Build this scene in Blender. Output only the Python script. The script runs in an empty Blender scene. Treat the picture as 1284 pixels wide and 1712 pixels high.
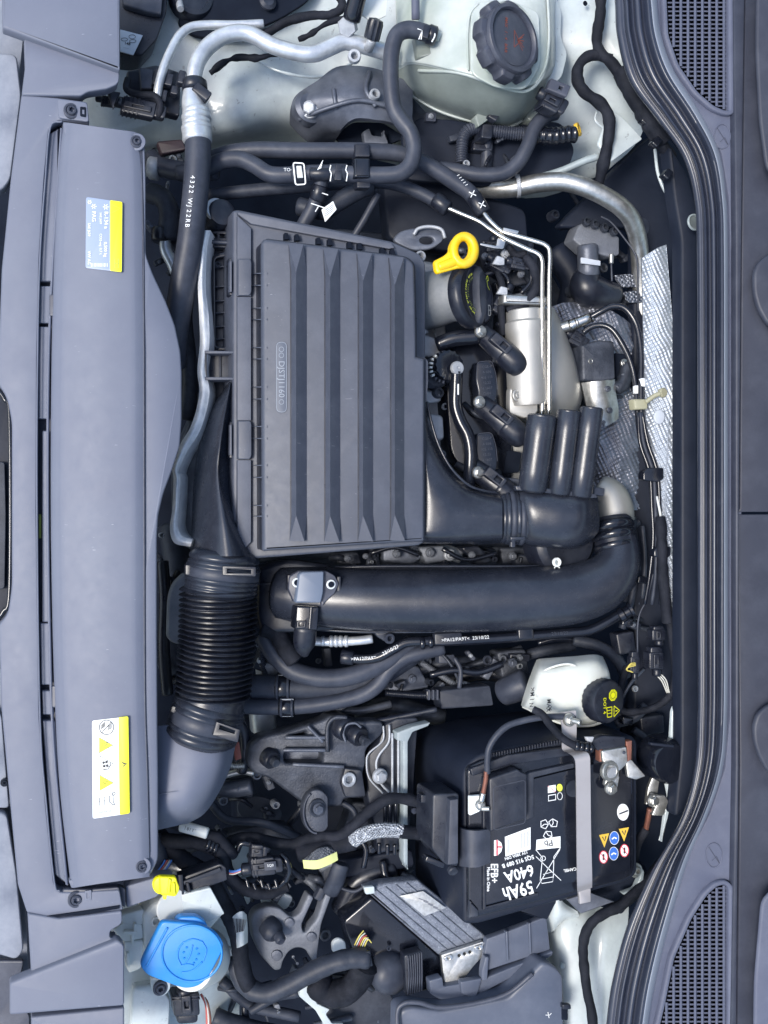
import bpy, math, random
from mathutils import Vector, Matrix, noise
random.seed(7)
SC = bpy.context.scene
COL = SC.collection
# distances are written in units of 0.8 mm; heights are relative to the front panel's top
H = 1400.0; S = 0.0008; CX, CY = 642.0, 856.0
def K(z): return 1 - z / H
LEAN = (.45, .03)      # the engine bay leans a little: its own upright axis points right of the camera's
LAX = (.40, -.03, 1)
def P(x, y, z=0.0):
    k = K(z); return Vector(((x - CX) * k * S, (CY - y) * k * S, z * S))

# ---------------------------------------------------------------- camera
cd = bpy.data.cameras.new('camera'); cam = bpy.data.objects.new('camera', cd); COL.objects.link(cam)
cam.location = (0, 0, H * S); cd.sensor_fit = 'VERTICAL'; cd.sensor_height = 24; cd.lens = 24 * H / 1712
cd.clip_start = 0.01; cd.clip_end = 100; SC.camera = cam
# ---------------------------------------------------------------- light: overcast daylight
EL, AZ = math.radians(64), math.radians(262)
w = bpy.data.worlds.new('World'); SC.world = w; w.use_nodes = True
nt = w.node_tree; bg = nt.nodes['Background']
sky = nt.nodes.new('ShaderNodeTexSky'); sky.sky_type = 'NISHITA'; sky.sun_disc = False
sky.sun_elevation = EL; sky.sun_rotation = AZ; sky.air_density = 1.6; sky.dust_density = 3.0; sky.ozone_density = 3.0
nt.links.new(sky.outputs[0], bg.inputs[0]); bg.inputs[1].default_value = 0.12
sd = bpy.data.lights.new('sun', 'SUN'); sd.energy = 1.5; sd.angle = math.radians(18); sd.color = (1, .96, .9)
sun = bpy.data.objects.new('sun', sd); COL.objects.link(sun)
dv = Vector((math.sin(AZ) * math.cos(EL), math.cos(AZ) * math.cos(EL), math.sin(EL)))
sun.rotation_euler = dv.to_track_quat('Z', 'Y').to_euler(); sun.location = dv * 5
SC.view_settings.view_transform = 'Standard'; SC.view_settings.look = 'None'
SC.view_settings.exposure = 0.85; SC.view_settings.gamma = 1

# ---------------------------------------------------------------- materials
M = {}
def mat(n, col, rough=.5, metal=0, bump=None, var=None, coat=0, dust=0, sss=0, spec=.5, rv=0, emb=None, speck=None, scr=0):
    m = bpy.data.materials.new(n); m.use_nodes = True; t = m.node_tree; N, L = t.nodes, t.links
    b = N['Principled BSDF']; b.inputs['Roughness'].default_value = rough; b.inputs['Metallic'].default_value = metal
    b.inputs['Specular IOR Level'].default_value = spec
    b.inputs['Coat Weight'].default_value = coat; b.inputs['Coat Roughness'].default_value = .08
    if sss:
        b.inputs['Subsurface Weight'].default_value = sss; b.inputs['Subsurface Radius'].default_value = (.01, .01, .008); b.inputs['Subsurface Scale'].default_value = 1
    tc = N.new('ShaderNodeTexCoord')
    def nz(sc, det=4, ro=.6, vec=None):
        q = N.new('ShaderNodeTexNoise'); q.inputs['Scale'].default_value = sc; q.inputs['Detail'].default_value = det; q.inputs['Roughness'].default_value = ro
        L.new(vec if vec else tc.outputs['Object'], q.inputs['Vector']); return q.outputs['Fac']
    def rng(src, a, bb, c, d):
        q = N.new('ShaderNodeMapRange'); q.inputs[1].default_value = a; q.inputs[2].default_value = bb; q.inputs[3].default_value = c; q.inputs[4].default_value = d
        L.new(src, q.inputs[0]); return q.outputs[0]
    def mix(f, a, c2):
        q = N.new('ShaderNodeMix'); q.data_type = 'RGBA'; L.new(f, q.inputs[0])
        if hasattr(a, 'default_value') or hasattr(a, 'links'): L.new(a, q.inputs[6])
        else: q.inputs[6].default_value = (*a, 1)
        q.inputs[7].default_value = (*c2, 1); return q.outputs[2]
    c = None
    if var:   # (scale, other colour)
        c = mix(rng(nz(var[0], 5, .65), .35, .68, 0, 1), col, var[1])
    if speck:  # (scale, threshold, colour)
        c = mix(rng(nz(speck[0], 3, .7), speck[1], speck[1] + .06, 0, .8), c if c else col, speck[2])
    if dust:
        f = rng(nz(26, 6, .75), .45, .75, 0, dust)
        c = mix(f, c if c else col, (.24, .26, .32))
    if scr:    # short pale scratches and scuffs
        mp = N.new('ShaderNodeMapping'); mp.inputs['Scale'].default_value = (90, 500, 90); mp.inputs['Rotation'].default_value = (0, 0, .5); L.new(tc.outputs['Object'], mp.inputs[0])
        f = rng(nz(1, 2, .5, mp.outputs[0]), .73, .76, 0, scr)
        g = N.new('ShaderNodeMath'); g.operation = 'MULTIPLY'; L.new(f, g.inputs[0]); L.new(rng(nz(9, 3, .6), .5, .62, 0, 1), g.inputs[1])
        c = mix(g.outputs[0], c if c else col, (.45, .47, .52))
    if c: L.new(c, b.inputs['Base Color'])
    else: b.inputs['Base Color'].default_value = (*col, 1)
    if rv: L.new(rng(nz(60, 5, .7), .3, .7, max(.05, rough - rv), min(1, rough + rv)), b.inputs['Roughness'])
    last = None
    def bmp(src, st, dist):
        nonlocal last
        q = N.new('ShaderNodeBump'); q.inputs['Strength'].default_value = st; q.inputs['Distance'].default_value = dist
        L.new(src, q.inputs['Height'])
        if last: L.new(last, q.inputs['Normal'])
        last = q.outputs[0]
    if emb:    # embossed dimples (scale, strength)
        v = N.new('ShaderNodeTexVoronoi'); v.inputs['Scale'].default_value = emb[0]; v.inputs['Randomness'].default_value = .42
        mp = N.new('ShaderNodeMapping'); mp.inputs['Rotation'].default_value = (0, 0, .6); L.new(tc.outputs['Object'], mp.inputs[0]); L.new(mp.outputs[0], v.inputs['Vector'])
        bmp(v.outputs['Distance'], emb[1], .003)
        if len(emb) > 2:   # shading of the dimples put into the colour, darkest at their centres
            f = rng(v.outputs['Distance'], .15, .55, emb[2], 0); src = c if c else None
            q = N.new('ShaderNodeMix'); q.data_type = 'RGBA'; L.new(f, q.inputs[0]); L.new(src, q.inputs[6]); q.inputs[7].default_value = (.02, .025, .04, 1); L.new(q.outputs[2], b.inputs['Base Color'])
    if bump: bmp(nz(bump[0], 3, .6), bump[1], bump[2] if len(bump) > 2 else .0004)
    if last: L.new(last, b.inputs['Normal'])
    M[n] = m; return m
mat('front_plastic', (.135, .150, .205), .52, bump=(1600, .3), var=(5, (.150, .168, .222)), dust=.10, rv=.05, scr=.8, speck=(900, .71, (.2, .22, .27)))
mat('front_plastic_dark', (.05, .056, .08), .4, bump=(1600, .25), dust=.2)
mat('bumper_plastic', (.16, .18, .23), .7, bump=(300, .6), var=(14, (.3, .32, .37)), dust=.4)
mat('box_plastic', (.054, .063, .089), .44, bump=(2200, .35), var=(5, (.062, .072, .100)), dust=.13, rv=.05, scr=.5)
mat('box_rim', (.075, .085, .115), .5, bump=(2200, .3), dust=.2)
mat('black_plastic', (.010, .012, .021), .33, bump=(1500, .2), var=(30, (.015, .019, .030)), dust=.08, rv=.1, spec=.5)
mat('duct_plastic', (.017, .021, .033), .25, bump=(2500, .2), var=(9, (.025, .030, .044)), dust=.07, rv=.06, spec=.6)
mat('gloss_black', (.008, .010, .017), .16, bump=(200, .08), dust=.04, spec=.6)
mat('void', (.006, .009, .018), .8, var=(20, (.010, .015, .027)), spec=.12)
mat('bay_black', (.009, .013, .025), .5, var=(18, (.014, .019, .034)), bump=(80, .3, .001), spec=.25)
mat('rubber', (.032, .038, .056), .45, bump=(1200, .3), var=(40, (.044, .051, .072)), dust=.13, rv=.08, spec=.4)
mat('rubber_dark', (.022, .027, .042), .5, bump=(1000, .3), var=(40, (.030, .037, .054)), dust=.14, spec=.35)
mat('seal_rubber', (.026, .033, .055), .27, bump=(600, .1), var=(30, (.034, .041, .064)), dust=.05, spec=.6)
mat('cloth_tape', (.006, .008, .014), .7, bump=(900, .9, .0008), var=(60, (.012, .014, .023)), dust=.08, spec=.25)
mat('cowl_plastic', (.085, .096, .145), .55, bump=(1800, .5), var=(12, (.10, .112, .165)), dust=.15, speck=(600, .68, (.2, .2, .2)))
mat('cowl_dark', (.024, .028, .047), .5, bump=(1500, .3), dust=.08, var=(8, (.038, .044, .066)))
mat('paint', (.58, .64, .65), .3, coat=.5, bump=(25, .15, .002), var=(16, (.46, .52, .53)), dust=.3, speck=(90, .66, (.26, .28, .29)))
mat('paint_dark', (.36, .42, .43), .4, coat=.3, var=(20, (.22, .26, .28)), dust=.3)
mat('cast_alu', (.50, .52, .55), .48, .35, bump=(700, .8, .0006), var=(50, (.36, .38, .41)), dust=.2)
mat('cast_dark', (.075, .085, .112), .42, .35, bump=(500, .45, .0006), var=(30, (.13, .145, .18)), dust=.25)
mat('cast_black', (.026, .031, .044), .42, .3, bump=(400, .7, .0007), var=(45, (.055, .063, .082)), dust=.16, spec=.4)
mat('pipe_alu', (.70, .73, .76), .34, .5, bump=(300, .3), var=(60, (.50, .53, .57)), dust=.2)
mat('cast_mid', (.17, .185, .215), .5, .3, bump=(500, .8, .0007), var=(40, (.12, .13, .155)), dust=.3)
mat('fuse_lid', (.075, .09, .13), .4, bump=(1500, .25), dust=.15, var=(10, (.09, .105, .145)))
mat('dull_red', (.028, .016, .022), .5)
mat('bright_cast', (.86, .87, .88), .7, bump=(700, .8, .0006), var=(50, (.62, .65, .69)), dust=.25)
mat('lip_sheen', (.30, .335, .40), .35, bump=(600, .1), var=(6, (.24, .27, .33)), spec=.6)  # pale tone stands in for the sky's sheen on the seal edge
mat('steel', (.70, .68, .63), .25, 1, var=(80, (.55, .53, .5)))
mat('zinc', (.62, .62, .60), .38, .9, bump=(500, .5), var=(110, (.40, .40, .38)))
mat('strap_steel', (.36, .345, .35), .42, .45, bump=(500, .15), var=(25, (.40, .385, .39)), dust=.1)
mat('turbo_alu', (.50, .49, .46), .5, .65, bump=(900, .6), var=(18, (.42, .42, .41)))
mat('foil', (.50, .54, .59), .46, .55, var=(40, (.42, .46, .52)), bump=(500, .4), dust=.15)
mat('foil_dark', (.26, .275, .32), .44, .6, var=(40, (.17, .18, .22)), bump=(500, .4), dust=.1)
mat('foil_emb', (.28, .30, .34), .4, .7, emb=(210, 1.0, .9), var=(40, (.17, .18, .22)))
mat('pale_label', (.50, .54, .60), .45, dust=.2)
mat('mesh_cover', (.12, .13, .15), .5, .3, emb=(300, 1.0), var=(60, (.05, .055, .07)))
mat('ecu_metal', (.21, .235, .285), .6, .3, bump=(700, 1.0, .0008), var=(150, (.10, .115, .155)), speck=(500, .58, (.38, .42, .48)), dust=.3)
mat('tank', (.55, .59, .57), .32, sss=.25, var=(7, (.34, .40, .36)), bump=(300, .1), coat=.25, dust=.15)  # darker patches are the tank's inner shading, put into the colour
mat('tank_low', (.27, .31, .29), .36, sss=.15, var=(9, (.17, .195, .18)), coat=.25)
mat('white_plastic', (.72, .75, .74), .42, sss=.15, var=(14, (.6, .63, .6)))
mat('brake_plastic', (.70, .73, .68), .38, sss=.3, var=(12, (.62, .64, .58)))
mat('yellow', (.95, .62, .005), .42, coat=.1, var=(60, (.8, .5, .005)), dust=.12, rv=.08)
mat('lemon', (.9, .85, .01), .42)
mat('sticker_yellow', (.86, .86, .01), .4)
mat('sticker_white', (.86, .90, .90), .4)
mat('sticker_blue', (.30, .37, .52), .35)
mat('print_white', (.85, .87, .87), .5)
mat('print_black', (.02, .022, .03), .5)
mat('print_grey', (.16, .17, .20), .5)
mat('print_yellow', (.75, .82, .08), .5)
mat('print_olive', (.30, .36, .08), .5)
mat('print_red', (.62, .02, .05), .5)
mat('print_rust', (.26, .07, .05), .5)
mat('print_blue', (.03, .14, .55), .5)
mat('print_amber', (.75, .48, .05), .5)
mat('blue_cap', (.018, .235, .66), .40, coat=.1, bump=(900, .1), var=(20, (.03, .27, .72)), dust=.06, rv=.08)
mat('pale_yellow', (.72, .76, .30), .55, bump=(300, .4))
mat('olive_plastic', (.36, .35, .24), .5)
mat('grey_blue', (.13, .165, .23), .4, dust=.1)
mat('badge', (.10, .115, .15), .45)
mat('badge_print', (.30, .33, .38), .5)
mat('neck_cast', (.27, .285, .30), .5, .2, bump=(500, .6, .0006), var=(40, (.20, .215, .23)), dust=.3)
mat('braid', (.62, .65, .70), .4, .4, emb=(330, 1.0, .85), var=(200, (.4, .43, .48)))
mat('copper', (.30, .12, .08), .5, .5, var=(60, (.2, .09, .07)))
mat('wire_blue', (.08, .25, .7), .5); mat('wire_yellow', (.7, .6, .15), .5); mat('wire_red', (.55, .12, .10), .5); mat('wire_white', (.6, .6, .55), .5)
mat('glass_dark', (.05, .058, .085), .12, coat=.4)

# ---------------------------------------------------------------- builders
def fin(o, p, kw):
    COL.objects.link(o)
    if p is not None:
        o.parent = p; o.location = o.location - p.location
    if 'lab' in kw:
        l = kw['lab']; o['label'] = l[0]; o['category'] = l[1]
        if len(l) > 2: o['group'] = l[2]
    if 'kind' in kw: o['kind'] = kw['kind']
    if 'plab' in kw: o['label'] = kw['plab']
    return o
def thing(name, label, cat, x=642, y=856, z=0, grp=None):
    o = bpy.data.objects.new(name, None); COL.objects.link(o); o.empty_display_size = .02
    o.location = P(x, y, z); o['label'] = label; o['category'] = cat
    if grp: o['group'] = grp
    return o
def sub_root(name, x, y, z, p, lab=None):
    o = bpy.data.objects.new(name, None); COL.objects.link(o); o.location = P(x, y, z) - wpos(p); o.parent = p
    if lab: o['label'] = lab
    return o
def struct_root(name, x, y, z):
    o = bpy.data.objects.new(name, None); COL.objects.link(o); o.location = P(x, y, z); o['kind'] = 'structure'; return o
def wpos(p):
    v = Vector((0, 0, 0))
    while p is not None: v = v + p.location; p = p.parent
    return v
def mk(name, V, F, m, p=None, ang=38, **kw):
    me = bpy.data.meshes.new(name)
    c = sum((Vector(v) for v in V), Vector()) / len(V)
    me.from_pydata([tuple(Vector(v) - c) for v in V], [], F); me.update()
    me.polygons.foreach_set('use_smooth', [True] * len(me.polygons))
    if ang: me.set_sharp_from_angle(angle=math.radians(ang))
    me.materials.append(M[m])
    o = bpy.data.objects.new(name, me); COL.objects.link(o); COL.objects.unlink(o)
    o.location = c - (wpos(p) if p is not None else Vector())
    COL.objects.link(o)
    if p is not None: o.parent = p
    if 'lab' in kw:
        l = kw['lab']; o['label'] = l[0]; o['category'] = l[1]
        if len(l) > 2: o['group'] = l[2]
    if 'kind' in kw: o['kind'] = kw['kind']
    if 'plab' in kw: o['label'] = kw['plab']
    return o
def cr(pts, sub, closed=False):
    pts = [tuple(map(float, q)) for q in pts]; n = len(pts); out = []
    if n < 3 and not closed:
        return [tuple(a + (b - a) * i / sub for a, b in zip(pts[0], pts[1])) for i in range(sub + 1)]
    g = (lambda i: pts[i % n]) if closed else (lambda i: pts[i] if 0 <= i < n else (tuple(2 * a - b for a, b in zip(pts[0], pts[1])) if i < 0 else tuple(2 * a - b for a, b in zip(pts[-1], pts[-2]))))
    for i in range(n if closed else n - 1):
        a, b, c, d = g(i - 1), g(i), g(i + 1), g(i + 2)
        for k in range(sub):
            t = k / sub
            out.append(tuple(.5 * (2 * q1 + (q2 - q0) * t + (2 * q0 - 5 * q1 + 4 * q2 - q3) * t * t + (3 * q1 - q0 - 3 * q2 + q3) * t ** 3) for q0, q1, q2, q3 in zip(a, b, c, d)))
    if not closed: out.append(pts[-1])
    return out
def rnd(poly, r, seg=4):
    out = []; n = len(poly)
    for i in range(n):
        a, b, c = Vector(poly[i - 1][:2]), Vector(poly[i][:2]), Vector(poly[(i + 1) % n][:2])
        rr = poly[i][2] if len(poly[i]) > 2 else r
        la, lc = (a - b).length, (c - b).length; q = min(rr, la * .48, lc * .48)
        if q < .3: out.append(tuple(b)); continue
        p0 = b + (a - b) / la * q; p2 = b + (c - b) / lc * q
        for k in range(seg + 1):
            t = k / seg; out.append(tuple(p0 * (1 - t) ** 2 + b * 2 * t * (1 - t) + p2 * t * t))
    return out
def circ(x, y, r, n=20, ry=None, a=0):
    ry = ry or r; ca, sa = math.cos(a), math.sin(a)
    return [(x + r * math.cos(t) * ca - ry * math.sin(t) * sa, y + r * math.cos(t) * sa + ry * math.sin(t) * ca) for t in [2 * math.pi * i / n for i in range(n)]]
def rect(x, y, w, l, rot=0):
    c, s = math.cos(math.radians(rot)), math.sin(math.radians(rot))
    return [(x + a * w / 2 * c - b * l / 2 * s, y + a * w / 2 * s + b * l / 2 * c) for a, b in ((-1, -1), (1, -1), (1, 1), (-1, 1))]
def plate(name, poly, z, t, m, p=None, r=0, bev=1.2, holes=(), smooth=0, tilt=None, zf=None, bres=2, **kw):
    """flat piece: outline at the height z of its top, t thick, rounded edges"""
    if smooth: poly = cr(poly, smooth, True)
    elif r or any(len(q) > 2 for q in poly): poly = rnd(poly, r)
    c = bpy.data.curves.new(name, 'CURVE'); c.dimensions = '2D'; c.fill_mode = 'BOTH'
    hs = [h if isinstance(h, list) else circ(*h) for h in holes]
    for q in [poly] + hs:
        s = c.splines.new('POLY'); s.points.add(len(q) - 1)
        for i, v in enumerate(q):
            w_ = P(v[0], v[1], z); s.points[i].co = (w_.x * 1000, w_.y * 1000, 0, 1)
        s.use_cyclic_u = True
    bev = min(bev, t * .48); b = bev * S * 1000
    c.extrude = max(t * S * 500 - b, 1e-4); c.bevel_depth = b; c.offset = -b; c.bevel_resolution = bres
    o = bpy.data.objects.new('tmp', c); me = o.to_mesh()
    xc = sum(q[0] for q in poly) / len(poly); yc = sum(q[1] for q in poly) / len(poly)
    k = K(z); V = []
    for v in me.vertices:
        x, y, zz = v.co.x / 1000, v.co.y / 1000, z * S + v.co.z / 1000 - t * S / 2
        px, py = x / (k * S) + CX, CY - y / (k * S)
        dep = max(0, z * S - zz); x -= dep * LEAN[0]; y += dep * LEAN[1]
        if tilt: zz += (tilt[0] * (px - xc) + tilt[1] * (py - yc)) * S
        if zf: zz += zf(px, py) * S
        V.append((x, y, zz))
    F = [tuple(f.vertices) for f in me.polygons]
    o.to_mesh_clear(); bpy.data.objects.remove(o); bpy.data.curves.remove(c)
    # weld
    idx = {}; rem = []; W = []
    for v in V:
        key = (round(v[0] * 1e6), round(v[1] * 1e6), round(v[2] * 1e6))
        if key not in idx: idx[key] = len(W); W.append(v)
        rem.append(idx[key])
    G = []
    for f in F:
        g = []
        for i in f:
            if rem[i] not in g: g.append(rem[i])
        if len(g) > 2: G.append(g)
    return mk(name, W, G, m, p, **kw)
def text(body, x, y, z, size, rot, m, p=None, name='lettering', align='CENTER', ex=.12, sx=1, bold=0, **kw):
    c = bpy.data.curves.new(name, 'FONT'); c.body = body; c.size = 1; c.align_x = align; c.align_y = 'CENTER'; c.resolution_u = 2; c.offset = bold
    o = bpy.data.objects.new('tmp', c); me = o.to_mesh()
    k = K(z) * S; ca, sa = math.cos(math.radians(rot)), math.sin(math.radians(rot)); o0 = P(x, y, z); V = []
    for v in me.vertices:
        a, b = v.co.x * size * k * sx, v.co.y * size * k; V.append((o0.x + a * ca - b * sa, o0.y + a * sa + b * ca, o0.z + ex * S))
    F = [tuple(f.vertices) for f in me.polygons]; o.to_mesh_clear(); bpy.data.objects.remove(o); bpy.data.curves.remove(c)
    if not F: return None
    return mk(name, V, F, m, p, ang=0, **kw)
def frames(pts):
    n = len(pts); T = []
    for i in range(n):
        d = pts[min(i + 1, n - 1)] - pts[max(i - 1, 0)]; T.append(d.normalized() if d.length > 1e-9 else Vector((1, 0, 0)))
    u = Vector((0, 0, 1)) - T[0] * T[0].z
    if u.length < .1: u = Vector((0, 1, 0)) - T[0] * T[0].y
    u.normalize(); U = [u]
    for i in range(1, n):
        u = U[-1] - T[i] * U[-1].dot(T[i])
        u.normalize(); U.append(u)
    return T, U
def tube(name, pts, r, m, p=None, n=14, sub=6, rib=None, flat=1, caps=True, wob=0, closed=False, **kw):
    """pts (x, y, z[, radius]); radius is measured at that height"""
    q4 = [(*(P(*q[:3])), (q[3] if len(q) > 3 else r) * K(q[2]) * S) for q in pts]
    if rib:
        Ltot = sum((Vector(q4[i + 1][:3]) - Vector(q4[i][:3])).length for i in range(len(q4) - 1))
        sub = max(sub, int(Ltot / (rib[0] * S) * 14 / (len(q4) - 1)))
    d = cr(q4, sub, closed); C = [Vector(q[:3]) for q in d]; R = [q[3] for q in d]
    T, U = frames(C); V = []; F = []; s = 0
    for i in range(len(C)):
        if i: s += (C[i] - C[i - 1]).length
        rr = R[i]
        if rib:
            ph = s / (rib[0] * S); rr *= 1 + rib[1] * (max(-.6, math.cos(ph * 2 * math.pi)) - .2)
        if wob: rr *= 1 + wob * noise.noise(C[i] * 90)
        B = T[i].cross(U[i])
        for k in range(n):
            a = 2 * math.pi * k / n; V.append(C[i] + B * math.cos(a) * rr + U[i] * math.sin(a) * rr * flat)
    L = len(C)
    for i in range(L - 1 if not closed else L):
        j = (i + 1) % L
        for k in range(n): F.append((i * n + k, i * n + (k + 1) % n, j * n + (k + 1) % n, j * n + k))
    if caps and not closed:
        for e, i in ((0, 0), (1, L - 1)):
            b0 = len(V); dd = T[i] * (R[i] * .18 * (1 if e else -1)); B = T[i].cross(U[i])
            for k in range(n):
                a = 2 * math.pi * k / n; V.append(C[i] + dd + (B * math.cos(a) + U[i] * math.sin(a) * flat) * R[i] * .82)
            for k in range(n):
                f = (i * n + k, i * n + (k + 1) % n, b0 + (k + 1) % n, b0 + k); F.append(f if e else f[::-1])
            F.append([b0 + k for k in range(n)] if e else [b0 + k for k in range(n)][::-1])
    return mk(name, V, [f[::-1] for f in F], m, p, ang=50, **kw)
def lathe(name, x, y, z, prof, m, p=None, axis=LAX, n=32, mod=None, sq=1, **kw):
    """prof: (radius, height along axis); axis in photo directions (x right, y down, z up)"""
    o0 = P(x, y, z); A = Vector((axis[0], -axis[1], axis[2])).normalized()
    U = Vector((0, 1, 0)) - A * A.y
    if U.length < .05: U = Vector((1, 0, 0)) - A * A.x
    U.normalize(); B = A.cross(U); k = K(z) * S; V = []; F = []
    for r, h in prof:
        for i in range(n):
            a = 2 * math.pi * i / n; rr = r * k * (mod(a, r, h) if mod else 1)
            V.append(o0 + A * h * k + U * math.cos(a) * rr + B * math.sin(a) * rr * sq)
    for j in range(len(prof) - 1):
        for i in range(n): F.append((j * n + i, j * n + (i + 1) % n, (j + 1) * n + (i + 1) % n, (j + 1) * n + i))
    F.append([i for i in range(n)][::-1]); F.append([(len(prof) - 1) * n + i for i in range(n)])
    return mk(name, V, [f if len(f) == n and n != 4 else f for f in F], m, p, **kw)
def skin(name, rows, m, p=None, sub=5, subv=3, thick=0, lin=False, disp=None, **kw):
    """surface through rows of (x, y, z) points, optional thickness downward"""
    R = [cr(r, sub) if not lin else [tuple(map(float, q)) for q in r] for r in rows]
    cols = list(zip(*R)); nc = len(cols); G = [cr(c, subv) if len(rows) > 1 and subv > 1 else list(c) for c in cols]
    nr = len(G[0]); V = []; F = []
    for c in G:
        for q in c:
            if disp:
                w_ = noise.noise(Vector((q[0] / 46, q[1] / 60, 1))) * disp[2] + noise.noise(Vector((q[0] / 17, q[1] / 22, 5))) * disp[2] * .35
                wx = q[0] + 2.5 * noise.noise(Vector((q[0] / 30, q[1] / 30, 3))); wy = q[1] + 2.5 * noise.noise(Vector((q[0] / 30, q[1] / 30, 7)))
                u_, v_ = (wx * .94 + wy * .36) * math.pi / disp[0] * 1.25, (wy * .94 - wx * .30) * math.pi / disp[0] * 1.25
                q = (q[0], q[1], q[2] + w_ + disp[1] * math.sin(u_) * math.sin(v_) * (1 + .4 * noise.noise(Vector((q[0] / 9, q[1] / 9, 9)))))
            V.append(P(*q))
    for i in range(nc - 1):
        for j in range(nr - 1): F.append((i * nr + j, i * nr + j + 1, (i + 1) * nr + j + 1, (i + 1) * nr + j))
    # make faces look up
    f = F[len(F) // 2]; nrm = (V[f[1]] - V[f[0]]).cross(V[f[2]] - V[f[0]])
    if nrm.z < 0: F = [g[::-1] for g in F]
    if thick:
        b0 = len(V); V += [v - Vector((0, 0, thick * S)) for v in V]; F += [tuple(i + b0 for i in g[::-1]) for g in F]
        ring = [i * nr for i in range(nc)] + [(nc - 1) * nr + j for j in range(1, nr)] + [i * nr + nr - 1 for i in range(nc - 2, -1, -1)] + [j for j in range(nr - 2, 0, -1)]
        for a, b in zip(ring, ring[1:] + ring[:1]): F.append((a, b, b + b0, a + b0))
    return mk(name, V, F, m, p, **kw)
def hexm(a, r, h): 
    a = (a % (math.pi / 3)) - math.pi / 6; return math.cos(math.pi / 6) / math.cos(a)
def bolt(x, y, z, r, p=None, kind='hex', m='zinc', name='bolt', axis=LAX, **kw):
    if kind == 'hex':
        lathe(name + '_washer' if p is not None else 'washer', x, y, z, [(r, -4), (r, 0), (r * .92, r * .12), (r * .7, r * .18)], m, p, axis)
        return lathe(name, x, y, z, [(r * .68, 0), (r * .72, r * .2), (r * .72, r * .6), (r * .6, r * .72), (0.1, r * .74)], m, p, axis, n=36, mod=hexm, **kw)
    rec = r * .32
    return lathe(name, x, y, z, [(r, -3), (r, r * .12), (r * .9, r * .22), (r * .72, r * .24), (r * .66, r * .12), (r * .62, r * .12), (r * .58, r * .42), (r * .5, r * .5), (rec, r * .5), (rec * .95, -r * .05), (.1, -r * .05)], m, p, axis, n=36,
                 mod=(lambda a, rr, h: (1 + .14 * math.cos(6 * a)) if rr <= rec + .01 else 1), **kw)
def ring(name, x, y, z, ro, ri, m, p=None, h=4, axis=LAX, **kw):
    return lathe(name, x, y, z, [(ri, 0), (ri, h * .8), (ri + (ro - ri) * .2, h), (ro - (ro - ri) * .2, h), (ro, h * .75), (ro, 0), (ri, 0)], m, p, axis, **kw)
def connector(x, y, z, w, l, rot, p=None, m='black_plastic', d=None, neck=True, lab=None, latch=True, ribs=3, grp=None, nm='connector'):
    """electrical plug: l along rot (degrees clockwise from photo right), w across"""
    if lab: p = thing(nm, lab, 'connector', x, y, z, grp)
    d = d or w * .7; c, s = math.cos(math.radians(rot)), math.sin(math.radians(rot)); k = 1
    def at(a, b): return (x + a * c - b * s, y + a * s + b * c)
    X, Y = at(0, 0); plate('housing', rect(X, Y, l * .62, w, rot), z, d, m, p, r=w * .14, bev=w * .09)
    X, Y = at(l * .36, 0); plate('plug_body', rect(X, Y, l * .3, w * .82, rot), z - w * .08, d * .8, m, p, r=w * .2, bev=w * .1)
    if latch:
        X, Y = at(-l * .02, 0); plate('latch', rect(X, Y, l * .5, w * .36, rot), z + w * .12, w * .14, m, p, r=w * .05, bev=w * .03, holes=[rect(X, Y, l * .2, w * .16, rot)])
    for i in range(ribs):
        X, Y = at(-l * .25 + i * l * .08, 0); plate('rib', rect(X, Y, l * .03, w * 1.06, rot), z + w * .03, d, m, p, bev=.4)
    if neck:
        a, b = at(-l * .3, 0), at(-l * .52, 0); tube('boot', [(*a, z - d * .45), (*b, z - d * .45)], w * .34, m, p, n=12, sub=3)
    return p
def band(x0, y0, z0, x1, y1, z1, r, m, p=None, name='clamp', n=20, **kw):
    return tube(name, [(x0, y0, z0), (x1, y1, z1)], r, m, p, n=n, sub=2, **kw)
def stroke(pts, w, z, m, p=None, name='mark', closed=False, ex=.12):
    """flat printed line"""
    k = K(z) * S; q = [P(a, b, z) for a, b in pts]; V = []; F = []; n = len(q)
    for i in range(n):
        a = q[i - 1] if (i or closed) else q[i]; b = q[(i + 1) % n] if (i < n - 1 or closed) else q[i]
        t = (b - a).normalized(); nn = Vector((-t.y, t.x, 0)) * w / 2 * k
        V += [q[i] + nn + Vector((0, 0, ex * S)), q[i] - nn + Vector((0, 0, ex * S))]
    for i in range(n if closed else n - 1):
        j = (i + 1) % n; F.append((2 * i + 1, 2 * j + 1, 2 * j, 2 * i))
    return mk(name, V, F, m, p, ang=0)
def flatp(poly, z, m, p=None, name='mark', ex=.1):
    return mk(name, [P(a, b, z) + Vector((0, 0, ex * S)) for a, b in poly], [tuple(range(len(poly)))[::-1]], m, p, ang=0)
# ================================================================ SETTING
skin('engine_bay_floor', [[(-900, y, -520), (642, y, -520), (2200, y, -520)] for y in (-900, 300, 1300, 2600)], 'void', sub=2, subv=1, kind='structure')
def hills(c, r, h): return lambda x, y: h * math.exp(-((x - c[0]) ** 2 + (y - c[1]) ** 2) / r ** 2)
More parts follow.
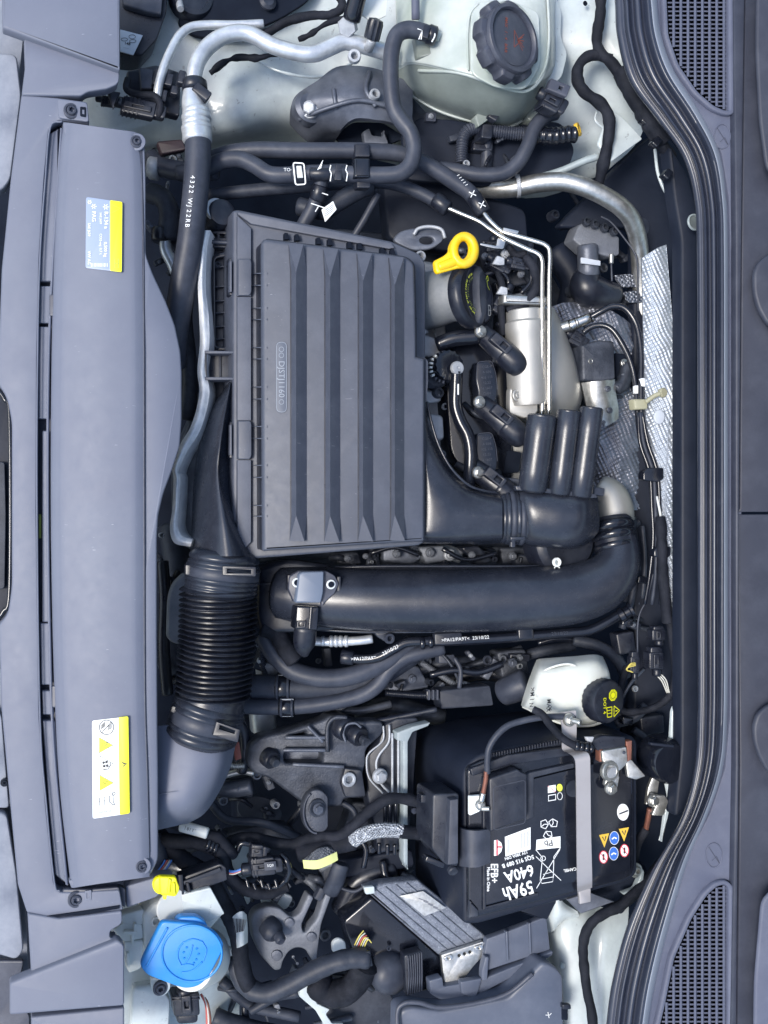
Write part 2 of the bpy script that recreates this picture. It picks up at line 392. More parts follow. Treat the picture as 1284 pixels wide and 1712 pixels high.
# painted inner wings (car body)
def wing(name, rows, m='paint', **kw): return skin(name, rows, m, thick=6, kind='structure', **kw)
wing('inner_wing_upper', [
    [(120, 190, -150), (200, 100, -150), (330, -40, -150), (520, -60, -150), (700, -60, -140), (900, -60, -130), (1080, -60, -120)],
    [(140, 215, -165), (230, 150, -175), (360, 70, -165), (520, 40, -175), (690, 30, -170), (900, 60, -140), (1075, 60, -110)],
    [(200, 240, -200), (270, 195, -190), (390, 120, -170), (520, 90, -200), (690, 110, -190), (960, 150, -180), (1085, 150, -130)],
    [(220, 275, -300), (290, 245, -240), (400, 205, -190), (500, 190, -230), (690, 230, -260), (900, 270, -250), (1070, 230, -190)],
    [(230, 300, -430), (300, 270, -380), (400, 245, -300), (500, 240, -330), (690, 280, -400), (880, 330, -330), (1010, 290, -260)]], subv=5)
wing('inner_wing_lower', [
    [(180, 1520, -190), (230, 1490, -200), (300, 1495, -210), (360, 1500, -230)],
    [(170, 1600, -170), (240, 1570, -190), (330, 1560, -210), (400, 1560, -250)],
    [(160, 1680, -160), (240, 1660, -185), (330, 1670, -215), (400, 1650, -280)],
    [(160, 1790, -150), (240, 1790, -180), (330, 1790, -220), (400, 1790, -320)]])
wing('wing_rail_lower', [
    [(905, 1500, -270), (935, 1485, -235), (975, 1490, -225), (1010, 1500, -220), (1050, 1470, -180)],
    [(905, 1560, -240), (930, 1545, -190), (975, 1545, -180), (1010, 1560, -175), (1050, 1540, -140)],
    [(915, 1620, -230), (935, 1620, -180), (970, 1620, -165), (1005, 1620, -165), (1035, 1620, -130)],
    [(930, 1710, -220), (945, 1710, -170), (975, 1710, -160), (1005, 1710, -160), (1030, 1710, -120)],
    [(930, 1800, -220), (945, 1800, -170), (975, 1800, -160), (1005, 1800, -160), (1030, 1800, -120)]], subv=5)
# raised pressings and seams of the painted wing
plate('wing_pressing', [(925, -20), (940, 20), (938, 60), (950, 90), (940, 130), (915, 150), (900, -20)], -112, 10, 'paint', r=10, bev=3, kind='structure')
plate('wing_pressing', [(1020, 180), (1040, 195), (1075, 232), (1020, 272), (1000, 240)], -116, 6, 'paint', r=4, bev=2, kind='structure')
plate('under_tank_shade', [(672, 222), (700, 196), (760, 200), (842, 216), (900, 200), (940, 205), (962, 250), (950, 285), (900, 305), (800, 312), (680, 300)], -168, 10, 'bay_black', r=10, bev=3, kind='structure')  # dark sheet added over the wing as the shade below the tank
tube('seam_sealer', [(420, 95, -158), (470, 120, -150), (540, 128, -160), (600, 100, -168)], 2.2, 'paint', wob=.3, kind='structure')
tube('seam_sealer', [(985, 150, -118), (1000, 175, -118), (995, 200, -120), (1010, 215, -122)], 2, 'paint', wob=.3, kind='structure')
for a in ((978, 6, -108, 4), (470, 8, -160, 6), (455, 85, -155, 3)): lathe('wing_hole', *a[:3], [(a[3], 0), (a[3], 1.5), (a[3] * .8, 1.5), (a[3] * .8, .2), (.1, .2)], 'void', kind='structure')
# bulkhead
plate('bulkhead', [(930, 380), (1010, 300), (1075, 235), (1110, 215), (1165, 290), (1172, 700), (1172, 1290), (1120, 1480), (1040, 1500), (1060, 1420), (1060, 380)], -230, 20, 'bay_black', r=16, bev=5, kind='structure')
plate('bulkhead_flange', [(1118, 240), (1150, 290), (1166, 350), (1168, 1280), (1150, 1350), (1128, 1370), (1140, 1250), (1140, 400), (1128, 330)], -90, 24, 'bay_black', r=14, bev=4, kind='structure')
plate('bulkhead_hole', circ(1075, 380, 11, ry=16), -228, 3, 'rubber_dark', bev=1, kind='structure')
ring('bulkhead_hole', 1160, 372, -60, 14, 11, 'paint_dark', h=3, kind='structure')
tube('bulkhead_seam', [(1095, 250, -140), (1100, 290, -140), (1112, 320, -140), (1122, 328, -140)], 2.6, 'paint', kind='structure')
plate('bulkhead_hole', circ(1101, 1214, 5.5, ry=8.5), -226, 3, 'paint_dark', bev=.8, kind='structure')
plate('wing_bracket', [(1127, 1181), (1140, 1182), (1136, 1184), (1132, 1238), (1121, 1239), (1124, 1190)], -110, 6, 'paint', r=3, kind='structure')
# bonnet seal
inner = [(1018, -60, 12), (1028, 0, 12), (1032, 60, 10), (1052, 135, 8), (1098, 200, 4), (1140, 260, 2), (1160, 330, 0), (1165, 420, 0), (1166, 700, 0), (1166, 1000, 0), (1166, 1200, 0), (1160, 1290, 0), (1138, 1370, 2), (1090, 1455, 4), (1048, 1550, 8), (1024, 1640, 10), (1014, 1712, 12), (1008, 1780, 12)]
outer = [(1092, -60, 12), (1098, 0, 12), (1106, 60, 10), (1128, 120, 8), (1172, 190, 4), (1203, 255, 2), (1215, 330, 0), (1218, 420, 0), (1218, 700, 0), (1218, 1000, 0), (1217, 1200, 0), (1209, 1285, 0), (1184, 1360, 2), (1150, 1440, 4), (1118, 1550, 8), (1096, 1640, 10), (1084, 1712, 12), (1078, 1780, 12)]
prof = [(0, -60), (.0, -22), (.10, -12), (.19, -11), (.24, -2), (.30, 1), (.35, -7), (.42, -9), (.48, 0), (.58, 3), (.64, -4), (.70, 2), (.78, 10), (.86, 9), (.94, 0), (1.0, -16)]
prof = [(f, h) for f, h in prof]
bs_ = thing('bonnet_seal', 'long black ribbed rubber bonnet seal curving along the base of the windscreen', 'seal', 1190, 856, 0)
def seal_rows(fs, lo=0, hi=99): return [[(a[0] + (b[0] - a[0]) * f, a[1] + (b[1] - a[1]) * f, a[2] + h) for a, b in list(zip(inner, outer))[lo:hi]] for f, h in fs]
skin('seal_body', seal_rows([q for q in prof if q[0] < .87]), 'seal_rubber', bs_, sub=8, subv=3, ang=60)
skin('outer_lip_sheen', seal_rows([(.855, 9), (.87, 10.5), (.91, 8), (.96, 2), (.995, -8), (1.0, -22)]), 'lip_sheen', bs_, sub=8, subv=3, ang=60)  # paler outer strip: sky reflection put into the colour
# cowl panel with two grilles
g1 = [(1104, -60), (1228, -60), (1229, 193), (1212, 193), (1190, 184), (1160, 158), (1128, 112), (1110, 60)]
g2 = [(1216, 1470), (1229, 1482), (1227, 1780), (1080, 1780), (1104, 1680), (1120, 1600), (1150, 1532), (1176, 1492), (1196, 1474)]
cowl = thing('cowl_panel', 'grey plastic cowl panel with two slatted vents beyond the bonnet seal', 'cowl panel', 1225, 856, -20)
edge = [(x + 4 - (8 if abs(y - 800) > 600 else 0), y) for x, y, z in outer]
plate('panel', [(1240, -60)] + [(1240, 1780)] + [(x, y) for x, y in edge[::-1]], -6, 14, 'cowl_plastic', cowl, r=3, bev=1, holes=[rnd(g1, 8), rnd(g2, 8)])
def inset(poly, d):
    cx, cy = sum(p[0] for p in poly) / len(poly), sum(p[1] for p in poly) / len(poly); out = []
    for i in range(len(poly)):
        a, b, c = Vector(poly[i - 1]), Vector(poly[i]), Vector(poly[(i + 1) % len(poly)])
        t1, t2 = (b - a).normalized(), (c - b).normalized(); n1 = Vector((-t1.y, t1.x)); n2 = Vector((-t2.y, t2.x)); nn = (n1 + n2)
        nn = nn.normalized() / max(.4, math.sqrt((1 + t1.dot(t2)) / 2)); out.append(tuple(b + nn * d))
    return out
def yspan(poly, x):
    ys = []
    for i in range(len(poly)):
        a, b = poly[i - 1], poly[i]
        if (a[0] - x) * (b[0] - x) < 0: ys.append(a[1] + (b[1] - a[1]) * (x - a[0]) / (b[0] - a[0]))
    return (min(ys), max(ys)) if len(ys) > 1 else None
def xspan(poly, y):
    s = yspan([(b, a) for a, b in poly], y); return s
for g in (g1, g2):
    i1, i2 = inset(g, 1), inset(g, 9)
    if abs(i1[0][0] - 1165) > abs(g[0][0] - 1165): i1, i2 = inset(g, -1), inset(g, -9)
    plate('vent_frame', i1, 1, 12, 'cowl_plastic', cowl, r=9, bev=3, holes=[rnd(i2, 7)])
    plate('vent_backing', inset(g, 2 if i1[0] == inset(g, 1)[0] else -2), -34, 4, 'void', cowl, r=6, bev=.5)
    x = 1222
    while x > 1085:
        s = yspan(i2, x)
        if s and s[1] - s[0] > 8:
            y0, y1 = s; q = 4
            mk('slat', [P(x - 1.9, y0, -1), P(x + 1.9, y0, -1), P(x + 1.9, y1, -1), P(x - 1.9, y1, -1), P(x + 2, y0, -22), P(x + 6, y0, -22), P(x + 6, y1, -22), P(x + 2, y1, -22)],
               [(0, 3, 2, 1), (0, 4, 7, 3), (1, 2, 6, 5), (0, 1, 5, 4), (3, 7, 6, 2)], 'cowl_plastic', cowl, ang=20)
        x -= 12.0
    ys = [q[1] for q in i2]; y = min(ys) + 5; V = []; F = []; nb = 0
    while y < max(ys) - 2:
        s = xspan(i2, y)
        if s and s[1] - s[0] > 6:
            x0, x1 = s
            mk('crossbar', [P(x0, y - 1.2, -5), P(x1, y - 1.2, -5), P(x1, y + 1.2, -5), P(x0, y + 1.2, -5), P(x0, y + 1, -20), P(x1, y + 1, -20), P(x1, y + 3, -20), P(x0, y + 3, -20)],
               [(0, 3, 2, 1), (0, 1, 5, 4), (3, 7, 6, 2)], 'cowl_plastic', cowl, ang=20)
        y += 7.2
for (cx, cy) in ((1208, 228), (1194, 1430)):
    plate('emblem', circ(cx, cy, 14, 28, ry=21), -4.6, 2, 'cowl_plastic', cowl, bev=.5, holes=[circ(cx, cy, 13, 28, ry=20)])
    stroke([(cx - 9, cy - 14), (cx + 9, cy + 14)], .8, -5.4, 'cowl_dark', cowl, 'emblem')
    stroke([(cx + 9, cy + 14), (cx + 4, cy + 2), (cx - 4, cy + 9)], .8, -5.4, 'cowl_dark', cowl, 'emblem')
trim = thing('windscreen_trim', 'dark plastic trim strips below the windscreen along the right edge of the picture', 'trim', 1260, 856, 0)
plate('trim_strip', [(1227, -60), (1246, -60), (1240, 400), (1236, 850), (1236, 1280), (1230, 1780), (1222, 1780), (1231, 1280), (1231, 400)], 4, 14, 'cowl_dark', trim, bev=2)
plate('trim_panel', [(1248, -60), (1330, -60), (1330, 856), (1234, 856), (1238, 850), (1241, 400)], -2, 12, 'cowl_dark', trim, bev=2)
plate('trim_panel', [(1234, 860), (1330, 860), (1330, 1780), (1233, 1780), (1238, 1280)], -2, 12, 'cowl_dark', trim, bev=2)
plate('bonnet_underside', [(1262, 458), (1268, 440), (1284, 425), (1400, 380), (1400, 640), (1284, 540), (1270, 515), (1263, 490)], 20, 8, 'cowl_dark', r=8, bev=3, lab=('pale grey pressed patch at the right edge beside the upper trim panel', 'panel'))
plate('bonnet_underside', [(1262, 1215), (1268, 1195), (1284, 1180), (1400, 1140), (1400, 1340), (1284, 1290), (1270, 1262), (1263, 1240)], 20, 8, 'cowl_dark', r=8, bev=3, lab=('pale grey pressed patch at the right edge beside the lower trim panel', 'panel'))
plate('bonnet_underside', [(1268, -60), (1400, -60), (1400, 330), (1284, 290), (1272, 200), (1266, 80)], 34, 6, 'cowl_dark', r=20, bev=3, lab=('dark curved bonnet edge in the upper right corner', 'panel'))
plate('bonnet_underside', [(1276, 1500), (1400, 1430), (1400, 1780), (1262, 1780), (1264, 1640)], 34, 6, 'cowl_plastic', r=20, bev=3, lab=('grey curved bonnet edge in the lower right corner', 'panel'))

# ================================================================ FRONT PANEL
sl = thing('lock_carrier', 'long grey plastic front carrier with latch recess along the left edge', 'front panel', 60, 856, -10)
plate('carrier_body', [(36, 158), (95, 163), (146, 170), (150, 206), (100, 200, 8), (82, 214, 10), (74, 300), (66, 430), (62, 600), (61, 860), (66, 1200), (77, 1350), (90, 1475), (98, 1492, 8), (118, 1492), (200, 1488), (206, 1522), (80, 1533), (45, 1526), (30, 1480), (12, 1290), (2, 1180), (-2, 1045), (14, 1025, 14), (20, 980, 14), (20, 705, 14), (12, 665, 14), (-4, 640), (3, 450), (18, 300)], 0, 26, 'front_plastic', sl, r=3, bev=3)
plate('upper_step', [(40, 58), (200, 118), (199, 140, 8), (180, 148), (148, 153), (136, 160), (36, 159), (42, 110)], 3, 26, 'front_plastic', sl, r=4, bev=3)
plate('upper_cover', [(2, -60), (201, -60), (201, 117), (4, 46)], 16, 22, 'front_plastic', sl, r=3, bev=4)
plate('lower_step', [(46, 1527), (100, 1536), (204, 1523), (205, 1545, 8), (184, 1557, 8), (184, 1568, 4), (198, 1572), (52, 1629)], 3, 26, 'front_plastic', sl, r=4, bev=3)
plate('lower_cover', [(16, 1644), (198, 1572), (208, 1580, 6), (208, 1682), (16, 1698)], 14, 22, 'front_plastic', sl, r=5, bev=4)
plate('lower_flange', [(52, 1701), (208, 1685), (208, 1790), (54, 1790)], 2, 20, 'front_plastic', sl, r=3, bev=3)
plate('bolt_tab', [(96, 164), (146, 171), (149, 204), (120, 200), (98, 197)], 4, 10, 'front_plastic', sl, r=5, bev=2)
bolt(120, 186, 4, 13, sl, 'torx', 'front_plastic_dark')
plate('slot', [(134, 178), (144, 179), (144, 196), (134, 194)], 5, 3, 'void', sl, r=2, bev=.5, holes=[[(137, 183), (141, 183), (141, 191), (137, 190)]])
plate('bolt_tab', [(104, 1487), (152, 1487), (200, 1483), (200, 1503), (150, 1520), (108, 1520)], -2, 10, 'front_plastic_dark', sl, r=5, bev=2)
bolt(128, 1503, -2, 14, sl, 'torx', 'front_plastic_dark')
plate('slot', [(142, 1490), (153, 1488), (153, 1505), (142, 1506)], 1, 3, 'front_plastic', sl, r=2, bev=.5, holes=[[(145, 1493), (150, 1493), (150, 1501), (145, 1502)]])
plate('dark_slit', [(78, 1532), (135, 1524), (200, 1514), (200, 1519), (140, 1530)], 2.5, 2, 'void', sl, bev=.4)
# inner gap
plate('gap_channel', [(60, 205), (104, 195), (92, 600), (92, 860), (100, 1300), (125, 1500), (80, 1500), (60, 1100)], -26, 6, 'front_plastic_dark', sl, bev=1)
tube('carrier_lip', [(104, 203, 1), (84, 214, 1), (76, 300, 1), (67, 430, 1), (63, 600, 1), (62, 860, 1), (67, 1200, 1), (78, 1350, 1), (91, 1475, 1), (100, 1490, 1)], 1.5, 'front_plastic', sl, n=8)
for a in [[(80, 225), (98, 215), (97, 470), (66, 470)], [(67, 478), (86, 478), (84, 540), (65, 540)], [(65, 546), (83, 546), (81, 700), (64, 700)], [(71, 720), (81, 720), (83, 1040), (71, 1040)], [(67, 1042), (84, 1042), (88, 1145), (69, 1145)], [(70, 1155), (88, 1155), (91, 1195), (72, 1195)], [(71, 1205), (92, 1205), (99, 1330), (114, 1482), (92, 1462), (82, 1350)]]:
    plate('gap_insert', a, -9, 20, 'front_plastic', sl, r=2, bev=2)
plate('gap_insert', [(65, 860), (69, 860), (69, 900), (65, 900)], -20, 6, 'print_olive', sl, bev=.5)
# front bumper behind
bumper = thing('front_bumper', 'weathered pale grey bumper plastic at the far left edge', 'bumper', 0, 300, -60)
plate('upper_part', [(-60, 82), (28, 90), (36, 160), (18, 300), (4, 318), (-60, 318)], -30, 30, 'bumper_plastic', bumper, r=10, bev=5)
plate('lower_part', [(-60, 1356), (12, 1360), (28, 1460), (40, 1590), (28, 1606), (8, 1600), (-60, 1580)], -30, 30, 'bumper_plastic', bumper, r=10, bev=5)
plate('lower_part', [(-60, 1190), (3, 1192), (11, 1290), (16, 1352), (-60, 1350)], -36, 30, 'bumper_plastic', bumper, r=8, bev=4)
plate('under_panel', [(-80, -80), (36, -80), (40, 60), (30, 160), (10, 320), (-80, 330)], -75, 10, 'bumper_plastic', bumper, bev=3)
plate('under_panel', [(-80, 1120), (10, 1120), (30, 1350), (44, 1530), (56, 1790), (-80, 1790)], -75, 10, 'bumper_plastic', bumper, bev=3)
plate('corner_panel', [(-80, 1606), (40, 1606), (30, 1660), (50, 1700), (50, 1790), (-80, 1790)], -50, 10, 'front_plastic_dark', bumper, r=4, bev=3)
bolt(8, 1308, -30, 7, bumper, 'torx', 'black_plastic')
lt = thing('bonnet_latch', 'dark bonnet latch recess half hidden at the left edge of the picture', 'latch', 0, 850, -40)
plate('recess', [(-60, 640), (14, 655), (22, 700), (22, 990), (8, 1035), (-60, 1050)], -34, 8, 'bay_black', lt, r=8, bev=2)
tube('recess_rim', [(-6, 648, -6), (8, 668, -6), (17, 705, -6), (17, 980, -6), (6, 1022, -6), (-6, 1036, -6)], 4, 'gloss_black', lt, n=8)
plate('latch_plate', [(-60, 770), (8, 772), (10, 860), (8, 985), (-60, 988)], -22, 8, 'rubber_dark', lt, r=6, bev=2)

# radiator cover with stickers
cv = thing('radiator_cover', 'long grey plastic radiator cover with two warning stickers', 'cover', 180, 850, 10)
L = [(106, 204), (97, 300), (90, 450), (86, 620), (85, 850), (88, 1050), (93, 1200), (101, 1330), (119, 1484)]
R0 = [(230, 222), (236, 300), (238, 450), (240, 620), (240, 850), (240, 1050), (242, 1200), (247, 1330), (250, 1466)]
Rr = []
def lerp(a, b, f): return a + (b - a) * f
prof = [(0, -30), (0, -4), (.03, 3), (.08, 7), (.16, 11), (.5, 17), (.85, 13), (.94, 10), (1.0, 6)]
skin('cover_top', [[(lerp(a[0], b[0], f), lerp(a[1], b[1], f), h) for a, b in zip(L, R0)] for f, h in prof], 'front_plastic', cv, sub=4, subv=3, ang=50)
plate('cover_side', [(228, 222), (242, 232, 6), (244, 300), (244, 425), (256, 458), (276, 502), (290, 540), (299, 585), (301, 620), (301, 700), (298, 745), (286, 785), (272, 825), (264, 862), (262, 900), (262, 1060), (263, 1220), (264, 1300), (264, 1440, 10), (252, 1464, 8), (238, 1466), (236, 1300), (232, 1000), (232, 600), (230, 400)], 4, 20, 'front_plastic', cv, r=8, bev=3.5, zf=lambda x, y: -max(0, x - 250) * .28)
plate('end_face', [(105, 203), (228, 220), (228, 236), (108, 226)], 5, 30, 'front_plastic', cv, r=4, bev=2)
plate('end_face', [(114, 1472), (250, 1450), (252, 1464), (120, 1486)], 3, 28, 'front_plastic', cv, r=4, bev=2)
tube('side_groove', [(236, 250, 4.5), (240, 450, 4.5), (241, 850, 4.5), (242, 1150, 4.5), (246, 1290, 4.5), (249, 1425, 4.5)], 1.8, 'front_plastic_dark', cv, n=8)
for y, m_ in ((510, 1), (1165, 1)): plate('clip', rect(88 if y < 900 else 92, y, 10, 36), -2, 6, 'front_plastic_dark', cv, r=3, bev=1)
tube('edge_bead', [(103, 215, -6), (88, 450, -8), (81, 620, -8), (80, 850, -8), (83, 1050, -8), (90, 1250, -8), (112, 1478, -6)], 2.4, 'front_plastic', cv, n=8)
for x, y in ((229, 237), (238, 1448)):
    plate('bolt_pad', circ(x, y, 15), 10, 10, 'front_plastic', cv, bev=2); bolt(x, y, 10, 10.5, cv, 'torx', 'front_plastic_dark')
# sticker one: refrigerant
k1 = thing('refrigerant_sticker', 'pale sticker with yellow right edge and R-134a text on the cover', 'sticker', 173, 392, 17.4)
plate('sticker_base', [(144, 329), (205, 338), (204, 455), (143, 448)], 18.2, 1.2, 'sticker_blue', k1, r=4, bev=.3)
plate('yellow_field', [(184, 334.5), (204.5, 337.5), (203.5, 455), (184, 452.5)], 18.8, 1.2, 'sticker_yellow', k1, r=2.5, bev=.3)
for s, x, y, sz in (('R-134 a', 177.5, 368, 8), ('SAE J639', 168.5, 365, 4.6), ('0,500 kg', 176.5, 417, 6.4), ('CO2-eq: 0,7 t', 168.5, 408, 5.4), ('PAG', 157, 362, 8), ('SAE J639', 149, 384, 5.4), ('VW AG', 149, 431, 6)):
    text(s, x, y, 18.9, sz * 1.15, -90, 'print_white', k1, bold=.02)
for (x, y, r) in ((177, 346, 5), (157, 345, 4.6), (150, 338, 3.6)):
    for i in range(3):
        a = math.pi / 3 * i; stroke([(x - r * math.cos(a), y - r * math.sin(a)), (x + r * math.cos(a), y + r * math.sin(a))], 1.3, 18.4, 'print_white', k1, 'snowflake')
for i in range(12): stroke([(153 + i * 2.4, 440), (153 + i * 2.4, 446)], 1 if i % 3 else 1.6, 18.5, 'print_white', k1, 'barcode')
stroke([(187, 342), (201, 348.5), (187, 356)], .7, 19, 'print_olive', k1, 'warning_triangle', closed=True)
stroke([(192, 433), (198, 433), (198, 448), (192, 448)], 1, 19, 'print_olive', k1, 'book_symbol', closed=True); text('i', 195, 440.5, 19, 9, -90, 'print_olive', k1)
# sticker two: warnings
k2 = thing('warning_sticker', 'white sticker with yellow edge and column of hazard symbols on the cover', 'sticker', 185, 1285, 17)
plate('sticker_base', [(154, 1205), (214, 1198), (217, 1360), (155, 1369)], 18.2, 1.2, 'sticker_white', k2, r=4, bev=.3)
plate('yellow_field', [(198, 1199.5), (214.5, 1197.5), (217, 1360), (200, 1362.5)], 18.8, 1.2, 'sticker_yellow', k2, r=3, bev=.3)
z = 18.5
stroke(circ(178, 1216, 12, 32), 1.3, z, 'print_black', k2, 'prohibition_ring', closed=True); stroke([(170, 1225), (186, 1207)], 1.2, z, 'print_black', k2, 'slash')
for d in range(4): stroke([(180, 1221 - d * 2), (187, 1216 - d * 2.2)], 1, z, 'print_black', k2, 'hand_symbol'); stroke([(169, 1219 - d * 2), (176, 1213 - d * 2)], 1.1, z, 'print_black', k2, 'hand_symbol')
def tri(x, y, s, zz, fillm=None, linem='print_black', par=None, w_=1.3, rot=0):
    pts = [(x - s * .5, y - s * .58), (x + s * .52, y), (x - s * .5, y + s * .58)]
    if fillm: flatp(pts, zz - .1, fillm, par, 'triangle_fill')
    stroke(pts, w_, zz, linem, par, 'triangle_outline', closed=True)
tri(177, 1246, 22, z, 'sticker_yellow', par=k2); tri(178, 1277, 22, z, None, par=k2); tri(178, 1309, 22, z, 'sticker_yellow', par=k2)
for d in (-3.5, 0, 3.5): stroke([(173, 1246 + d), (175.5, 1247.5 + d), (178, 1244.5 + d), (181, 1246 + d)], .9, z + .1, 'print_black', k2, 'heat_symbol')
stroke([(170.5, 1241), (170.5, 1251)], .9, z + .1, 'print_black', k2, 'heat_symbol')
for dx, dy in ((-5, -3), (0, -4), (-4, 3), (1, 2)): plate('fan_symbol', circ(178 + dx, 1278 + dy, 2.3, 10), z + .1, .2, 'print_black', k2, bev=.02)
stroke([(184, 1275), (184, 1281), (180, 1286), (173, 1287)], 1.2, z + .1, 'print_black', k2, 'fan_symbol')
stroke([(172, 1308), (177, 1311), (177, 1306), (183, 1308)], 1, z + .1, 'print_black', k2, 'lightning_symbol')
stroke([(166, 1334), (175, 1333), (175, 1345), (166, 1347)], 1.1, z, 'print_black', k2, 'book_symbol', closed=True); stroke([(166, 1340), (175, 1339)], .6, z, 'print_black', k2, 'book_symbol')
stroke([(183, 1331), (189, 1329), (189, 1340), (192, 1346), (190, 1346), (183, 1341)], 1.1, z, 'print_black', k2, 'oil_symbol', closed=True); stroke(circ(190, 1327, 2.4, 12), 1.1, z, 'print_black', k2, 'oil_symbol', closed=True)
text('5Q0 010 595 A', 178, 1357, z, 4, 6, 'print_black', k2)
flatp([(201.5, 1273), (213, 1277), (207, 1278)], 19, 'print_black', k2, 'warning_symbol'); flatp([(213, 1277), (202, 1285), (207, 1279)], 19, 'print_black', k2, 'warning_symbol')

# ================================================================ INTAKE
# lower snorkel
sn = thing('air_intake_snorkel', 'grey curved intake snorkel below the corrugated hose beside the cover', 'air duct', 320, 1300, -60)
skin('snorkel_shell', [
    [(262, 1215, -52), (295, 1212, -46), (335, 1222, -44), (372, 1238, -52), (392, 1250, -90)],
    [(262, 1260, -40), (295, 1255, -32), (335, 1262, -30), (368, 1275, -44), (384, 1285, -90)],
    [(262, 1310, -30), (290, 1305, -24), (325, 1310, -24), (352, 1320, -44), (366, 1325, -90)],
    [(262, 1355, -28), (285, 1350, -24), (312, 1350, -28), (330, 1355, -50), (342, 1360, -90)],
    [(262, 1388, -60), (280, 1384, -62), (298, 1380, -70), (308, 1378, -85), (314, 1377, -110)]], 'front_plastic', sn, thick=8, subv=5)
tube('moulding_line', [(266, 1328, -23), (300, 1322, -22), (350, 1312, -40)], 1, 'front_plastic', sn, n=6)
# corrugated hose
ch = thing('corrugated_hose', 'thick black corrugated air hose between the grey snorkel and upper duct', 'hose', 360, 1080, -70)
tube('bellows', [(366, 985, -78, 60), (364, 1060, -80, 60), (360, 1110, -80, 59), (356, 1166, -80, 58)], 57, 'black_plastic', ch, n=40, rib=(9.4, .11))
ux = lambda y: 376 - (y - 932) * .13
tube('upper_cuff', [(ux(930), 930, -74, 55), (ux(960), 960, -75, 58), (ux(990), 990, -76, 59)], 58, 'duct_plastic', ch, n=40, sub=3)
tube('lower_cuff', [(356, 1160, -80, 56), (352, 1180, -80, 56), (346, 1205, -78, 58)], 58, 'duct_plastic', ch, n=40, sub=3)
for y, r, h_ in ((931, 59, 4), (941, 60, 3), (947, 62, 3), (967, 62, 3), (975, 60.5, 4), (984, 60, 3)):
    tube('cuff_ring', [(ux(y), y, -75), (ux(y + h_), y + h_, -75)], r, 'duct_plastic', ch, n=40, sub=1)
tube('hose_clamp', [(ux(951), 951, -75), (ux(965), 965, -75)], 61, 'rubber', ch, n=40, sub=1)
plate('clamp_latch', [(372, 946), (428, 948), (428, 964), (372, 962)], -8, 6, 'black_plastic', ch, r=2, bev=1, holes=[[(380, 951), (420, 953), (420, 959), (380, 958)]])
plate('clamp_latch', [(310, 944), (320, 945), (320, 962), (310, 961)], -34, 10, 'black_plastic', ch, r=2, bev=1)
for (x0, y0, x1, y1, r) in ((351, 1178, 0, 1182, 60), (349, 1187, 0, 1191, 61.5), (341, 1214, 0, 1218, 62), (338, 1223, 0, 1229, 61)):
    tube('cuff_ring', [(x0, y0, -78), (x0 - (y1 - y0) * .3, y1, -78)], r, 'duct_plastic', ch, n=40, sub=1)
tube('hose_clamp', [(347, 1194, -78), (342, 1211, -78)], 61, 'rubber', ch, n=40, sub=1)
plate('clamp_latch', [(362, 1206), (402, 1220), (398, 1242), (355, 1230)], -14, 8, 'black_plastic', ch, r=2, bev=1.5, holes=[[(368, 1213), (393, 1222), (392, 1227), (367, 1219)]])
plate('clamp_latch', [(288, 1180), (302, 1184), (298, 1196), (284, 1190)], -38, 8, 'black_plastic', ch, r=2, bev=1)
# upper duct
ud = thing('air_duct', 'glossy black intake duct rising between the front cover and air filter box', 'air duct', 355, 800, -80)
skin('duct_shell', [
    [(383, 636, -110), (350, 690, -118), (332, 745, -122), (324, 800, -124), (321, 860, -124), (318, 930, -122)],
    [(384, 638, -84), (358, 690, -84), (343, 745, -84), (337, 800, -82), (334, 860, -74), (334, 930, -56)],
    [(385, 640, -64), (374, 690, -54), (366, 745, -46), (362, 790, -44), (368, 860, -26), (376, 930, -14)],
    [(387, 640, -72), (380, 690, -66), (373, 745, -64), (371, 800, -64), (384, 860, -44), (404, 930, -30)],
    [(390, 640, -110), (392, 690, -110), (394, 745, -110), (396, 800, -110), (400, 860, -110), (428, 930, -80)]], 'duct_plastic', ud, sub=5, subv=6)
# air filter box
ab = thing('air_filter_box', 'large ribbed charcoal air filter box in the middle of the engine bay', 'air filter box', 560, 640, -60)
base = [(389, 352), (398, 350), (655, 403), (702, 424), (712, 440), (712, 906), (700, 912), (402, 936), (389, 934)]
plate('box_base', base, -64, 90, 'box_plastic', ab, r=4, bev=4)
# raised outer rim
for y0, y1, hi in ((360, 495, 0), (432, 494, 1), (496, 703, 0), (703, 768, 1), (769, 930, 0)):
    if hi: plate('clip_seat', [(398, y0), (419, y0), (421, y0 + 6), (421, y1 - 6), (418, y1), (398, y1)], -54, 12, 'box_plastic', ab, r=3, bev=2)
    else: plate('rim', [(397, y0), (420, y0 + (22 if y0 == 360 else 0)), (420, y1 - (24 if y1 == 930 else 0)), (397, y1)], -57, 12, 'box_rim', ab, bev=1)
plate('rim', [(397, 354), (654, 406), (660, 414), (650, 416), (420, 374), (398, 358)], -57, 12, 'box_rim', ab, bev=1)
lid = [(438, 404, 4), (444, 398, 4), (680, 428, 12), (694, 440, 8), (697, 560), (697, 596), (711, 600), (711, 905, 4), (440, 922, 4)]
def lz(x, y): return -6 * max(0, (x - 640) / 60) 
plate('lid', lid, -16, 13, 'box_plastic', ab, bev=6, bres=3)
plate('lid_wall', [(x + .6, y + (.5 if y < 500 else -.5)) + tuple(q) for x, y, *q in lid], -27, 40, 'black_plastic', ab, bev=1)  # shade of the lid's side put into a black colour
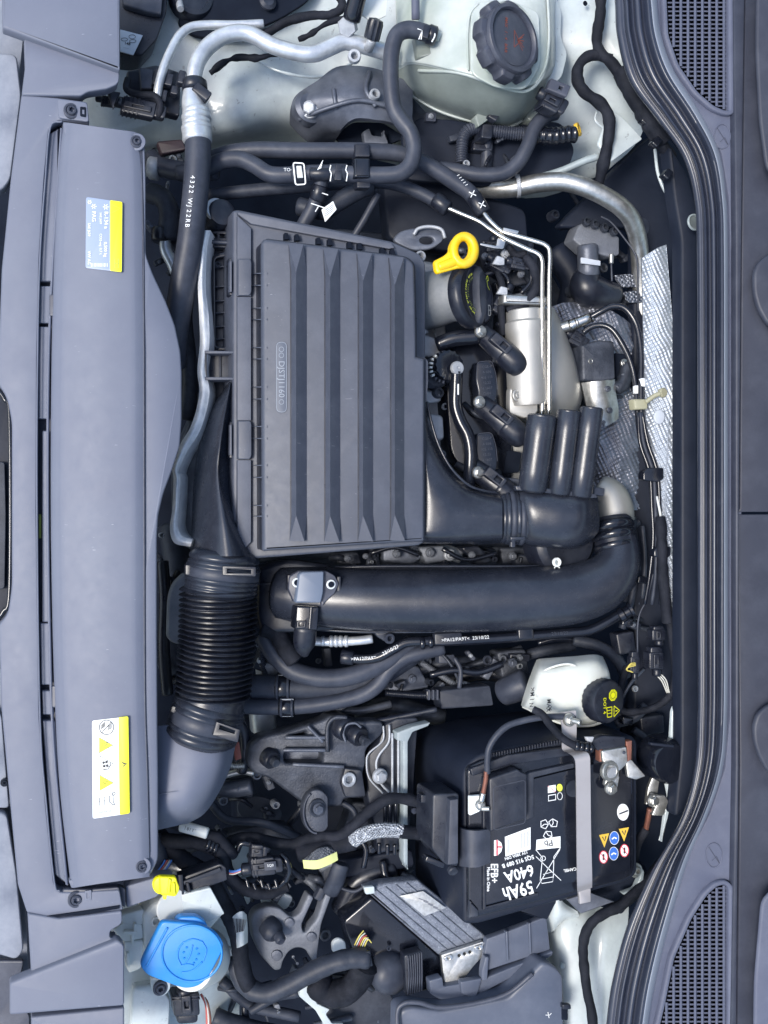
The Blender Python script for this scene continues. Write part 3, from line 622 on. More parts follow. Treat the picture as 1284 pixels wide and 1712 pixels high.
# ridges on the lid
for i, (xt, yt) in enumerate(((483, 409), (541, 417), (597, 424), (650, 431))):
    xl, xp, xr = ((487, 495, 513), (544, 552, 569), (600, 607, 624), (654, 660, 676))[i]
    z0, z1 = -16.0, -1.0; yb = (904, 905, 904, 903)[i]; yr = yt + 2
    V = [P(xt, yt, z0 + .2), P(xt + 25, yr, z0 + .2), P(xl, yt + 46, z0 + .2), P(xr, yt + 46, z0 + .2), P(xp, yt + 46, z1), P(xl, yb - 42, z0 + .2), P(xr, yb - 42, z0 + .2), P(xp, yb - 42, z1), P(xt + 2, yb, z0 + .2), P(xt + 27, yb + 1, z0 + .2)]
    # left and right bases are sunk below the lid's top
    V[0].z += 9 * S; V[1].z += 9 * S; V[8].z += 9 * S; V[9].z += 9 * S
    F = [(0, 4, 1), (0, 2, 4), (1, 4, 3), (2, 5, 7, 4), (4, 7, 6, 3), (7, 8, 9), (5, 8, 7), (7, 9, 6)]
    mk('ridge', V, [f[::-1] for f in F], 'box_plastic', ab, ang=8)
    stroke([(xt, yt), (xl - 1, yt + 46), (xl - 1, yb - 42), (xt + 2, yb)], 2.2, -15.8, 'black_plastic', ab, 'ridge_groove', ex=.15)
for y in (457, 477, 515, 534, 581, 600, 647, 667, 713, 733, 778, 798, 845, 863):
    mk('fin', [P(424, y, -34), P(447, y - 1.8, -15), P(447, y + 1.8, -15), P(418, y, -62), P(438, y - 1.5, -62), P(438, y + 1.5, -62)], [(0, 2, 1), (0, 1, 4, 3), (0, 3, 5, 2), (1, 2, 5, 4)], 'box_rim', ab, ang=10)
for x, y in ((479, 394), (497, 396), (533, 402), (552, 404), (585, 409), (602, 411), (640, 419), (657, 421)):
    plate('slot', [(x - 3, y - 5), (x + 2, y - 5), (x + 5, y + 6), (x - 3, y + 6)], -55, 12, 'void', ab, r=1, bev=.5)
plate('lid_shoulder', [(711, 598), (716, 604), (716, 640), (713, 670), (711, 670)], -30, 20, 'box_plastic', ab, bev=1)
plate('code_plate', rnd([(461.5, 571), (480, 571), (480, 690), (461.5, 690)], 9), -15, 1.6, 'badge', ab, bev=.5)
stroke(rnd([(462.5, 572), (479, 572), (479, 689), (462.5, 689)], 8.5), .8, -14.6, 'badge_print', ab, 'code_outline', closed=True)
text('DJSTJ1160', 470.5, 634, -14.4, 14, -90, 'badge_print', ab, sx=1.02)
for y in (584, 594, 672): stroke(circ(470.5, y, 4, 10), .8, -14.6, 'badge_print', ab, 'star_mark', closed=True)
for y0, y1 in ((431, 493), (705, 766)):
    plate('side_clip', [(383, y0), (394, y0 - 2), (394, y1 + 2), (383, y1)], -70, 20, 'black_plastic', ab, r=2, bev=2)
    plate('side_clip_bar', [(384, y0 + 5), (388, y0 + 5), (388, y1 - 5), (384, y1 - 5)], -60, 12, 'box_plastic', ab, r=1, bev=1)
hb = thing('holder_bracket', 'open black channel bracket clipped to the left of the filter box', 'bracket', 368, 612, -70)
plate('channel_floor', [(344, 588), (395, 588), (395, 634), (344, 634)], -96, 6, 'black_plastic', hb, r=2, bev=1)
plate('channel_wall', [(343, 586), (394, 587), (394, 591), (343, 591)], -66, 36, 'box_rim', hb, bev=1)
plate('channel_wall', [(343, 630), (394, 631), (394, 635), (343, 635)], -66, 36, 'box_rim', hb, bev=1)
plate('channel_end', [(342, 588), (346, 588), (346, 633), (342, 633)], -70, 30, 'black_plastic', hb, bev=1)
stroke([(353, 606), (353, 618), (357, 617), (358, 612), (357, 607)], .9, -95.5, 'rubber', hb, 'marking', closed=True); plate('channel_rib', [(367, 592), (369, 592), (369, 630), (367, 630)], -92, 6, 'rubber', hb, bev=.5)
# dark ribbed housing left of the box
th = thing('thermostat_housing', 'black ribbed plastic housing between the wavy silver edge and filter box', 'housing', 368, 480, -110)
plate('housing_shell', [(350, 412), (385, 408), (388, 700), (350, 700)], -130, 18, 'black_plastic', th, r=8, bev=4)
plate('housing_rim', [(354, 425, 12), (384, 418), (386, 586), (356, 586)], -118, 10, 'gloss_black', th, r=6, bev=2, holes=[rnd([(360, 432), (381, 428), (382, 580), (361, 580)], 6)])
for y in (445, 478, 502, 522, 545, 566): plate('rib', [(360, y), (383, y - 2), (383, y + .5), (360, y + 2.5)], -120, 8, 'rubber_dark', th, bev=.6)
plate('filter_bracket', [(344, 385), (386, 385), (386, 415), (347, 412)], -112, 16, 'black_plastic', th, r=2, bev=2, holes=[[(352, 391), (362, 391), (362, 397), (352, 397)], [(368, 391), (380, 391), (380, 397), (368, 397)]])
tube('bracket_bar', [(350, 404, -104), (384, 406, -104)], 3.4, 'rubber', th, n=8)
lathe('filler_neck', 363, 370, -140, [(24, 0), (24, 26), (22, 30), (21, 44), (17, 46), (.1, 46)], 'black_plastic', th)
ring('neck_ring', 361, 352, -100, 19, 12, 'cast_alu', th, h=8)
# wavy silver casting edge
skin('engine_casting_edge', [
    [(340, 385, -76), (333, 420, -76), (331, 480, -78), (333, 530, -76), (334, 575, -76), (330, 620, -76), (333, 660, -76), (320, 710, -78), (300, 745, -81), (288, 780, -84), (290, 800, -84), (288, 850, -84), (284, 885, -84), (292, 908, -86), (318, 914, -88)],
    [(346, 385, -72), (339, 420, -68), (337, 480, -70), (340, 530, -68), (341, 575, -68), (337, 620, -68), (340, 660, -68), (327, 712, -70), (306, 750, -72), (294, 783, -74), (296, 800, -76), (294, 850, -76), (291, 882, -76), (298, 902, -78), (320, 908, -80)],
    [(352, 385, -78), (346, 420, -76), (344, 480, -78), (349, 530, -76), (350, 575, -76), (345, 620, -76), (350, 660, -76), (336, 716, -76), (312, 756, -81), (299, 786, -84), (301, 800, -84), (299, 850, -84), (297, 878, -84), (304, 896, -86), (322, 902, -88)]], 'bright_cast', sub=10, subv=8, disp=(5, .5, 7), thick=60,
    lab=('wavy bright cast aluminium edge running beside the front cover', 'casting'))
plate('sump_side', [(300, 745), (345, 640), (345, 930), (295, 905), (292, 800)], -175, 40, 'cast_dark', r=6, bev=3, lab=('smudged dark metal side panel between front cover and black intake duct', 'engine cover'))
tube('duct_sleeve', [(314, 470, -165), (308, 530, -165), (314, 590, -168), (318, 640, -172), (312, 700, -176)], 14, 'rubber_dark', lab=('broad dusty black sleeve beside the bulge of the front cover', 'hose'))
# outlet duct to the resonator
od = thing('outlet_duct', 'curved charcoal outlet duct leaving the right side of the filter box', 'air duct', 770, 860, -90)
skin('duct_shell', [
    [(700, 640, -100), (716, 690, -100), (730, 735, -100), (750, 775, -100), (778, 806, -100), (805, 820, -100), (840, 826, -100)],
    [(700, 645, -52), (712, 700, -46), (722, 742, -44), (742, 782, -44), (772, 814, -48), (803, 828, -54), (840, 836, -62)],
    [(700, 700, -40), (710, 740, -34), (716, 780, -32), (738, 815, -32), (770, 838, -36), (803, 848, -42), (840, 852, -48)],
    [(700, 860, -38), (715, 865, -32), (730, 868, -30), (750, 869, -30), (775, 869, -33), (805, 868, -38), (840, 868, -45)],
    [(700, 900, -42), (715, 902, -42), (730, 903, -42), (750, 903, -44), (775, 902, -48), (805, 900, -54), (840, 897, -58)],
    [(700, 908, -110), (715, 909, -110), (730, 909, -110), (750, 909, -110), (775, 909, -110), (805, 910, -105), (840, 908, -100)]], 'duct_plastic', od, sub=5, subv=5)
tube('duct_edge', [(714, 672, -48), (722, 708, -46), (734, 745, -46), (754, 782, -46), (782, 810, -52), (808, 820, -60), (832, 824, -72)], 2.2, 'duct_plastic', od, n=8)
for x, r in ((838, 43), (845, 45), (853, 46.5), (861, 45), (868, 46), (875, 43)):
    tube('clamp_ring', [(x, 866, -96), (x + 4, 866, -96)], r, 'duct_plastic' if r < 46 else 'rubber', od, n=36, sub=1)
plate('clamp_lug', rect(866, 900, 24, 5), -52, 4, 'duct_plastic', od, r=1, bev=1); plate('clamp_lug', rect(858, 910, 8, 10), -70, 6, 'duct_plastic', od, r=2, bev=1)
# resonator with three pipes
rs = thing('intake_resonator', 'glossy black resonator box carrying three upright round pipes', 'resonator', 935, 850, -80)
skin('resonator_shell', [
    [(868, 818, -110), (885, 820, -106), (915, 823, -104), (950, 826, -104), (980, 828, -106), (998, 830, -112)],
    [(869, 822, -70), (885, 822, -60), (915, 825, -56), (950, 828, -56), (980, 830, -60), (999, 833, -84)],
    [(870, 845, -60), (885, 845, -46), (915, 848, -40), (950, 852, -38), (980, 856, -44), (1002, 860, -84)],
    [(872, 880, -66), (888, 882, -50), (915, 884, -44), (950, 888, -42), (978, 888, -52), (1001, 886, -90)],
    [(876, 905, -80), (890, 908, -72), (915, 910, -66), (945, 912, -64), (970, 910, -74), (990, 902, -100)],
    [(880, 912, -120), (892, 914, -115), (915, 916, -112), (945, 918, -112), (968, 916, -116), (984, 908, -125)]], 'duct_plastic', rs, sub=5, subv=5)
plate('flange', [(862, 812), (880, 812), (997, 826), (1000, 832), (990, 833), (880, 821), (864, 820)], -52, 8, 'duct_plastic', rs, r=2, bev=1.5)
for (x0, y0, x1, y1, r) in ((906, 697, 890, 818, 24.5), (951, 689, 935, 824, 19.5), (989, 684, 970, 828, 19.5)):
    pz = thing; o = tube('pipe', [(x0, y0, -46, r), (x1, y1, -62, r * .98)], r, 'duct_plastic', rs, n=32, sub=4)
    ring('pipe_cap', x0, y0 + 1, -46, r * .98, r * .6, 'duct_plastic', rs, h=3, axis=(.12, -1, .1))
# intake elbow below
lathe('turbo_inlet_elbow', 941, 905, -150, [(60, -30), (60, 0), (57, 8), (50, 12), (46, 20), (.1, 20)], 'black_plastic', lab=('round black inlet elbow under the glossy resonator box', 'elbow'))

# the open bonnet stands up behind the windscreen edge, just outside the picture
bon = thing('bonnet', 'raised white bonnet standing open beyond the right edge', 'bonnet', 1400, 856, 40)
def bon_panel(nm, x0, y0, y1, z0, z1, th, m):
    V = [P(x0, y, 0) * 1 for y in (y0, y1)]; a_, b_ = V; up = Vector((.10, 0, 1))
    q = [a_ + up * z0 * S, b_ + up * z0 * S, b_ + up * z1 * S, a_ + up * z1 * S]; n_ = Vector((th * S, 0, 0))
    mk(nm, q + [v + n_ for v in q], [(0, 1, 2, 3), (7, 6, 5, 4), (0, 4, 5, 1), (3, 2, 6, 7), (0, 3, 7, 4), (1, 5, 6, 2)], m, bon)
bon_panel('outer_skin', 1420, -60, 1780, 150, 1080, 14, 'paint')  # lower edge raised, an added gap that lets sky light reach the seal
bon_panel('insulation_pad', 1408, 120, 1600, 230, 960, 10, 'bay_black')
# ================================================================ TOP LEFT
hu = thing('headlamp_housing', 'black headlamp housing with printed label in the upper left corner', 'headlamp', 250, 40, -110)
plate('housing', [(196, -60), (285, -60), (278, 22), (262, 66), (238, 92), (196, 90)], -100, 60, 'black_plastic', hu, r=5, bev=4)
plate('housing_lid', [(206, -60), (276, -60), (270, 24), (246, 20), (206, 8)], -86, 14, 'rubber', hu, r=5, bev=3)
lathe('rear_cap', 318, 6, -150, [(36, 0), (36, 20), (33, 26), (26, 28), (24, 24), (.1, 24)], 'black_plastic', hu)
lathe('pin', 300, 4, -120, [(6, 0), (6, 20), (5, 22), (.1, 22)], 'cast_alu', hu, axis=(.2, .8, .5))
plate('label_plate', [(201, 49), (239, 59), (223, 92), (201, 86)], -96, 2, 'pale_label', hu, r=1, bev=.3)
text('148', 213, 73, -95.6, 7, -8, 'print_black', hu, bold=.01); text('------', 211, 80, -95.6, 5, -12, 'print_grey', hu)
for x in (208, 222): stroke(circ(x, 66 + (x - 208) * .2, 5.5, 14, ry=2.6), .8, -95.4, 'print_black', hu, 'emblem', closed=True)
stroke(circ(221, 61.5, 5.5, 16, ry=3.4), .8, -95.4, 'print_black', hu, 'emblem', closed=True)
plate('wheel_arch_void', [(330, -60), (560, -60), (515, 2), (470, 30), (400, 60), (330, 62), (296, 40)], -138, 10, 'void', r=14, bev=2, kind='structure')
lathe('rubber_grommet', 447, 4, -128, [(14, 0), (14, 4), (9, 8), (.1, 8)], 'rubber_dark', lab=('round dark grommet at the top edge above the silver pipes', 'grommet'))
# connector pair left
connector(232, 178, -60, 27, 92, 12, lab='black plug connector pointing left at the corner of the front cover', ribs=4)
connector(182, 168, -64, 15, 40, 8, lab='small round black plug tip beside the upper carrier step', ribs=2, latch=False)
plate('connector_wedge', [(179, 150), (202, 154), (190, 181)], -50, 10, 'rubber', r=2, bev=2, lab=('small grey triangular tab standing on the black plug by the cover', 'tab'))
tube('cable', [(214, 132, -70), (212, 150, -66), (232, 158, -60), (258, 160, -56), (268, 175, -58), (266, 195, -66)], 5.5, 'cloth_tape', wob=.1, lab=('short taped cable looping into the plug beside the front cover corner', 'cable'))
pbk = thing('pipe_clip_block', 'black clip block holding the thin silver pipe at upper left', 'clip', 280, 150, -80)
plate('block', [(212, 118), (262, 108), (300, 120), (302, 150), (300, 195), (250, 182), (215, 150)], -92, 20, 'black_plastic', pbk, r=5, bev=3)
plate('block_plate', [(233, 112), (256, 116), (255, 148), (236, 148)], -80, 10, 'rubber', pbk, r=2, bev=2)
for a in ((262, 128, 10, 26), (282, 132, 14, 20), (292, 150, 12, 14), (275, 160, 8, 20)): plate('clip_tooth', rect(*a, 12), -66, 14, 'black_plastic', pbk, r=2, bev=1.5)
# AC pipes
tube('refrigerant_pipe', [(440, 40, -96), (395, 42, -92), (345, 42, -86), (318, 46, -80), (300, 60, -74), (287, 82, -68), (274, 112, -64), (266, 140, -64), (263, 160, -68)], 7.2, 'pipe_alu', n=16, lab=('thin silver refrigerant pipe bending down at the upper left', 'pipe'))
acp = thing('refrigerant_line', 'thick silver refrigerant line running into a long black hose beside the front cover', 'pipe', 330, 180, -70)
tube('metal_pipe', [(660, 92, -110), (628, 82, -100), (600, 74, -92), (575, 70, -88), (550, 80, -84), (525, 90, -80), (495, 88, -78), (455, 76, -74), (415, 56, -68), (380, 58, -64), (350, 76, -60), (332, 100, -56), (325, 125, -56), (324, 150, -58), (325, 168, -58)], 13.2, 'pipe_alu', acp, n=20)
tube('pipe_joint', [(322, 150, -56, 15), (323, 172, -56, 19), (326, 185, -56, 21)], 18, 'pipe_alu', acp, n=24)
for y, r in ((186, 23), (194, 24.5), (204, 23.5), (213, 25)): tube('crimp_ring', [(328, y, -56), (329, y + 7, -56)], r, 'pipe_alu', acp, n=28, sub=1)
tube('crimp_sleeve', [(329, 214, -56, 24), (330, 236, -56, 24.5)], 24, 'pipe_alu', acp, n=28)
tube('rubber_hose', [(331, 215, -55), (331, 260, -55), (328, 310, -56), (323, 360, -60), (317, 410, -64), (308, 460, -72), (300, 510, -84), (292, 560, -100), (290, 610, -125)], 21.5, 'rubber', acp, n=28)
for i, ch_ in enumerate('4322 WJ22RB'):
    f = i / 10; text(ch_, 322 - f * 9, 296 + f * 81, -31 - f * 5, 10.5, -90 - 5, 'print_white', acp, bold=.006)
tube('pipe_clamp', [(325, 138, -56), (326, 150, -56)], 21, 'black_plastic', acp, n=24, sub=1)
plate('clamp_block', rect(338, 152, 32, 16, 38), -36, 20, 'black_plastic', acp, r=3, bev=2)
plate('clamp_block', rect(304, 128, 12, 22, 12), -44, 16, 'black_plastic', acp, r=3, bev=2)
tube('service_neck', [(616, 82, -86), (622, 66, -66)], 8, 'cast_alu', acp, n=16, sub=1)
ring('pipe_lug', 592, 96, -76, 11, 5, 'cast_alu', acp, h=10, axis=(.1, .2, 1))
lathe('service_valve_cap', 621, 66, -70, [(12, 0), (13, 3), (13, 24), (11, 30), (3, 32), (.1, 29)], 'black_plastic', axis=(.35, -1, .7), n=36, mod=lambda a, r, h: 1 + (.06 * math.cos(12 * a) if r > 9 else 0), lab=('small black ribbed valve cap on the silver pipe left of the coolant tank', 'cap'))
gs = thing('gas_strut', 'black gas strut end with silver hexagonal foot at the top edge', 'strut', 585, 40, -60)
tube('strut_body', [(607, -40, -20), (588, 32, -60)], 15, 'gloss_black', gs, n=24)
lathe('hex_foot', 583, 42, -76, [(17, 0), (17, 12), (15, 15), (.1, 15)], 'cast_alu', gs, axis=(-.2, .7, .8), n=36, mod=hexm)
plate('card', [(606, -20), (648, -20), (646, 26), (622, 37), (602, 22)], -66, 3, 'white_plastic', r=2, bev=.5, lab=('white label card standing behind the strut at the top edge', 'label'))

tube('wire_harness', [(540, -40, -90), (572, 4, -96), (556, 24, -96), (520, 26, -98), (480, 36, -100), (440, 58, -108), (405, 62, -116)], 7, 'cloth_tape', wob=.3, lab=('ragged taped harness above the thick silver pipe', 'wire harness'))
tube('wire_harness', [(575, 30, -92), (545, 40, -98), (518, 58, -106), (500, 66, -112)], 4.5, 'cloth_tape', wob=.5, lab=('short twisted tape strip crossing above the thick silver pipe', 'wire harness'))
tube('cable', [(352, 122, -120), (375, 104, -118), (400, 96, -118), (430, 97, -118), (452, 92, -118), (475, 86, -118)], 5, 'cloth_tape', wob=.6, lab=('ragged black cable lying on the white wing under the silver pipe', 'cable'))
# engine mount
em = thing('engine_mount', 'dark cast engine mount bracket between white wing and coolant tank', 'mount', 565, 175, -130)
skin('mount_casting', [
    [(484, 205, -190), (486, 180, -150), (496, 158, -140), (530, 135, -130), (562, 112, -126), (600, 110, -128), (640, 118, -132), (690, 140, -150)],
    [(500, 222, -180), (500, 190, -135), (510, 172, -125), (540, 158, -112), (580, 145, -106), (610, 146, -110), (645, 160, -118), (690, 180, -140)],
    [(520, 236, -180), (530, 208, -140), (550, 186, -118), (575, 172, -106), (600, 170, -106), (622, 174, -110), (650, 184, -120), (690, 200, -145)],
    [(556, 238, -210), (566, 222, -150), (580, 206, -128), (595, 198, -120), (612, 198, -120), (626, 200, -122), (652, 204, -130), (700, 220, -150)]], 'cast_dark', em, thick=10, subv=5)
for a in ([(558, 150, -108), (560, 165, -106), (562, 182, -112)], [(618, 120, -118), (612, 150, -106), (628, 178, -108)], [(500, 200, -136), (545, 182, -110), (600, 168, -102), (650, 178, -112)]): tube('mount_rib', [(*q, 4) for q in a], 4, 'cast_dark', em, n=10)
ring('mount_boss', 625, 160, -104, 9, 5, 'cast_alu', em, h=8)
lathe('mount_foot', 515, 186, -150, [(28, 0), (27, 16), (20, 22), (.1, 22)], 'cast_dark', em, n=24)
bolt(518, 183, -124, 15, em, 'hex', 'cast_alu', axis=(-.1, .1, 1))
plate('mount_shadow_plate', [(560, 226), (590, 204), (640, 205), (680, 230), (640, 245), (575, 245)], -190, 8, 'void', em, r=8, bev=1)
plate('inner_web', [(607, 220), (618, 214), (622, 226), (640, 228), (642, 216), (650, 240), (610, 242)], -170, 10, 'cast_dark', em, r=3, bev=2)
plate('mount_plate', [(680, 150), (720, 195), (745, 200), (740, 240), (690, 230), (660, 190)], -190, 20, 'cast_black', em, r=8, bev=3)
plate('pad', rect(721, 195, 17, 15, 4), -160, 12, 'rubber', em, r=2, bev=1); bolt(721, 194, -158, 4.5, em, 'torx', 'cast_alu')
cax = (.68, .03, 1)
ct = thing('coolant_tank', 'milky coolant expansion tank with rounded lower corner at the top', 'tank', 800, 90, -80)
tk = [
    [(660, -60, -140), (700, -60, -80), (770, -60, -40), (850, -60, -36), (905, -60, -50), (935, -60, -120)],
    [(662, 30, -140), (694, 24, -84), (770, 14, -40), (850, 10, -36), (912, 10, -48), (930, 20, -120)],
    [(663, 100, -140), (690, 96, -90), (768, 108, -42), (850, 120, -38), (915, 100, -50), (930, 96, -120)],
    [(664, 118, -146), (696, 106, -94), (768, 122, -47), (850, 146, -44), (900, 138, -54), (928, 118, -126)],
    [(665, 126, -152), (702, 126, -104), (770, 136, -62), (850, 158, -60), (894, 150, -70), (926, 124, -132)],
    [(668, 144, -165), (715, 158, -128), (775, 178, -112), (840, 192, -108), (884, 180, -118), (918, 142, -155)],
    [(672, 150, -200), (720, 180, -170), (790, 204, -160), (842, 214, -160), (880, 196, -170), (912, 158, -200)]]
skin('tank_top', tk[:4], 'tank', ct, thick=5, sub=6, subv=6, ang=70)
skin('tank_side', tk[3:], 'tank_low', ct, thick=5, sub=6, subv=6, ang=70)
for y_ in (26, 58): tube('tank_seam', [(715, y_, -74), (770, y_ - 4, -44), (786, y_ - 4, -38)], 1.6, 'tank', ct, n=8)
tube('tank_seam', [(783, 118, -36), (782, 60, -36), (786, 24, -34), (800, 6, -33)], 1.8, 'tank', ct, n=8)
tube('tank_seam', [(915, -20, -46), (918, 60, -48), (912, 110, -48), (896, 140, -50)], 2.4, 'tank', ct, n=8)
tube('mould_seam', [(664, 132, -152), (690, 160, -166), (735, 186, -162), (790, 203, -158), (842, 213, -158), (880, 196, -168), (910, 158, -196)], 2.4, 'tank', ct, n=8)
tube('tank_ridge', [(700, 118, -96), (768, 122, -49), (840, 146, -46), (880, 152, -50), (905, 130, -52), (916, 95, -50)], 3, 'tank', ct, n=8)
plate('window_recess', [(694, 54), (742, 42), (744, 90), (700, 92)], -66, 14, 'tank_low', ct, r=4, bev=2, tilt=(.45, 0))
plate('recess', rnd([(788, 20), (800, 2), (860, 2), (902, 20), (904, 110), (880, 150), (830, 146), (788, 124)], 14), -33, 4, 'tank', ct, bev=2)
tube('strap_rod', [(694, -40, -30), (695, 32, -60)], 7, 'cowl_plastic', ct, n=14)
lathe('filler_neck', 834, 77, -44, [(56, 0), (56, 34), (54, 38), (.1, 18)], 'tank', ct, axis=cax)
plate('outlet_block', [(885, 150), (925, 135), (935, 175), (900, 205), (880, 200)], -150, 30, 'tank_low', ct, r=8, bev=4)
plate('tank_clip', [(794, 194), (828, 165), (838, 170), (836, 186), (800, 212)], -120, 16, 'tank_low', ct, r=3, bev=2)
plate('tank_clip', rect(828, 190, 16, 20, 30), -112, 14, 'black_plastic', ct, r=2, bev=2)
cc = sub_root('coolant_cap', 852, 76, -20, ct, 'large round dark cap with eight grip lobes')

def lobes(a, r, h):
    if r < 50: return 1
    t = (math.cos(8 * a + .6) + 1) / 2; return 1 - .10 * (1 - min(1, max(0, (t - .25) * 4)))
cb = (838, 77, -6)
lathe('cap_skirt', *cb, [(63, 0), (65, 4), (65, 18), (63, 23), (57, 26), (52, 26)], 'front_plastic_dark', cc, cax, n=120, mod=lobes)
lathe('cap_ring', *cb, [(55, 20), (55, 29), (53, 32), (48, 33), (46, 31), (45, 24), (44, 24), (.1, 24)], 'front_plastic_dark', cc, cax, n=64)
lathe('cap_disc', *cb, [(43, 22), (42, 27), (34, 28.5), (.1, 29)], 'front_plastic_dark', cc, cax, n=64)
def cat_(u, v, h=29.4):
    n_ = Vector((cax[0], -cax[1], cax[2])).normalized(); e2 = Vector((0, -1, 0)); e2 = (e2 - n_ * e2.dot(n_)).normalized(); e1 = e2.cross(n_); e1 = -e1 if e1.x < 0 else e1
    return P(*cb) + (e1 * u + e2 * v + n_ * h) * K(cb[2]) * S
for i, ch_ in enumerate('MAX 1,4 BAR'):
    if ch_ == ' ': continue
    o = text(ch_, 0, 0, -60, 8, -90, 'print_rust', None, bold=.015); me_ = o.data; c0 = P(0, 0, -60); V = []
    for v in me_.vertices:
        w_ = (v.co + o.location - c0) / (S * K(-60)); V.append(cat_(w_.x - 16, -w_.y - 26 + i * 5.2))
    COL.objects.unlink(o); mk('lettering', V, [tuple(f.vertices) for f in me_.polygons], 'print_rust', cc, ang=0)
def cstroke(pts, w_, closed=False):
    V = []; F = []; q = pts + ([pts[0]] if closed else [])
    for i in range(len(q) - 1):
        a, b = Vector(q[i]), Vector(q[i + 1]); t = (b - a).normalized(); n_ = Vector((-t.y, t.x)) * w_ / 2; b0 = len(V)
        for c_ in (a + n_, b + n_, b - n_, a - n_): V.append(cat_(c_.x, c_.y))
        F.append((b0, b0 + 1, b0 + 2, b0 + 3))
    mk('hazard_mark', V, F, 'print_rust', cc, ang=0)
cstroke([(2, -14), (2, 14), (14, 2)], 1.2, True)
for i in range(6): cstroke([(9, 0), (24 - (i % 2) * 3, -14 + i * 5.5)], 1.1)
# sensor on tank
connector(925, 168, -70, 32, 52, 28, lab='black plug on the coolant tank outlet beside the white wing', m='black_plastic', ribs=2)
plate('plug_face', rect(935, 146, 36, 20, 22), -60, 10, 'front_plastic_dark', r=2, bev=2, holes=[rect(938, 147, 6, 6, 22)], lab=('small grey plug face with square hole beside the coolant tank', 'plug'))
# hoses round the tank
th_ = thing('coolant_hose', 'black U-shaped hose from the coolant tank spout looping down to the joint', 'hose', 660, 160, -60)
tube('hose', [(724, 60, -50), (700, 52, -44), (680, 50, -42), (664, 58, -42), (656, 80, -44), (653, 110, -46), (654, 150, -50), (659, 182, -54), (672, 204, -56), (686, 222, -58), (692, 248, -60), (686, 275, -62), (668, 290, -64), (640, 293, -66), (600, 292, -68), (560, 290, -70), (520, 290, -72), (480, 293, -74), (450, 291, -76), (425, 276, -80), (400, 266, -86), (370, 270, -96), (340, 284, -106), (300, 290, -120)], 13.5, 'rubber', th_, n=22)
band(716, 57, -48, 727, 61, -50, 15.5, 'black_plastic', th_); plate('clamp_ear', rect(713, 52, 11, 22, 15), -30, 6, 'black_plastic', th_, r=2, bev=1.5)
stroke([(698, 48), (706, 51), (700, 66)], 1.6, -29, 'print_white', th_, 'paint_mark'); stroke([(706, 51), (704, 66)], 1.6, -29, 'print_white', th_, 'paint_mark')
tube('clamp_wire', [(722, 70, -36), (727, 60, -34), (726, 52, -38)], 1.3, 'print_white', th_, n=6)
lathe('tank_spout', 735, 63, -58, [(8, 0), (8, 20), (.1, 20)], 'tank', th_, axis=(-1, -.3, .2))
tube('coolant_hose', [(300, 292, -130), (350, 268, -118), (385, 256, -108), (430, 251, -102), (500, 252, -100), (560, 252, -99), (620, 253, -100), (660, 256, -104), (690, 264, -108), (730, 285, -112), (765, 308, -116), (785, 322, -118), (800, 342, -120)], 13.2, 'rubber', n=22, lab=('straight black hose along the upper side passing under the looped tank hose', 'hose'))
tube('vacuum_hose', [(345, 328, -130), (390, 322, -126), (440, 317, -124), (500, 312, -122), (560, 307, -122), (620, 304, -122), (660, 308, -122), (700, 322, -120), (730, 338, -118), (745, 346, -116)], 10.5, 'rubber_dark', n=20, lab=('thin black hose above the filter box ending at a steel tube', 'hose'))
tube('coolant_hose', [(250, 262, -150), (262, 275, -148), (290, 284, -140), (330, 288, -128), (360, 284, -120)], 16, 'rubber', n=20, lab=('dusty hose stub with pale ring at the right of the front cover', 'hose'))
band(252, 280, -146, 264, 282, -146, 19, 'cast_alu', lab=('pale worn clamp ring on the hose stub beside the cover', 'clamp'))
plate('red_label_cap', [(262, 236), (305, 232), (312, 250), (270, 258)], -120, 16, 'dull_red', r=5, bev=3, lab=('dark red cap under the long black refrigerant hose', 'cap'))
tube('coolant_hose', [(250, 322, -190), (270, 330, -185), (282, 350, -180), (282, 380, -178), (280, 400, -178)], 17, 'rubber_dark', n=20, lab=('dark hose elbow squeezed between front cover and refrigerant hose', 'hose'))
band(268, 384, -172, 268, 402, -172, 15, 'black_plastic', lab=('black clip sleeve on the elbow beside the front cover', 'clip'))
tube('coolant_pipe', [(276, 402, -176), (278, 420, -176), (288, 440, -178), (294, 455, -180)], 10, 'pipe_alu', lab=('short bright pipe bend beside the front cover', 'pipe'))
# T-joint with clamps
tj = thing('hose_joint', 'black T-joint with white marked clamps in the looped hose above the filter box', 'joint', 540, 292, -60)
tube('joint_body', [(520, 291, -66), (556, 291, -66)], 11, 'black_plastic', tj, n=20, sub=2)
tube('spring_clamp', [(490, 291, -72), (510, 291, -72)], 15.3, 'rubber_dark', tj, n=24, sub=1)
stroke(rnd([(490, 272), (508, 273), (511, 308), (494, 309)], 4), 2.2, -55, 'print_white', tj, 'clamp_wire', closed=True)
plate('clamp_tag', [(496, 277), (504, 277), (507, 297), (498, 297)], -54, 3, 'white_plastic', tj, r=1, bev=.6)
tube('spring_clamp', [(552, 290, -70), (580, 290, -70)], 15.3, 'rubber_dark', tj, n=24, sub=1)
plate('clamp_ear', rect(566, 288, 12, 26, 4), -54, 5, 'black_plastic', tj, r=2, bev=1)
for x in (553, 580):
    stroke([(x, 276), (x - 2, 284), (x + 1, 290), (x - 1, 303)], 1.8, -54, 'print_white', tj, 'clamp_wire')
plate('saddle_bracket', [(594, 240), (618, 240), (619, 262), (594, 262)], -80, 16, 'black_plastic', tj, r=2, bev=2)
plate('saddle_bracket', [(593, 264), (619, 264), (619, 296), (593, 296)], -50, 16, 'gloss_black', tj, r=2, bev=3)
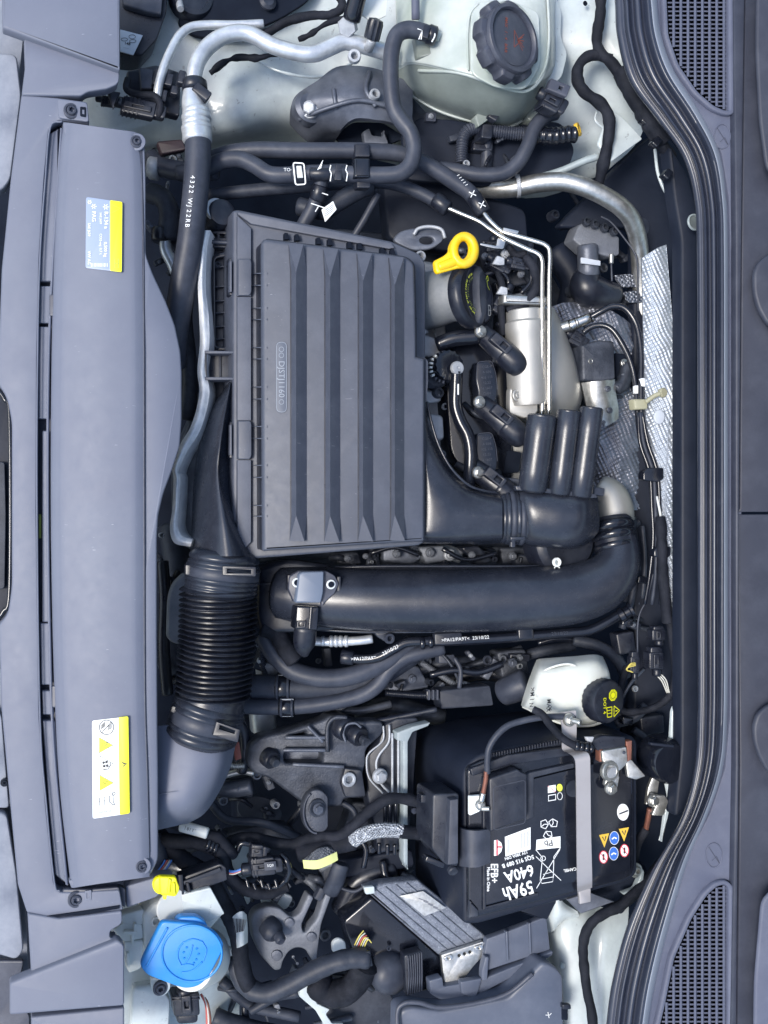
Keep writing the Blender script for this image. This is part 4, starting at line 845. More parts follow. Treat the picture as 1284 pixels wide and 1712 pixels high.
plate('saddle_bracket', [(596, 298), (620, 298), (620, 314), (597, 314)], -66, 16, 'black_plastic', tj, r=3, bev=2)
tube('branch_hose', [(538, 296, -80), (534, 320, -90), (524, 345, -100), (512, 368, -110), (500, 390, -120)], 12, 'rubber', tj, n=18)
tube('branch_clamp', [(536, 312, -86), (530, 334, -94)], 13.5, 'black_plastic', tj, n=20, sub=1)
for y in (318, 340): stroke([(520 + (340 - y) * .2, y), (544 + (340 - y) * .2, y + 8)], 1.6, -78, 'print_white', tj, 'paint_mark')
stroke([(533, 344), (527, 354)], 1.6, -82, 'print_white', tj, 'paint_mark')
for i in range(4): stroke([(531 + i * 2, 284 - i), (540 - i, 268 + i * 4)], 1.1, -54, 'print_white', tj, 'paint_mark')
text('TO4', 482, 284, -58, 8, 0, 'print_white', tj)
tg = thing('hose_tag', 'small white printed tag hanging at the top of the filter box', 'tag', 550, 352, -80)
plate('tag', [(538, 350), (557, 336), (563, 350), (544, 371)], -82, 2, 'sticker_white', tg, r=1, bev=.4)
for i in range(4): stroke([(543, 352 + i * 3.2), (557, 342 + i * 3.2)], .8, -81.5, 'print_grey', tg, 'print_line')
tube('hose', [(500, 345, -130), (540, 352, -125), (570, 335, -122), (600, 318, -120), (620, 310, -122)], 15, 'rubber_dark', lab=('dark short hose behind the white printed tag', 'hose'))
tube('cable', [(590, 398, -150), (610, 365, -140), (632, 325, -130)], 6, 'rubber', lab=('thin rod rising diagonally behind the filter box top edge', 'rod'))
plate('engine_cover_part', [(640, 300), (730, 300), (880, 350), (885, 420), (740, 420), (650, 400)], -210, 30, 'bay_black', r=14, bev=5, lab=('large flat dark cover behind the steel tubes above the engine', 'engine cover'))
# steel tubes
for nm, pts, lab in (('fuel_pipe', [(744, 346, -110), (772, 358, -106), (800, 370, -102), (820, 384, -96), (842, 398, -92), (880, 416, -88), (898, 424, -86), (906, 436, -86), (906, 470, -88), (906, 540, -92), (906, 620, -98), (907, 692, -104)], 'left one of two parallel steel tubes running down beside the oil cap'),
                     ('fuel_pipe', [(806, 352, -108), (818, 368, -102), (838, 386, -96), (862, 394, -92), (890, 402, -88), (912, 410, -86), (919, 424, -86), (918, 470, -88), (918, 540, -92), (918, 620, -98), (918, 692, -104)], 'right one of two parallel steel tubes running down beside the oil cap')):
    tube(nm, pts, 4.1, 'steel', n=14, sub=8, lab=(lab, 'pipe', 'steel tubes over the engine'))
for x0, y0, x1, y1, l in ((728, 334, 748, 349, 'black clamp where the thin hose meets the left steel tube'), (792, 330, 808, 356, 'black clamp where the upper hose meets the right steel tube')):
    band(x0, y0, -114, x1, y1, -112, 13.5, 'black_plastic', lab=(l, 'clamp'))
t_ = thing('paint_marks', 'white plus shaped paint marks on the hose end above the steel tubes', 'paint mark', 795, 330, -98)
for x, y in ((790, 324), (806, 342)): stroke([(x - 6, y - 3), (x + 6, y + 3)], 1.5, -94, 'print_white', t_, 'paint_mark'); stroke([(x - 3, y + 6), (x + 3, y - 6)], 1.5, -94, 'print_white', t_, 'paint_mark')
for i in range(5): stroke([(764 + i * 3.5, 294 + i * 4), (768 + i * 3.5, 292 + i * 4)], .9, -97, 'print_white', t_, 'paint_mark')
tc = thing('tube_bracket', 'bright folded bracket clipping the two steel tubes together', 'bracket', 840, 405, -90)
plate('bracket_leg', [(803, 406), (830, 411), (832, 398), (846, 402), (842, 416), (826, 415), (803, 410)], -92, 4, 'steel', tc, r=2, bev=.8)
plate('bracket_tab', [(842, 380), (868, 386), (866, 391), (841, 386)], -88, 6, 'steel', tc, r=1, bev=.8)
# hoses right of tank
tube('corrugated_hose', [(772, 272, -150), (772, 250, -146), (774, 232, -142), (782, 219, -140), (798, 214, -140), (815, 217, -140)], 10, 'rubber', n=18, rib=(4.4, .09), lab=('short corrugated hose arching under the coolant tank', 'hose'))
tube('corrugated_hose', [(815, 218, -140), (850, 222, -140), (880, 224, -140), (915, 226, -140)], 10.5, 'rubber', n=18, rib=(4.4, .09), lab=('straight corrugated hose section running right below the tank', 'hose'))
plate('hose_clip', rect(815, 219, 18, 24, 6), -124, 26, 'black_plastic', r=3, bev=2, lab=('square black clip joining the two corrugated hose sections', 'clip'))
tube('sensor_stub', [(814, 235, -160), (814, 262, -165), (813, 280, -170)], 10, 'rubber', lab=('upright grey hose stub under the square clip', 'hose'))
plate('stub_block', rect(808, 242, 34, 20, 4), -152, 20, 'black_plastic', r=4, bev=3, lab=('black block on top of the hose stub', 'block'))
tube('heater_hose', [(735, 282, -140), (765, 286, -134), (800, 292, -130), (840, 290, -126), (866, 272, -122), (882, 244, -118), (895, 212, -116), (912, 194, -116), (930, 188, -118)], 12, 'rubber', n=22, lab=('smooth black hose curving up to the right of the corrugated hose', 'hose'))
tube('heater_hose', [(900, 226, -130), (925, 228, -128), (948, 225, -128), (962, 224, -128)], 14, 'gloss_black', n=22, rib=(11, .05), lab=('glossy black hose coupling at the right end of corrugated hose', 'coupling'))
lathe('brass_ring', 963, 218, -126, [(11, 0), (11, 6), (7, 6), (7, 0), (.1, 0)], 'print_amber', axis=(1, -.2, .6), lab=('small brass coloured ring on the glossy coupling', 'ring'))
nb = thing('nameplate', 'white tilted label below the corrugated hose', 'label', 870, 270, -170)
plate('label', [(838, 262), (862, 246), (898, 268), (884, 282), (846, 270)], -178, 2, 'pale_label', nb, r=1, bev=.4)
for i in range(4): stroke([(850 + i * 8, 256 + i * 3), (846 + i * 8, 264 + i * 3)], 1, -177.6, 'print_grey', nb, 'print_line')
tube('heater_pipe', [(800, 315, -200), (830, 316, -180), (862, 314, -165), (900, 306, -150), (940, 304, -140), (975, 312, -136), (1010, 328, -140), (1040, 348, -150), (1058, 372, -170), (1068, 410, -200), (1072, 470, -230), (1074, 540, -250)], 15, 'zinc', n=24, lab=('thick stained silver pipe arching right across the bulkhead corner', 'pipe'))
lathe('pipe_flange', 866, 311, -162, [(19, -3), (19, 3), (16, 4), (.1, 4)], 'cast_alu', axis=(1, -.1, .1), lab=('silver flange ring on the thick stained pipe', 'flange'))
tube('wing_stay', [(905, 296, -160), (940, 285, -150), (975, 270, -140), (1000, 262, -135)], 6, 'paint_dark', lab=('pale painted stay above the thick stained pipe', 'stay'))
# harness over the right wing
tube('wire_harness', [(1004, -40, -90), (1004, 20, -92), (998, 60, -94), (1002, 85, -92), (1025, 108, -86), (1048, 145, -82), (1068, 180, -84), (1095, 230, -96), (1125, 262, -110)], 9, 'cloth_tape', wob=.25, lab=('black taped harness running down the white wing to the seal', 'wire harness'))
tube('wire_harness', [(1020, 100, -92), (1000, 92, -94), (980, 96, -96), (967, 112, -98), (966, 135, -98), (978, 155, -98), (1000, 170, -98), (1014, 186, -98), (1019, 210, -100), (1014, 250, -110), (1005, 290, -130), (996, 330, -160)], 9.5, 'cloth_tape', wob=.25, lab=('black taped branch harness looping over the white wing', 'wire harness'))
tube('wire_harness', [(1040, 120, -84), (1060, 160, -80), (1085, 200, -84), (1110, 235, -96)], 16, 'cloth_tape', wob=.25, lab=('thick bundle of taped cables beside the bonnet seal curve', 'wire harness'))
for i, (x, y) in enumerate(((1082, 198), (1100, 236), (1118, 290))): plate('harness_clip', rect(x, y, 12, 16, 40), -74, 12, 'gloss_black', r=3, bev=2, lab=(('upper', 'middle', 'lowest')[i] + ' glossy black clip along the harness beside the seal curve', 'clip', 'clips beside the seal'))

# ================================================================ ENGINE TOP
plate('engine_block', [(560, 380), (740, 400), (900, 420), (960, 520), (985, 640), (980, 860), (1000, 930), (640, 960), (460, 950), (430, 420)], -330, 80, 'cast_black', r=20, bev=6, lab=('dark engine block far below the filter box and steel tubes', 'engine block'))
hd = thing('cylinder_head', 'silver cast cylinder head edge showing right of the filter box', 'cylinder head', 730, 600, -200)
plate('head_casting', [(690, 430), (740, 440), (748, 560), (752, 640), (742, 700), (745, 790), (700, 800), (680, 600)], -190, 60, 'cast_alu', hd, r=12, bev=8)
for a in ([(697, 555), (725, 562), (740, 572), (742, 596), (712, 598), (697, 590)], [(705, 650), (738, 655), (740, 672), (712, 676)], [(712, 690), (742, 694), (744, 736), (722, 738)], [(700, 455), (714, 462), (704, 480), (696, 478)], [(697, 535), (722, 556), (697, 562)]):
    plate('head_lug', a, -140, 50, 'cast_alu', hd, r=8, bev=5)
for x, y in ((701, 430), (701, 556)): ring('stud_boss', x, y, -120, 9, 5, 'cast_alu', hd, h=8)
lathe('sensor_body', 722, 626, -150, [(26, 0), (26, 14), (22, 20), (.1, 20)], 'cast_dark', hd)
plate('hoist_eye', [(655, 402), (670, 385), (700, 380), (728, 380), (742, 390), (742, 402), (725, 416), (690, 420)], -118, 8, 'cast_dark', hd, r=12, bev=3, holes=[(714, 402, 12, 20, 6)])
tube('hoist_eye_edge', [(692, 392, -112), (700, 382, -110), (720, 379, -110), (738, 384, -110), (744, 398, -112)], 3, 'cast_alu', hd, n=8)
# oil filler
of = thing('oil_filler_neck', 'grey cast oil filler neck with black cap beside the filter box', 'filler neck', 740, 505, -130)
lathe('neck', 700, 506, -150, [(44, -10), (47, 10), (45, 40), (42, 60), (45, 84), (44, 88), (.1, 88)], 'neck_cast', of, axis=(1, -.06, .62), n=40)
oc = sub_root('oil_filler_cap', 795, 495, -80, of, 'black cap with central grip bar and yellow-green print')
A = (.86, -.05, .75); Av = Vector(A).normalized(); B0 = (780, 498, -98)
def oat(u, v, h):   # u across the cap, v down the photo, h along its axis
    n_ = Vector((A[0], -A[1], A[2])).normalized(); e2 = Vector((0, -1, 0)); e2 = (e2 - n_ * e2.dot(n_)).normalized(); e1 = e2.cross(n_); e1 = -e1 if e1.x < 0 else e1
    k = K(B0[2]) * S; return P(*B0) + (e1 * u + e2 * v + n_ * h) * k
lathe('cap_body', *B0, [(53, 0), (54, 4), (54, 14), (52, 19), (47, 22), (44, 20), (.1, 18)], 'black_plastic', oc, axis=A, n=64)
def obox(name, u0, u1, v0, v1, h0, h1, m, par, taper=0):
    V = [oat(u, v, h) for h in (h0, h1) for (u, v) in (((u0 + (taper if h == h1 else 0)), v0), (u1 - (taper if h == h1 else 0), v0), (u1 - (taper if h == h1 else 0), v1), (u0 + (taper if h == h1 else 0), v1))]
    return mk(name, V, [(4, 5, 6, 7), (0, 1, 5, 4), (1, 2, 6, 5), (2, 3, 7, 6), (3, 0, 4, 7)], m, par, ang=20)
V = []; F = []
for h, sc in ((18, 1), (26, .98), (31, .8)):
    for i in range(24):
        a = 2 * math.pi * i / 24; V.append(oat(12 * sc * (abs(math.cos(a)) ** .7) * (1 if math.cos(a) > 0 else -1) + 3, 49 * sc * (abs(math.sin(a)) ** .9) * (1 if math.sin(a) > 0 else -1), h))
for j in range(2):
    for i in range(24): F.append((j * 24 + i, j * 24 + (i + 1) % 24, (j + 1) * 24 + (i + 1) % 24, (j + 1) * 24 + i))
F.append([48 + i for i in range(24)]); mk('grip_bar', V, F, 'rubber_dark', oc)
V = [oat(16, -43, 24), oat(32, -34, 21), oat(42, -15, 20), oat(44, 0, 20), oat(42, 15, 20), oat(32, 34, 21), oat(16, 43, 24)]
mk('cap_panel', V + [v for v in [oat(16, -43, 17), oat(32, -34, 17), oat(44, 0, 17), oat(32, 34, 17), oat(16, 43, 17)]], [(0, 1, 2, 3, 4, 5, 6)], 'front_plastic_dark', oc)
def ostroke(pts, w_, h, m, par, name='symbol', closed=False):
    V = []; F = []; q = pts + ([pts[0]] if closed else [])
    for i in range(len(q) - 1):
        a, b = Vector(q[i]), Vector(q[i + 1]); t = (b - a).normalized(); n_ = Vector((-t.y, t.x)) * w_ / 2; b0 = len(V)
        for c_ in (a + n_, b + n_, b - n_, a - n_): V.append(oat(c_.x, c_.y, h))
        F.append((b0, b0 + 1, b0 + 2, b0 + 3))
    mk(name, V, F, m, par, ang=0)
ostroke([(24, -34), (28, -38), (30, -30), (25, -28), (27, -20), (32, -14)], 1.3, 25, 'print_yellow', oc, 'oil_symbol'); ostroke([(22, -30), (26, -34)], 1.3, 25, 'print_yellow', oc, 'oil_symbol')
ostroke([(27, 12), (33, 12), (34, 20), (33, 28), (27, 30), (28, 20)], 1.1, 24.5, 'wire_white', oc, 'book_symbol', closed=True); ostroke([(27, 20), (34, 20)], 1, 24.5, 'wire_white', oc, 'book_symbol')
for rr, wd in ((37, 1.3), (31, 1.0)):
    for i in range(26 if rr == 37 else 18):
        a = math.radians(112 + i * (136 / (26 if rr == 37 else 18))); 
        if i % 7 == 6: continue
        ostroke([(rr * math.cos(a), rr * math.sin(a)), (rr * math.cos(a) - 3.4 * math.cos(a + .3 * (i % 3)), rr * math.sin(a) - 3.4 * math.sin(a + .3 * (i % 3)))], wd, 24, 'print_olive' if rr == 31 else 'print_yellow', oc, 'ring_print')
arc = [(22 * math.cos(math.radians(a)) - 12, 42 * math.sin(math.radians(a))) for a in range(105, 256, 12)]
ostroke(arc, 1.6, 23.4, 'rubber', oc, 'grip_edge')
# dipstick
dp = thing('dipstick', 'bright yellow oil dipstick handle with round finger loop', 'dipstick', 765, 425, -40)
plate('handle', [(726, 436), (744, 427, 10), (752, 420), (752, 412), (757, 400), (766, 392), (778, 389), (790, 393), (798, 403), (800, 417), (797, 432), (790, 442), (779, 448), (768, 448), (732, 458), (728, 452)], -48, 10, 'yellow', dp, r=5, bev=4, bres=3, holes=[(776, 417, 10, 24, 15.5, .15)])
tube('finger_loop', [(776 + 17.5 * math.cos(t), 418.5 + 23 * math.sin(t), -50) for t in [i * math.pi / 6 for i in range(12)]], 7.6, 'yellow', dp, closed=True, n=14)
tube('handle_stem', [(734, 447, -52, 8), (752, 441, -52, 9), (768, 434, -52, 9)], 9, 'yellow', dp)
# coils and plugs
def coil(x, y, rot, lab):
    t = thing('ignition_coil', lab, 'ignition coil', x, y, -110, 'ignition coil plugs')
    c, s = math.cos(math.radians(rot)), math.sin(math.radians(rot))
    at = lambda a, b: (x + a * c - b * s, y + a * s + b * c)
    tube('plug_body', [(*at(-34, 0), -118, 16), (*at(0, 0), -108, 18.5), (*at(22, 0), -104, 19.5)], 18, 'black_plastic', t, n=24)
    tube('plug_head', [(*at(20, 0), -104, 21), (*at(46, 0), -104, 21), (*at(58, 2), -108, 17)], 20, 'black_plastic', t, n=24)
    X = at(6, -10); plate('latch', rect(*X, 38, 17, rot), -80, 10, 'black_plastic', t, r=3, bev=1.5, holes=[rect(*at(12, -10), 12, 9, rot)])
    tube('wire_boot', [(*at(54, 0), -108), (*at(68, -8), -106), (*at(64, -22), -110)], 7.5, 'rubber_dark', t, n=12)
    return t
coil(828, 577, 42, 'upper black angled coil plug below the oil cap')
coil(830, 697, 40, 'middle black angled coil plug left of the three pipes')
coil(818, 802, 38, 'lowest black angled coil plug above the clamp rings')
for (x, y, l) in ((804, 554, 'upper'), (802, 672, 'middle'), (800, 790, 'lower')):
    b_ = thing('coil_bolt', l + ' bright hex bolt at the corner of a black ignition coil', 'bolt', x, y, -100, 'ignition coil bolts'); bolt(x, y, -92, 10.5, b_, 'hex', 'zinc')
for (y, l) in ((635, 'upper'), (755, 'lower')):
    t = thing('coil_cover', l + ' black coil cover with faint printed lines and pale outline', 'coil', 812, y, -130, 'coil covers')
    poly = [(798, y - 30), (822, y - 32), (829, y - 10), (832, y + 22), (826, y + 42), (800, y + 38), (800, y + 18), (796, y)]
    plate('cover', poly, -116, 20, 'gloss_black', t, r=6, bev=2)
    stroke(rnd(poly, 6)[-14:] + rnd(poly, 6)[:16], .9, -115.7, 'rubber', t, 'outline')
    for i in range(6): text(('CGE-P', 'A 036', '905 115', '12.22', 'H 1607', 'CHN')[i], 814, y - 22 + i * 9, -115.6, 6, 7, 'rubber', t)
plate('valve_cover', [(742, 560), (790, 555), (850, 560), (860, 800), (830, 826), (790, 812), (752, 760), (744, 660)], -160, 50, 'gloss_black', r=16, bev=6, lab=('glossy black valve cover beneath the breather hose and coils', 'valve cover'))
bh = thing('breather_hose', 'glossy black breather hose curving down from the round valve left of the coils', 'hose', 770, 700, -100)
tube('hose', [(763, 622, -96), (762, 650, -98), (762, 680, -100), (770, 705, -100), (782, 728, -100), (787, 755, -102), (786, 785, -106), (783, 815, -116)], 11, 'gloss_black', bh, n=20)
tube('hose_tip', [(786, 788, -104), (783, 815, -112)], 5.5, 'pipe_alu', bh, n=12)
stroke([(766, 642), (766, 660)], 2.4, -86, 'print_white', bh, 'paint_mark')
pv = thing('pressure_valve', 'round black valve with knurled rim and grey disc near the filter box', 'valve', 750, 615, -100)
lathe('valve_body', 745, 614, -115, [(27, 0), (27, 10), (25, 16), (18, 18), (.1, 18)], 'gloss_black', pv, n=48, mod=lambda a, r, h: 1 + (.05 * math.cos(16 * a) if r > 20 else 0))
for i in range(11):
    a = math.radians(100 + i * 16); plate('rim_tooth', rect(746 + 25 * math.cos(a), 614 + 25 * math.sin(a), 5, 3.4, math.degrees(a)), -96, 6, 'white_plastic' if 2 < i < 9 else 'rubber', pv, bev=.5)
lathe('valve_disc', 763, 616, -92, [(11.5, 0), (11.5, 5), (10, 7), (3, 7), (2.6, 5), (.1, 5)], 'cast_alu', pv, n=28, sq=1)
tube('valve_nipple', [(712, 616, -110), (732, 616, -106)], 4, 'rubber', pv); plate('valve_pin', rect(732, 617, 9, 5), -100, 5, 'white_plastic', pv, bev=1)
# turbo side
tb = thing('turbo_casting', 'large smooth grey turbocharger housing right of the steel tubes', 'turbocharger', 930, 600, -170)
skin('housing', [
    [(850, 520, -170), (880, 512, -160), (918, 510, -160), (935, 530, -175), (945, 560, -200)],
    [(850, 560, -168), (885, 555, -150), (925, 555, -148), (950, 575, -165), (962, 600, -200)],
    [(850, 620, -168), (885, 620, -148), (930, 620, -142), (962, 632, -160), (974, 650, -200)],
    [(850, 680, -172), (885, 680, -155), (930, 678, -150), (960, 676, -168), (972, 672, -200)],
    [(852, 712, -200), (885, 715, -190), (925, 714, -190), (950, 706, -200), (965, 690, -220)]], 'turbo_alu', tb, thick=10, subv=5)
lathe('cylinder', 883, 600, -128, [(35, -78), (37, -70), (37, 40), (38, 42), (38, 58), (34, 62), (34, 78), (30, 80), (.1, 80)], 'turbo_alu', tb, axis=(-.05, -1, .06), n=44)
plate('ring_band', rect(880, 501, 76, 16, 3), -94, 20, 'zinc', tb, r=3, bev=5)
plate('mount_ear', [(853, 648), (900, 645), (900, 690), (880, 700), (852, 692)], -112, 14, 'turbo_alu', tb, r=6, bev=3)
bolt(866, 661, -106, 11, tb, 'torx', 'turbo_alu'); bolt(882, 663, -110, 4, tb, 'torx', 'zinc')
plate('lower_web', [(850, 700), (880, 705), (876, 800), (850, 812), (838, 790)], -175, 30, 'turbo_alu', tb, r=6, bev=4)
plate('gap', [(848, 752), (872, 756), (868, 790), (842, 792)], -158, 6, 'void', tb, r=4, bev=1)
plate('boss', rect(852, 808, 34, 18, 6), -112, 20, 'cast_dark', tb, r=3, bev=2)
# tangle of plugs above the turbo
for a, l in (((836, 440, -110, 22, 44, 30), 'black plug between dipstick loop and steel tubes'), ((868, 440, -100, 18, 40, 12), 'black plug beside the left steel tube'), ((842, 500, -118, 22, 50, 118), 'dark plug right of the oil cap'), ((826, 412, -130, 24, 30, 90), 'dark plug under the bright folded bracket')):
    connector(*a, lab=l)
for pts, r, l in (([(880, 430, -95), (893, 450, -92), (896, 480, -96), (880, 505, -104), (850, 520, -118)], 8, 'black cable bending down beside the left steel tube'), ([(832, 455, -120), (840, 480, -115), (838, 520, -118), (842, 560, -125)], 6, 'black cable right of the oil cap'), ([(850, 412, -118), (862, 426, -108), (880, 424, -104)], 6, 'small cable below the bright folded bracket')):
    tube('cable', pts, r, 'cloth_tape', wob=.15, lab=(l, 'cable'))
for x, y, rr, l in ((834, 437, 10, 'tiny white clip on the plug beside dipstick'), (840, 487, 9, 'tiny pale metal lug right of the oil cap')):
    plate('clip', [(x - rr, y + 4), (x - 2, y - rr), (x + rr, y - 6), (x + rr, y + 6), (x, y + rr * .6)], -96, 5, 'cast_alu', r=2, bev=1.5, lab=(l, 'clip'))
tube('sensor_sleeve', [(732, 576, -118), (760, 566, -112), (800, 562, -108)], 13, 'gloss_black', n=18, lab=('black sleeve running left to right under the oil cap', 'sleeve'))
tube('oil_drip_hose', [(744, 462, -150), (765, 455, -150), (780, 470, -150)], 7, 'rubber_dark', lab=('small dark hose under the yellow dipstick handle', 'hose'))
# right dark zone: thermostat / pump and shields
skin('lower_heat_shield', [
    [(915, 515, -240), (950, 505, -232), (1000, 510, -232), (1040, 530, -240), (1075, 560, -250)],
    [(930, 600, -238), (960, 600, -226), (1005, 600, -222), (1040, 610, -230), (1075, 620, -240)],
    [(985, 690, -236), (1005, 690, -222), (1030, 690, -216), (1050, 690, -222), (1076, 690, -236)],
    [(990, 780, -236), (1005, 780, -218), (1030, 780, -208), (1055, 780, -216), (1084, 780, -236)],
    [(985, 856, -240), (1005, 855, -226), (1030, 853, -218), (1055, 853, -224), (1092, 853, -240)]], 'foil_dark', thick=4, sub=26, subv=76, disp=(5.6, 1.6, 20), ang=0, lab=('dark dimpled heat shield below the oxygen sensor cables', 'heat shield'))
for a, l in (([(1026, 460), (1076, 456), (1076, 480), (1040, 480)], 'upper small dimpled shield patch beside the thin hose'), ([(1042, 488), (1076, 484), (1076, 506), (1050, 506)], 'lower small dimpled shield patch beside the thin hose')):
    plate('shield_patch', a, -222, 4, 'foil_emb', r=4, bev=1, lab=(l, 'heat shield'))
skin('heat_shield', [
    [(1073, 432, -140), (1077, 600, -140), (1082, 760, -138), (1092, 860, -136), (1098, 950, -136), (1128, 1036, -136)],
    [(1084, 424, -130), (1093, 600, -126), (1100, 760, -124), (1106, 860, -124), (1108, 950, -126), (1130, 1037, -130)],
    [(1100, 414, -126), (1112, 600, -122), (1120, 760, -120), (1122, 860, -120), (1122, 950, -122), (1133, 1038, -128)],
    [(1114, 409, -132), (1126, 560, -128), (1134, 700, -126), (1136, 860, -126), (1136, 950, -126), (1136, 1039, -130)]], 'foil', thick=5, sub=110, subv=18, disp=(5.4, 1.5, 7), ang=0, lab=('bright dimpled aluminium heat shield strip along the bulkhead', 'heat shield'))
plate('shield_fastener', circ(1103, 697, 9, ry=12), -116, 4, 'pale_label', bev=1.5, lab=('oval grey fastener on the bright heat shield', 'fastener'))
for a in ([(1118, 700, -119), (1112, 850, -119), (1116, 940, -120)],): tube('shield_crease', a, 1.2, 'foil', n=6, lab=('thin crease running down the bright heat shield strip', 'crease'))
vp = thing('hydraulic_valve_block', 'corroded grey valve block in the dark corner above the thin hose', 'valve block', 1000, 400, -200)
plate('block', [(968, 376), (985, 368), (1010, 384), (1036, 396), (1036, 426), (1022, 430), (980, 420), (958, 400)], -212, 30, 'cast_mid', vp, r=4, bev=3)
for x, y in ((978, 372), (992, 376), (1008, 382), (1024, 388)): lathe('port', x, y, -206, [(7, 0), (7, 7), (4.5, 8), (4.5, 3), (.1, 3)], 'cast_black', vp, n=16)
tube('port_pipe', [(1022, 425, -205), (1022, 440, -208)], 4, 'zinc', vp)
tube('neck', [(982, 412, -205, 17), (984, 460, -215, 18)], 17, 'cast_dark', vp, n=24)
plate('neck_label', [(972, 430), (1004, 436), (1004, 444), (972, 440)], -186, 3, 'pale_label', vp, r=1, bev=.5)
tube('turbo_hose', [(984, 452, -225, 20), (980, 480, -225, 28), (1000, 490, -230, 26), (1030, 495, -240, 20)], 24, 'black_plastic', n=24, lab=('fat dark hose bend below the corroded valve block', 'hose'))
tube('brake_line', [(1005, 362, -195), (1022, 372, -195), (1045, 400, -195), (1062, 425, -195), (1066, 450, -196), (1067, 520, -200)], 1.6, 'rubber', n=8, lab=('thin brake line running down in the dark corner', 'pipe'))
tube('brake_line', [(1022, 440, -206), (1023, 470, -210)], 1.6, 'rubber', n=8, lab=('very short thin line under the corroded valve block', 'pipe'))
ls = thing('oxygen_sensor', 'brass coloured oxygen sensor tip pointing up and right', 'sensor', 960, 540, -170)
tube('sensor_tip', [(938, 548, -175, 9), (955, 543, -170, 9.5)], 9, 'zinc', ls); tube('sensor_body', [(952, 545, -170, 10), (985, 532, -162, 8)], 9, 'steel', ls, n=20)
for x in (962, 978, 988): tube('sensor_ring', [(x, 541 - (x - 962) * .38, -166), (x + 2, 540.2 - (x - 962) * .38, -166)], 10 if x < 970 else 8.4, 'steel', ls, sub=1, n=20)
tube('sensor_cable', [(988, 530, -162), (1006, 520, -155), (1024, 512, -150), (1042, 514, -146), (1056, 528, -144), (1066, 550, -142), (1072, 590, -140), (1072, 640, -138), (1073, 700, -136), (1082, 760, -134), (1092, 810, -132), (1096, 860, -130)], 5.2, 'gloss_black', n=14, lab=('outer black sensor cable arching over to the heat shield', 'cable'))
tube('sensor_cable', [(975, 556, -170), (990, 546, -165), (1008, 544, -160), (1024, 552, -156), (1040, 575, -152), (1054, 605, -148), (1062, 640, -146), (1066, 690, -142), (1072, 740, -140), (1086, 790, -138), (1094, 850, -136)], 4.8, 'gloss_black', n=14, lab=('inner black sensor cable curving below the outer one', 'cable'))
connector(966, 566, -178, 22, 40, 28, lab='dark plug below the brass coloured oxygen sensor')
wg = thing('wastegate_actuator', 'dark metal actuator box with silver foil lower half', 'actuator', 1000, 610, -190)
plate('box', [(972, 576), (1004, 568), (1028, 570), (1030, 634), (1000, 640), (974, 636)], -170, 40, 'cast_black', wg, r=4, bev=5)
ring('box_hole', 987, 604, -170, 4.5, 3, 'zinc', wg, h=1.5)
skin('foil_wrap', [[(972, 640, -180), (990, 638, -166), (1010, 636, -166), (1028, 634, -182)], [(978, 665, -180), (992, 664, -168), (1012, 662, -168), (1030, 658, -182)], [(985, 690, -184), (1000, 692, -176), (1020, 690, -176), (1034, 682, -186)], [(1005, 712, -190), (1014, 712, -186), (1026, 706, -186), (1034, 700, -192)]], 'zinc', wg, thick=6)
for x, y in ((1017, 650), (1020, 686)): bolt(x, y, -166, 5, wg, 'torx', 'cast_dark')
tube('actuator_rod', [(1030, 650, -190), (1042, 640, -190), (1050, 610, -195)], 12, 'cast_black', wg)
plate('flange', [(1028, 590), (1052, 592), (1054, 640), (1030, 650)], -200, 16, 'void', wg, r=3, bev=2); bolt(1044, 607, -190, 7, wg, 'torx', 'zinc')
cl = thing('cable_tie_clip', 'olive cable clip tying the sensor cables to the heat shield', 'clip', 1080, 665, -120)
plate('clip_band', [(1060, 667), (1083, 667), (1084, 684), (1062, 685)], -124, 16, 'olive_plastic', cl, r=3, bev=3)
tube('clip_arm', [(1080, 672, -122), (1094, 662, -118), (1104, 658, -116)], 4, 'olive_plastic', cl)
lathe('clip_head', 1106, 657, -122, [(8, 0), (8, 5), (6, 7), (.1, 7)], 'olive_plastic', cl, n=24)
for x, y in ((1064, 652), (1073, 640)):
    tube('cable_band', [(x, y - 6, -138 if x > 1070 else -145), (x + .6, y + 6, -138 if x > 1070 else -145)], 6, 'print_white', sub=1, n=14, lab=('white band on the %s sensor cable' % ('outer' if x > 1070 else 'inner'), 'band', 'white cable bands'))
for dx, r, m_ in ((-6, 3, 'gloss_black'), (0, 3.4, 'rubber_dark'), (7, 3.4, 'gloss_black')):
    tube('firewall_cable', [(1070 + dx * .5, 690, -128), (1076 + dx, 740, -126), (1092 + dx, 790, -124), (1096 + dx, 850, -122), (1098 + dx, 900, -122), (1096 + dx * 1.6, 960, -126), (1090 + dx * 2, 1010, -134)], r, m_, lab=(('left', 'middle', 'right')[(dx > -1) + (dx > 1)] + ' one of three cables running down the heat shield', 'cable', 'cables down the heat shield'))
tube('drain_tube', [(1098, 830, -120), (1104, 860, -118), (1108, 900, -118)], 2, 'white_plastic', lab=('thin white tube beside the black clip on the heat shield', 'tube'))
for (x, y, w_, h_, l) in ((1093, 794, 34, 24, 'upper'), (1108, 924, 28, 20, 'lower')):
    plate('cable_clip', [(x - w_ / 2, y - 4), (x - w_ / 4, y - h_ / 2), (x + w_ / 2, y - h_ / 2), (x + w_ / 2, y + h_ / 2 - 5), (x + w_ / 4, y + h_ / 2), (x - w_ / 2, y + h_ / 2 - 3)], -112, 14, 'gloss_black', r=3, bev=2, lab=(l + ' black clip across the cables on the heat shield', 'clip', 'black clips on the heat shield'))
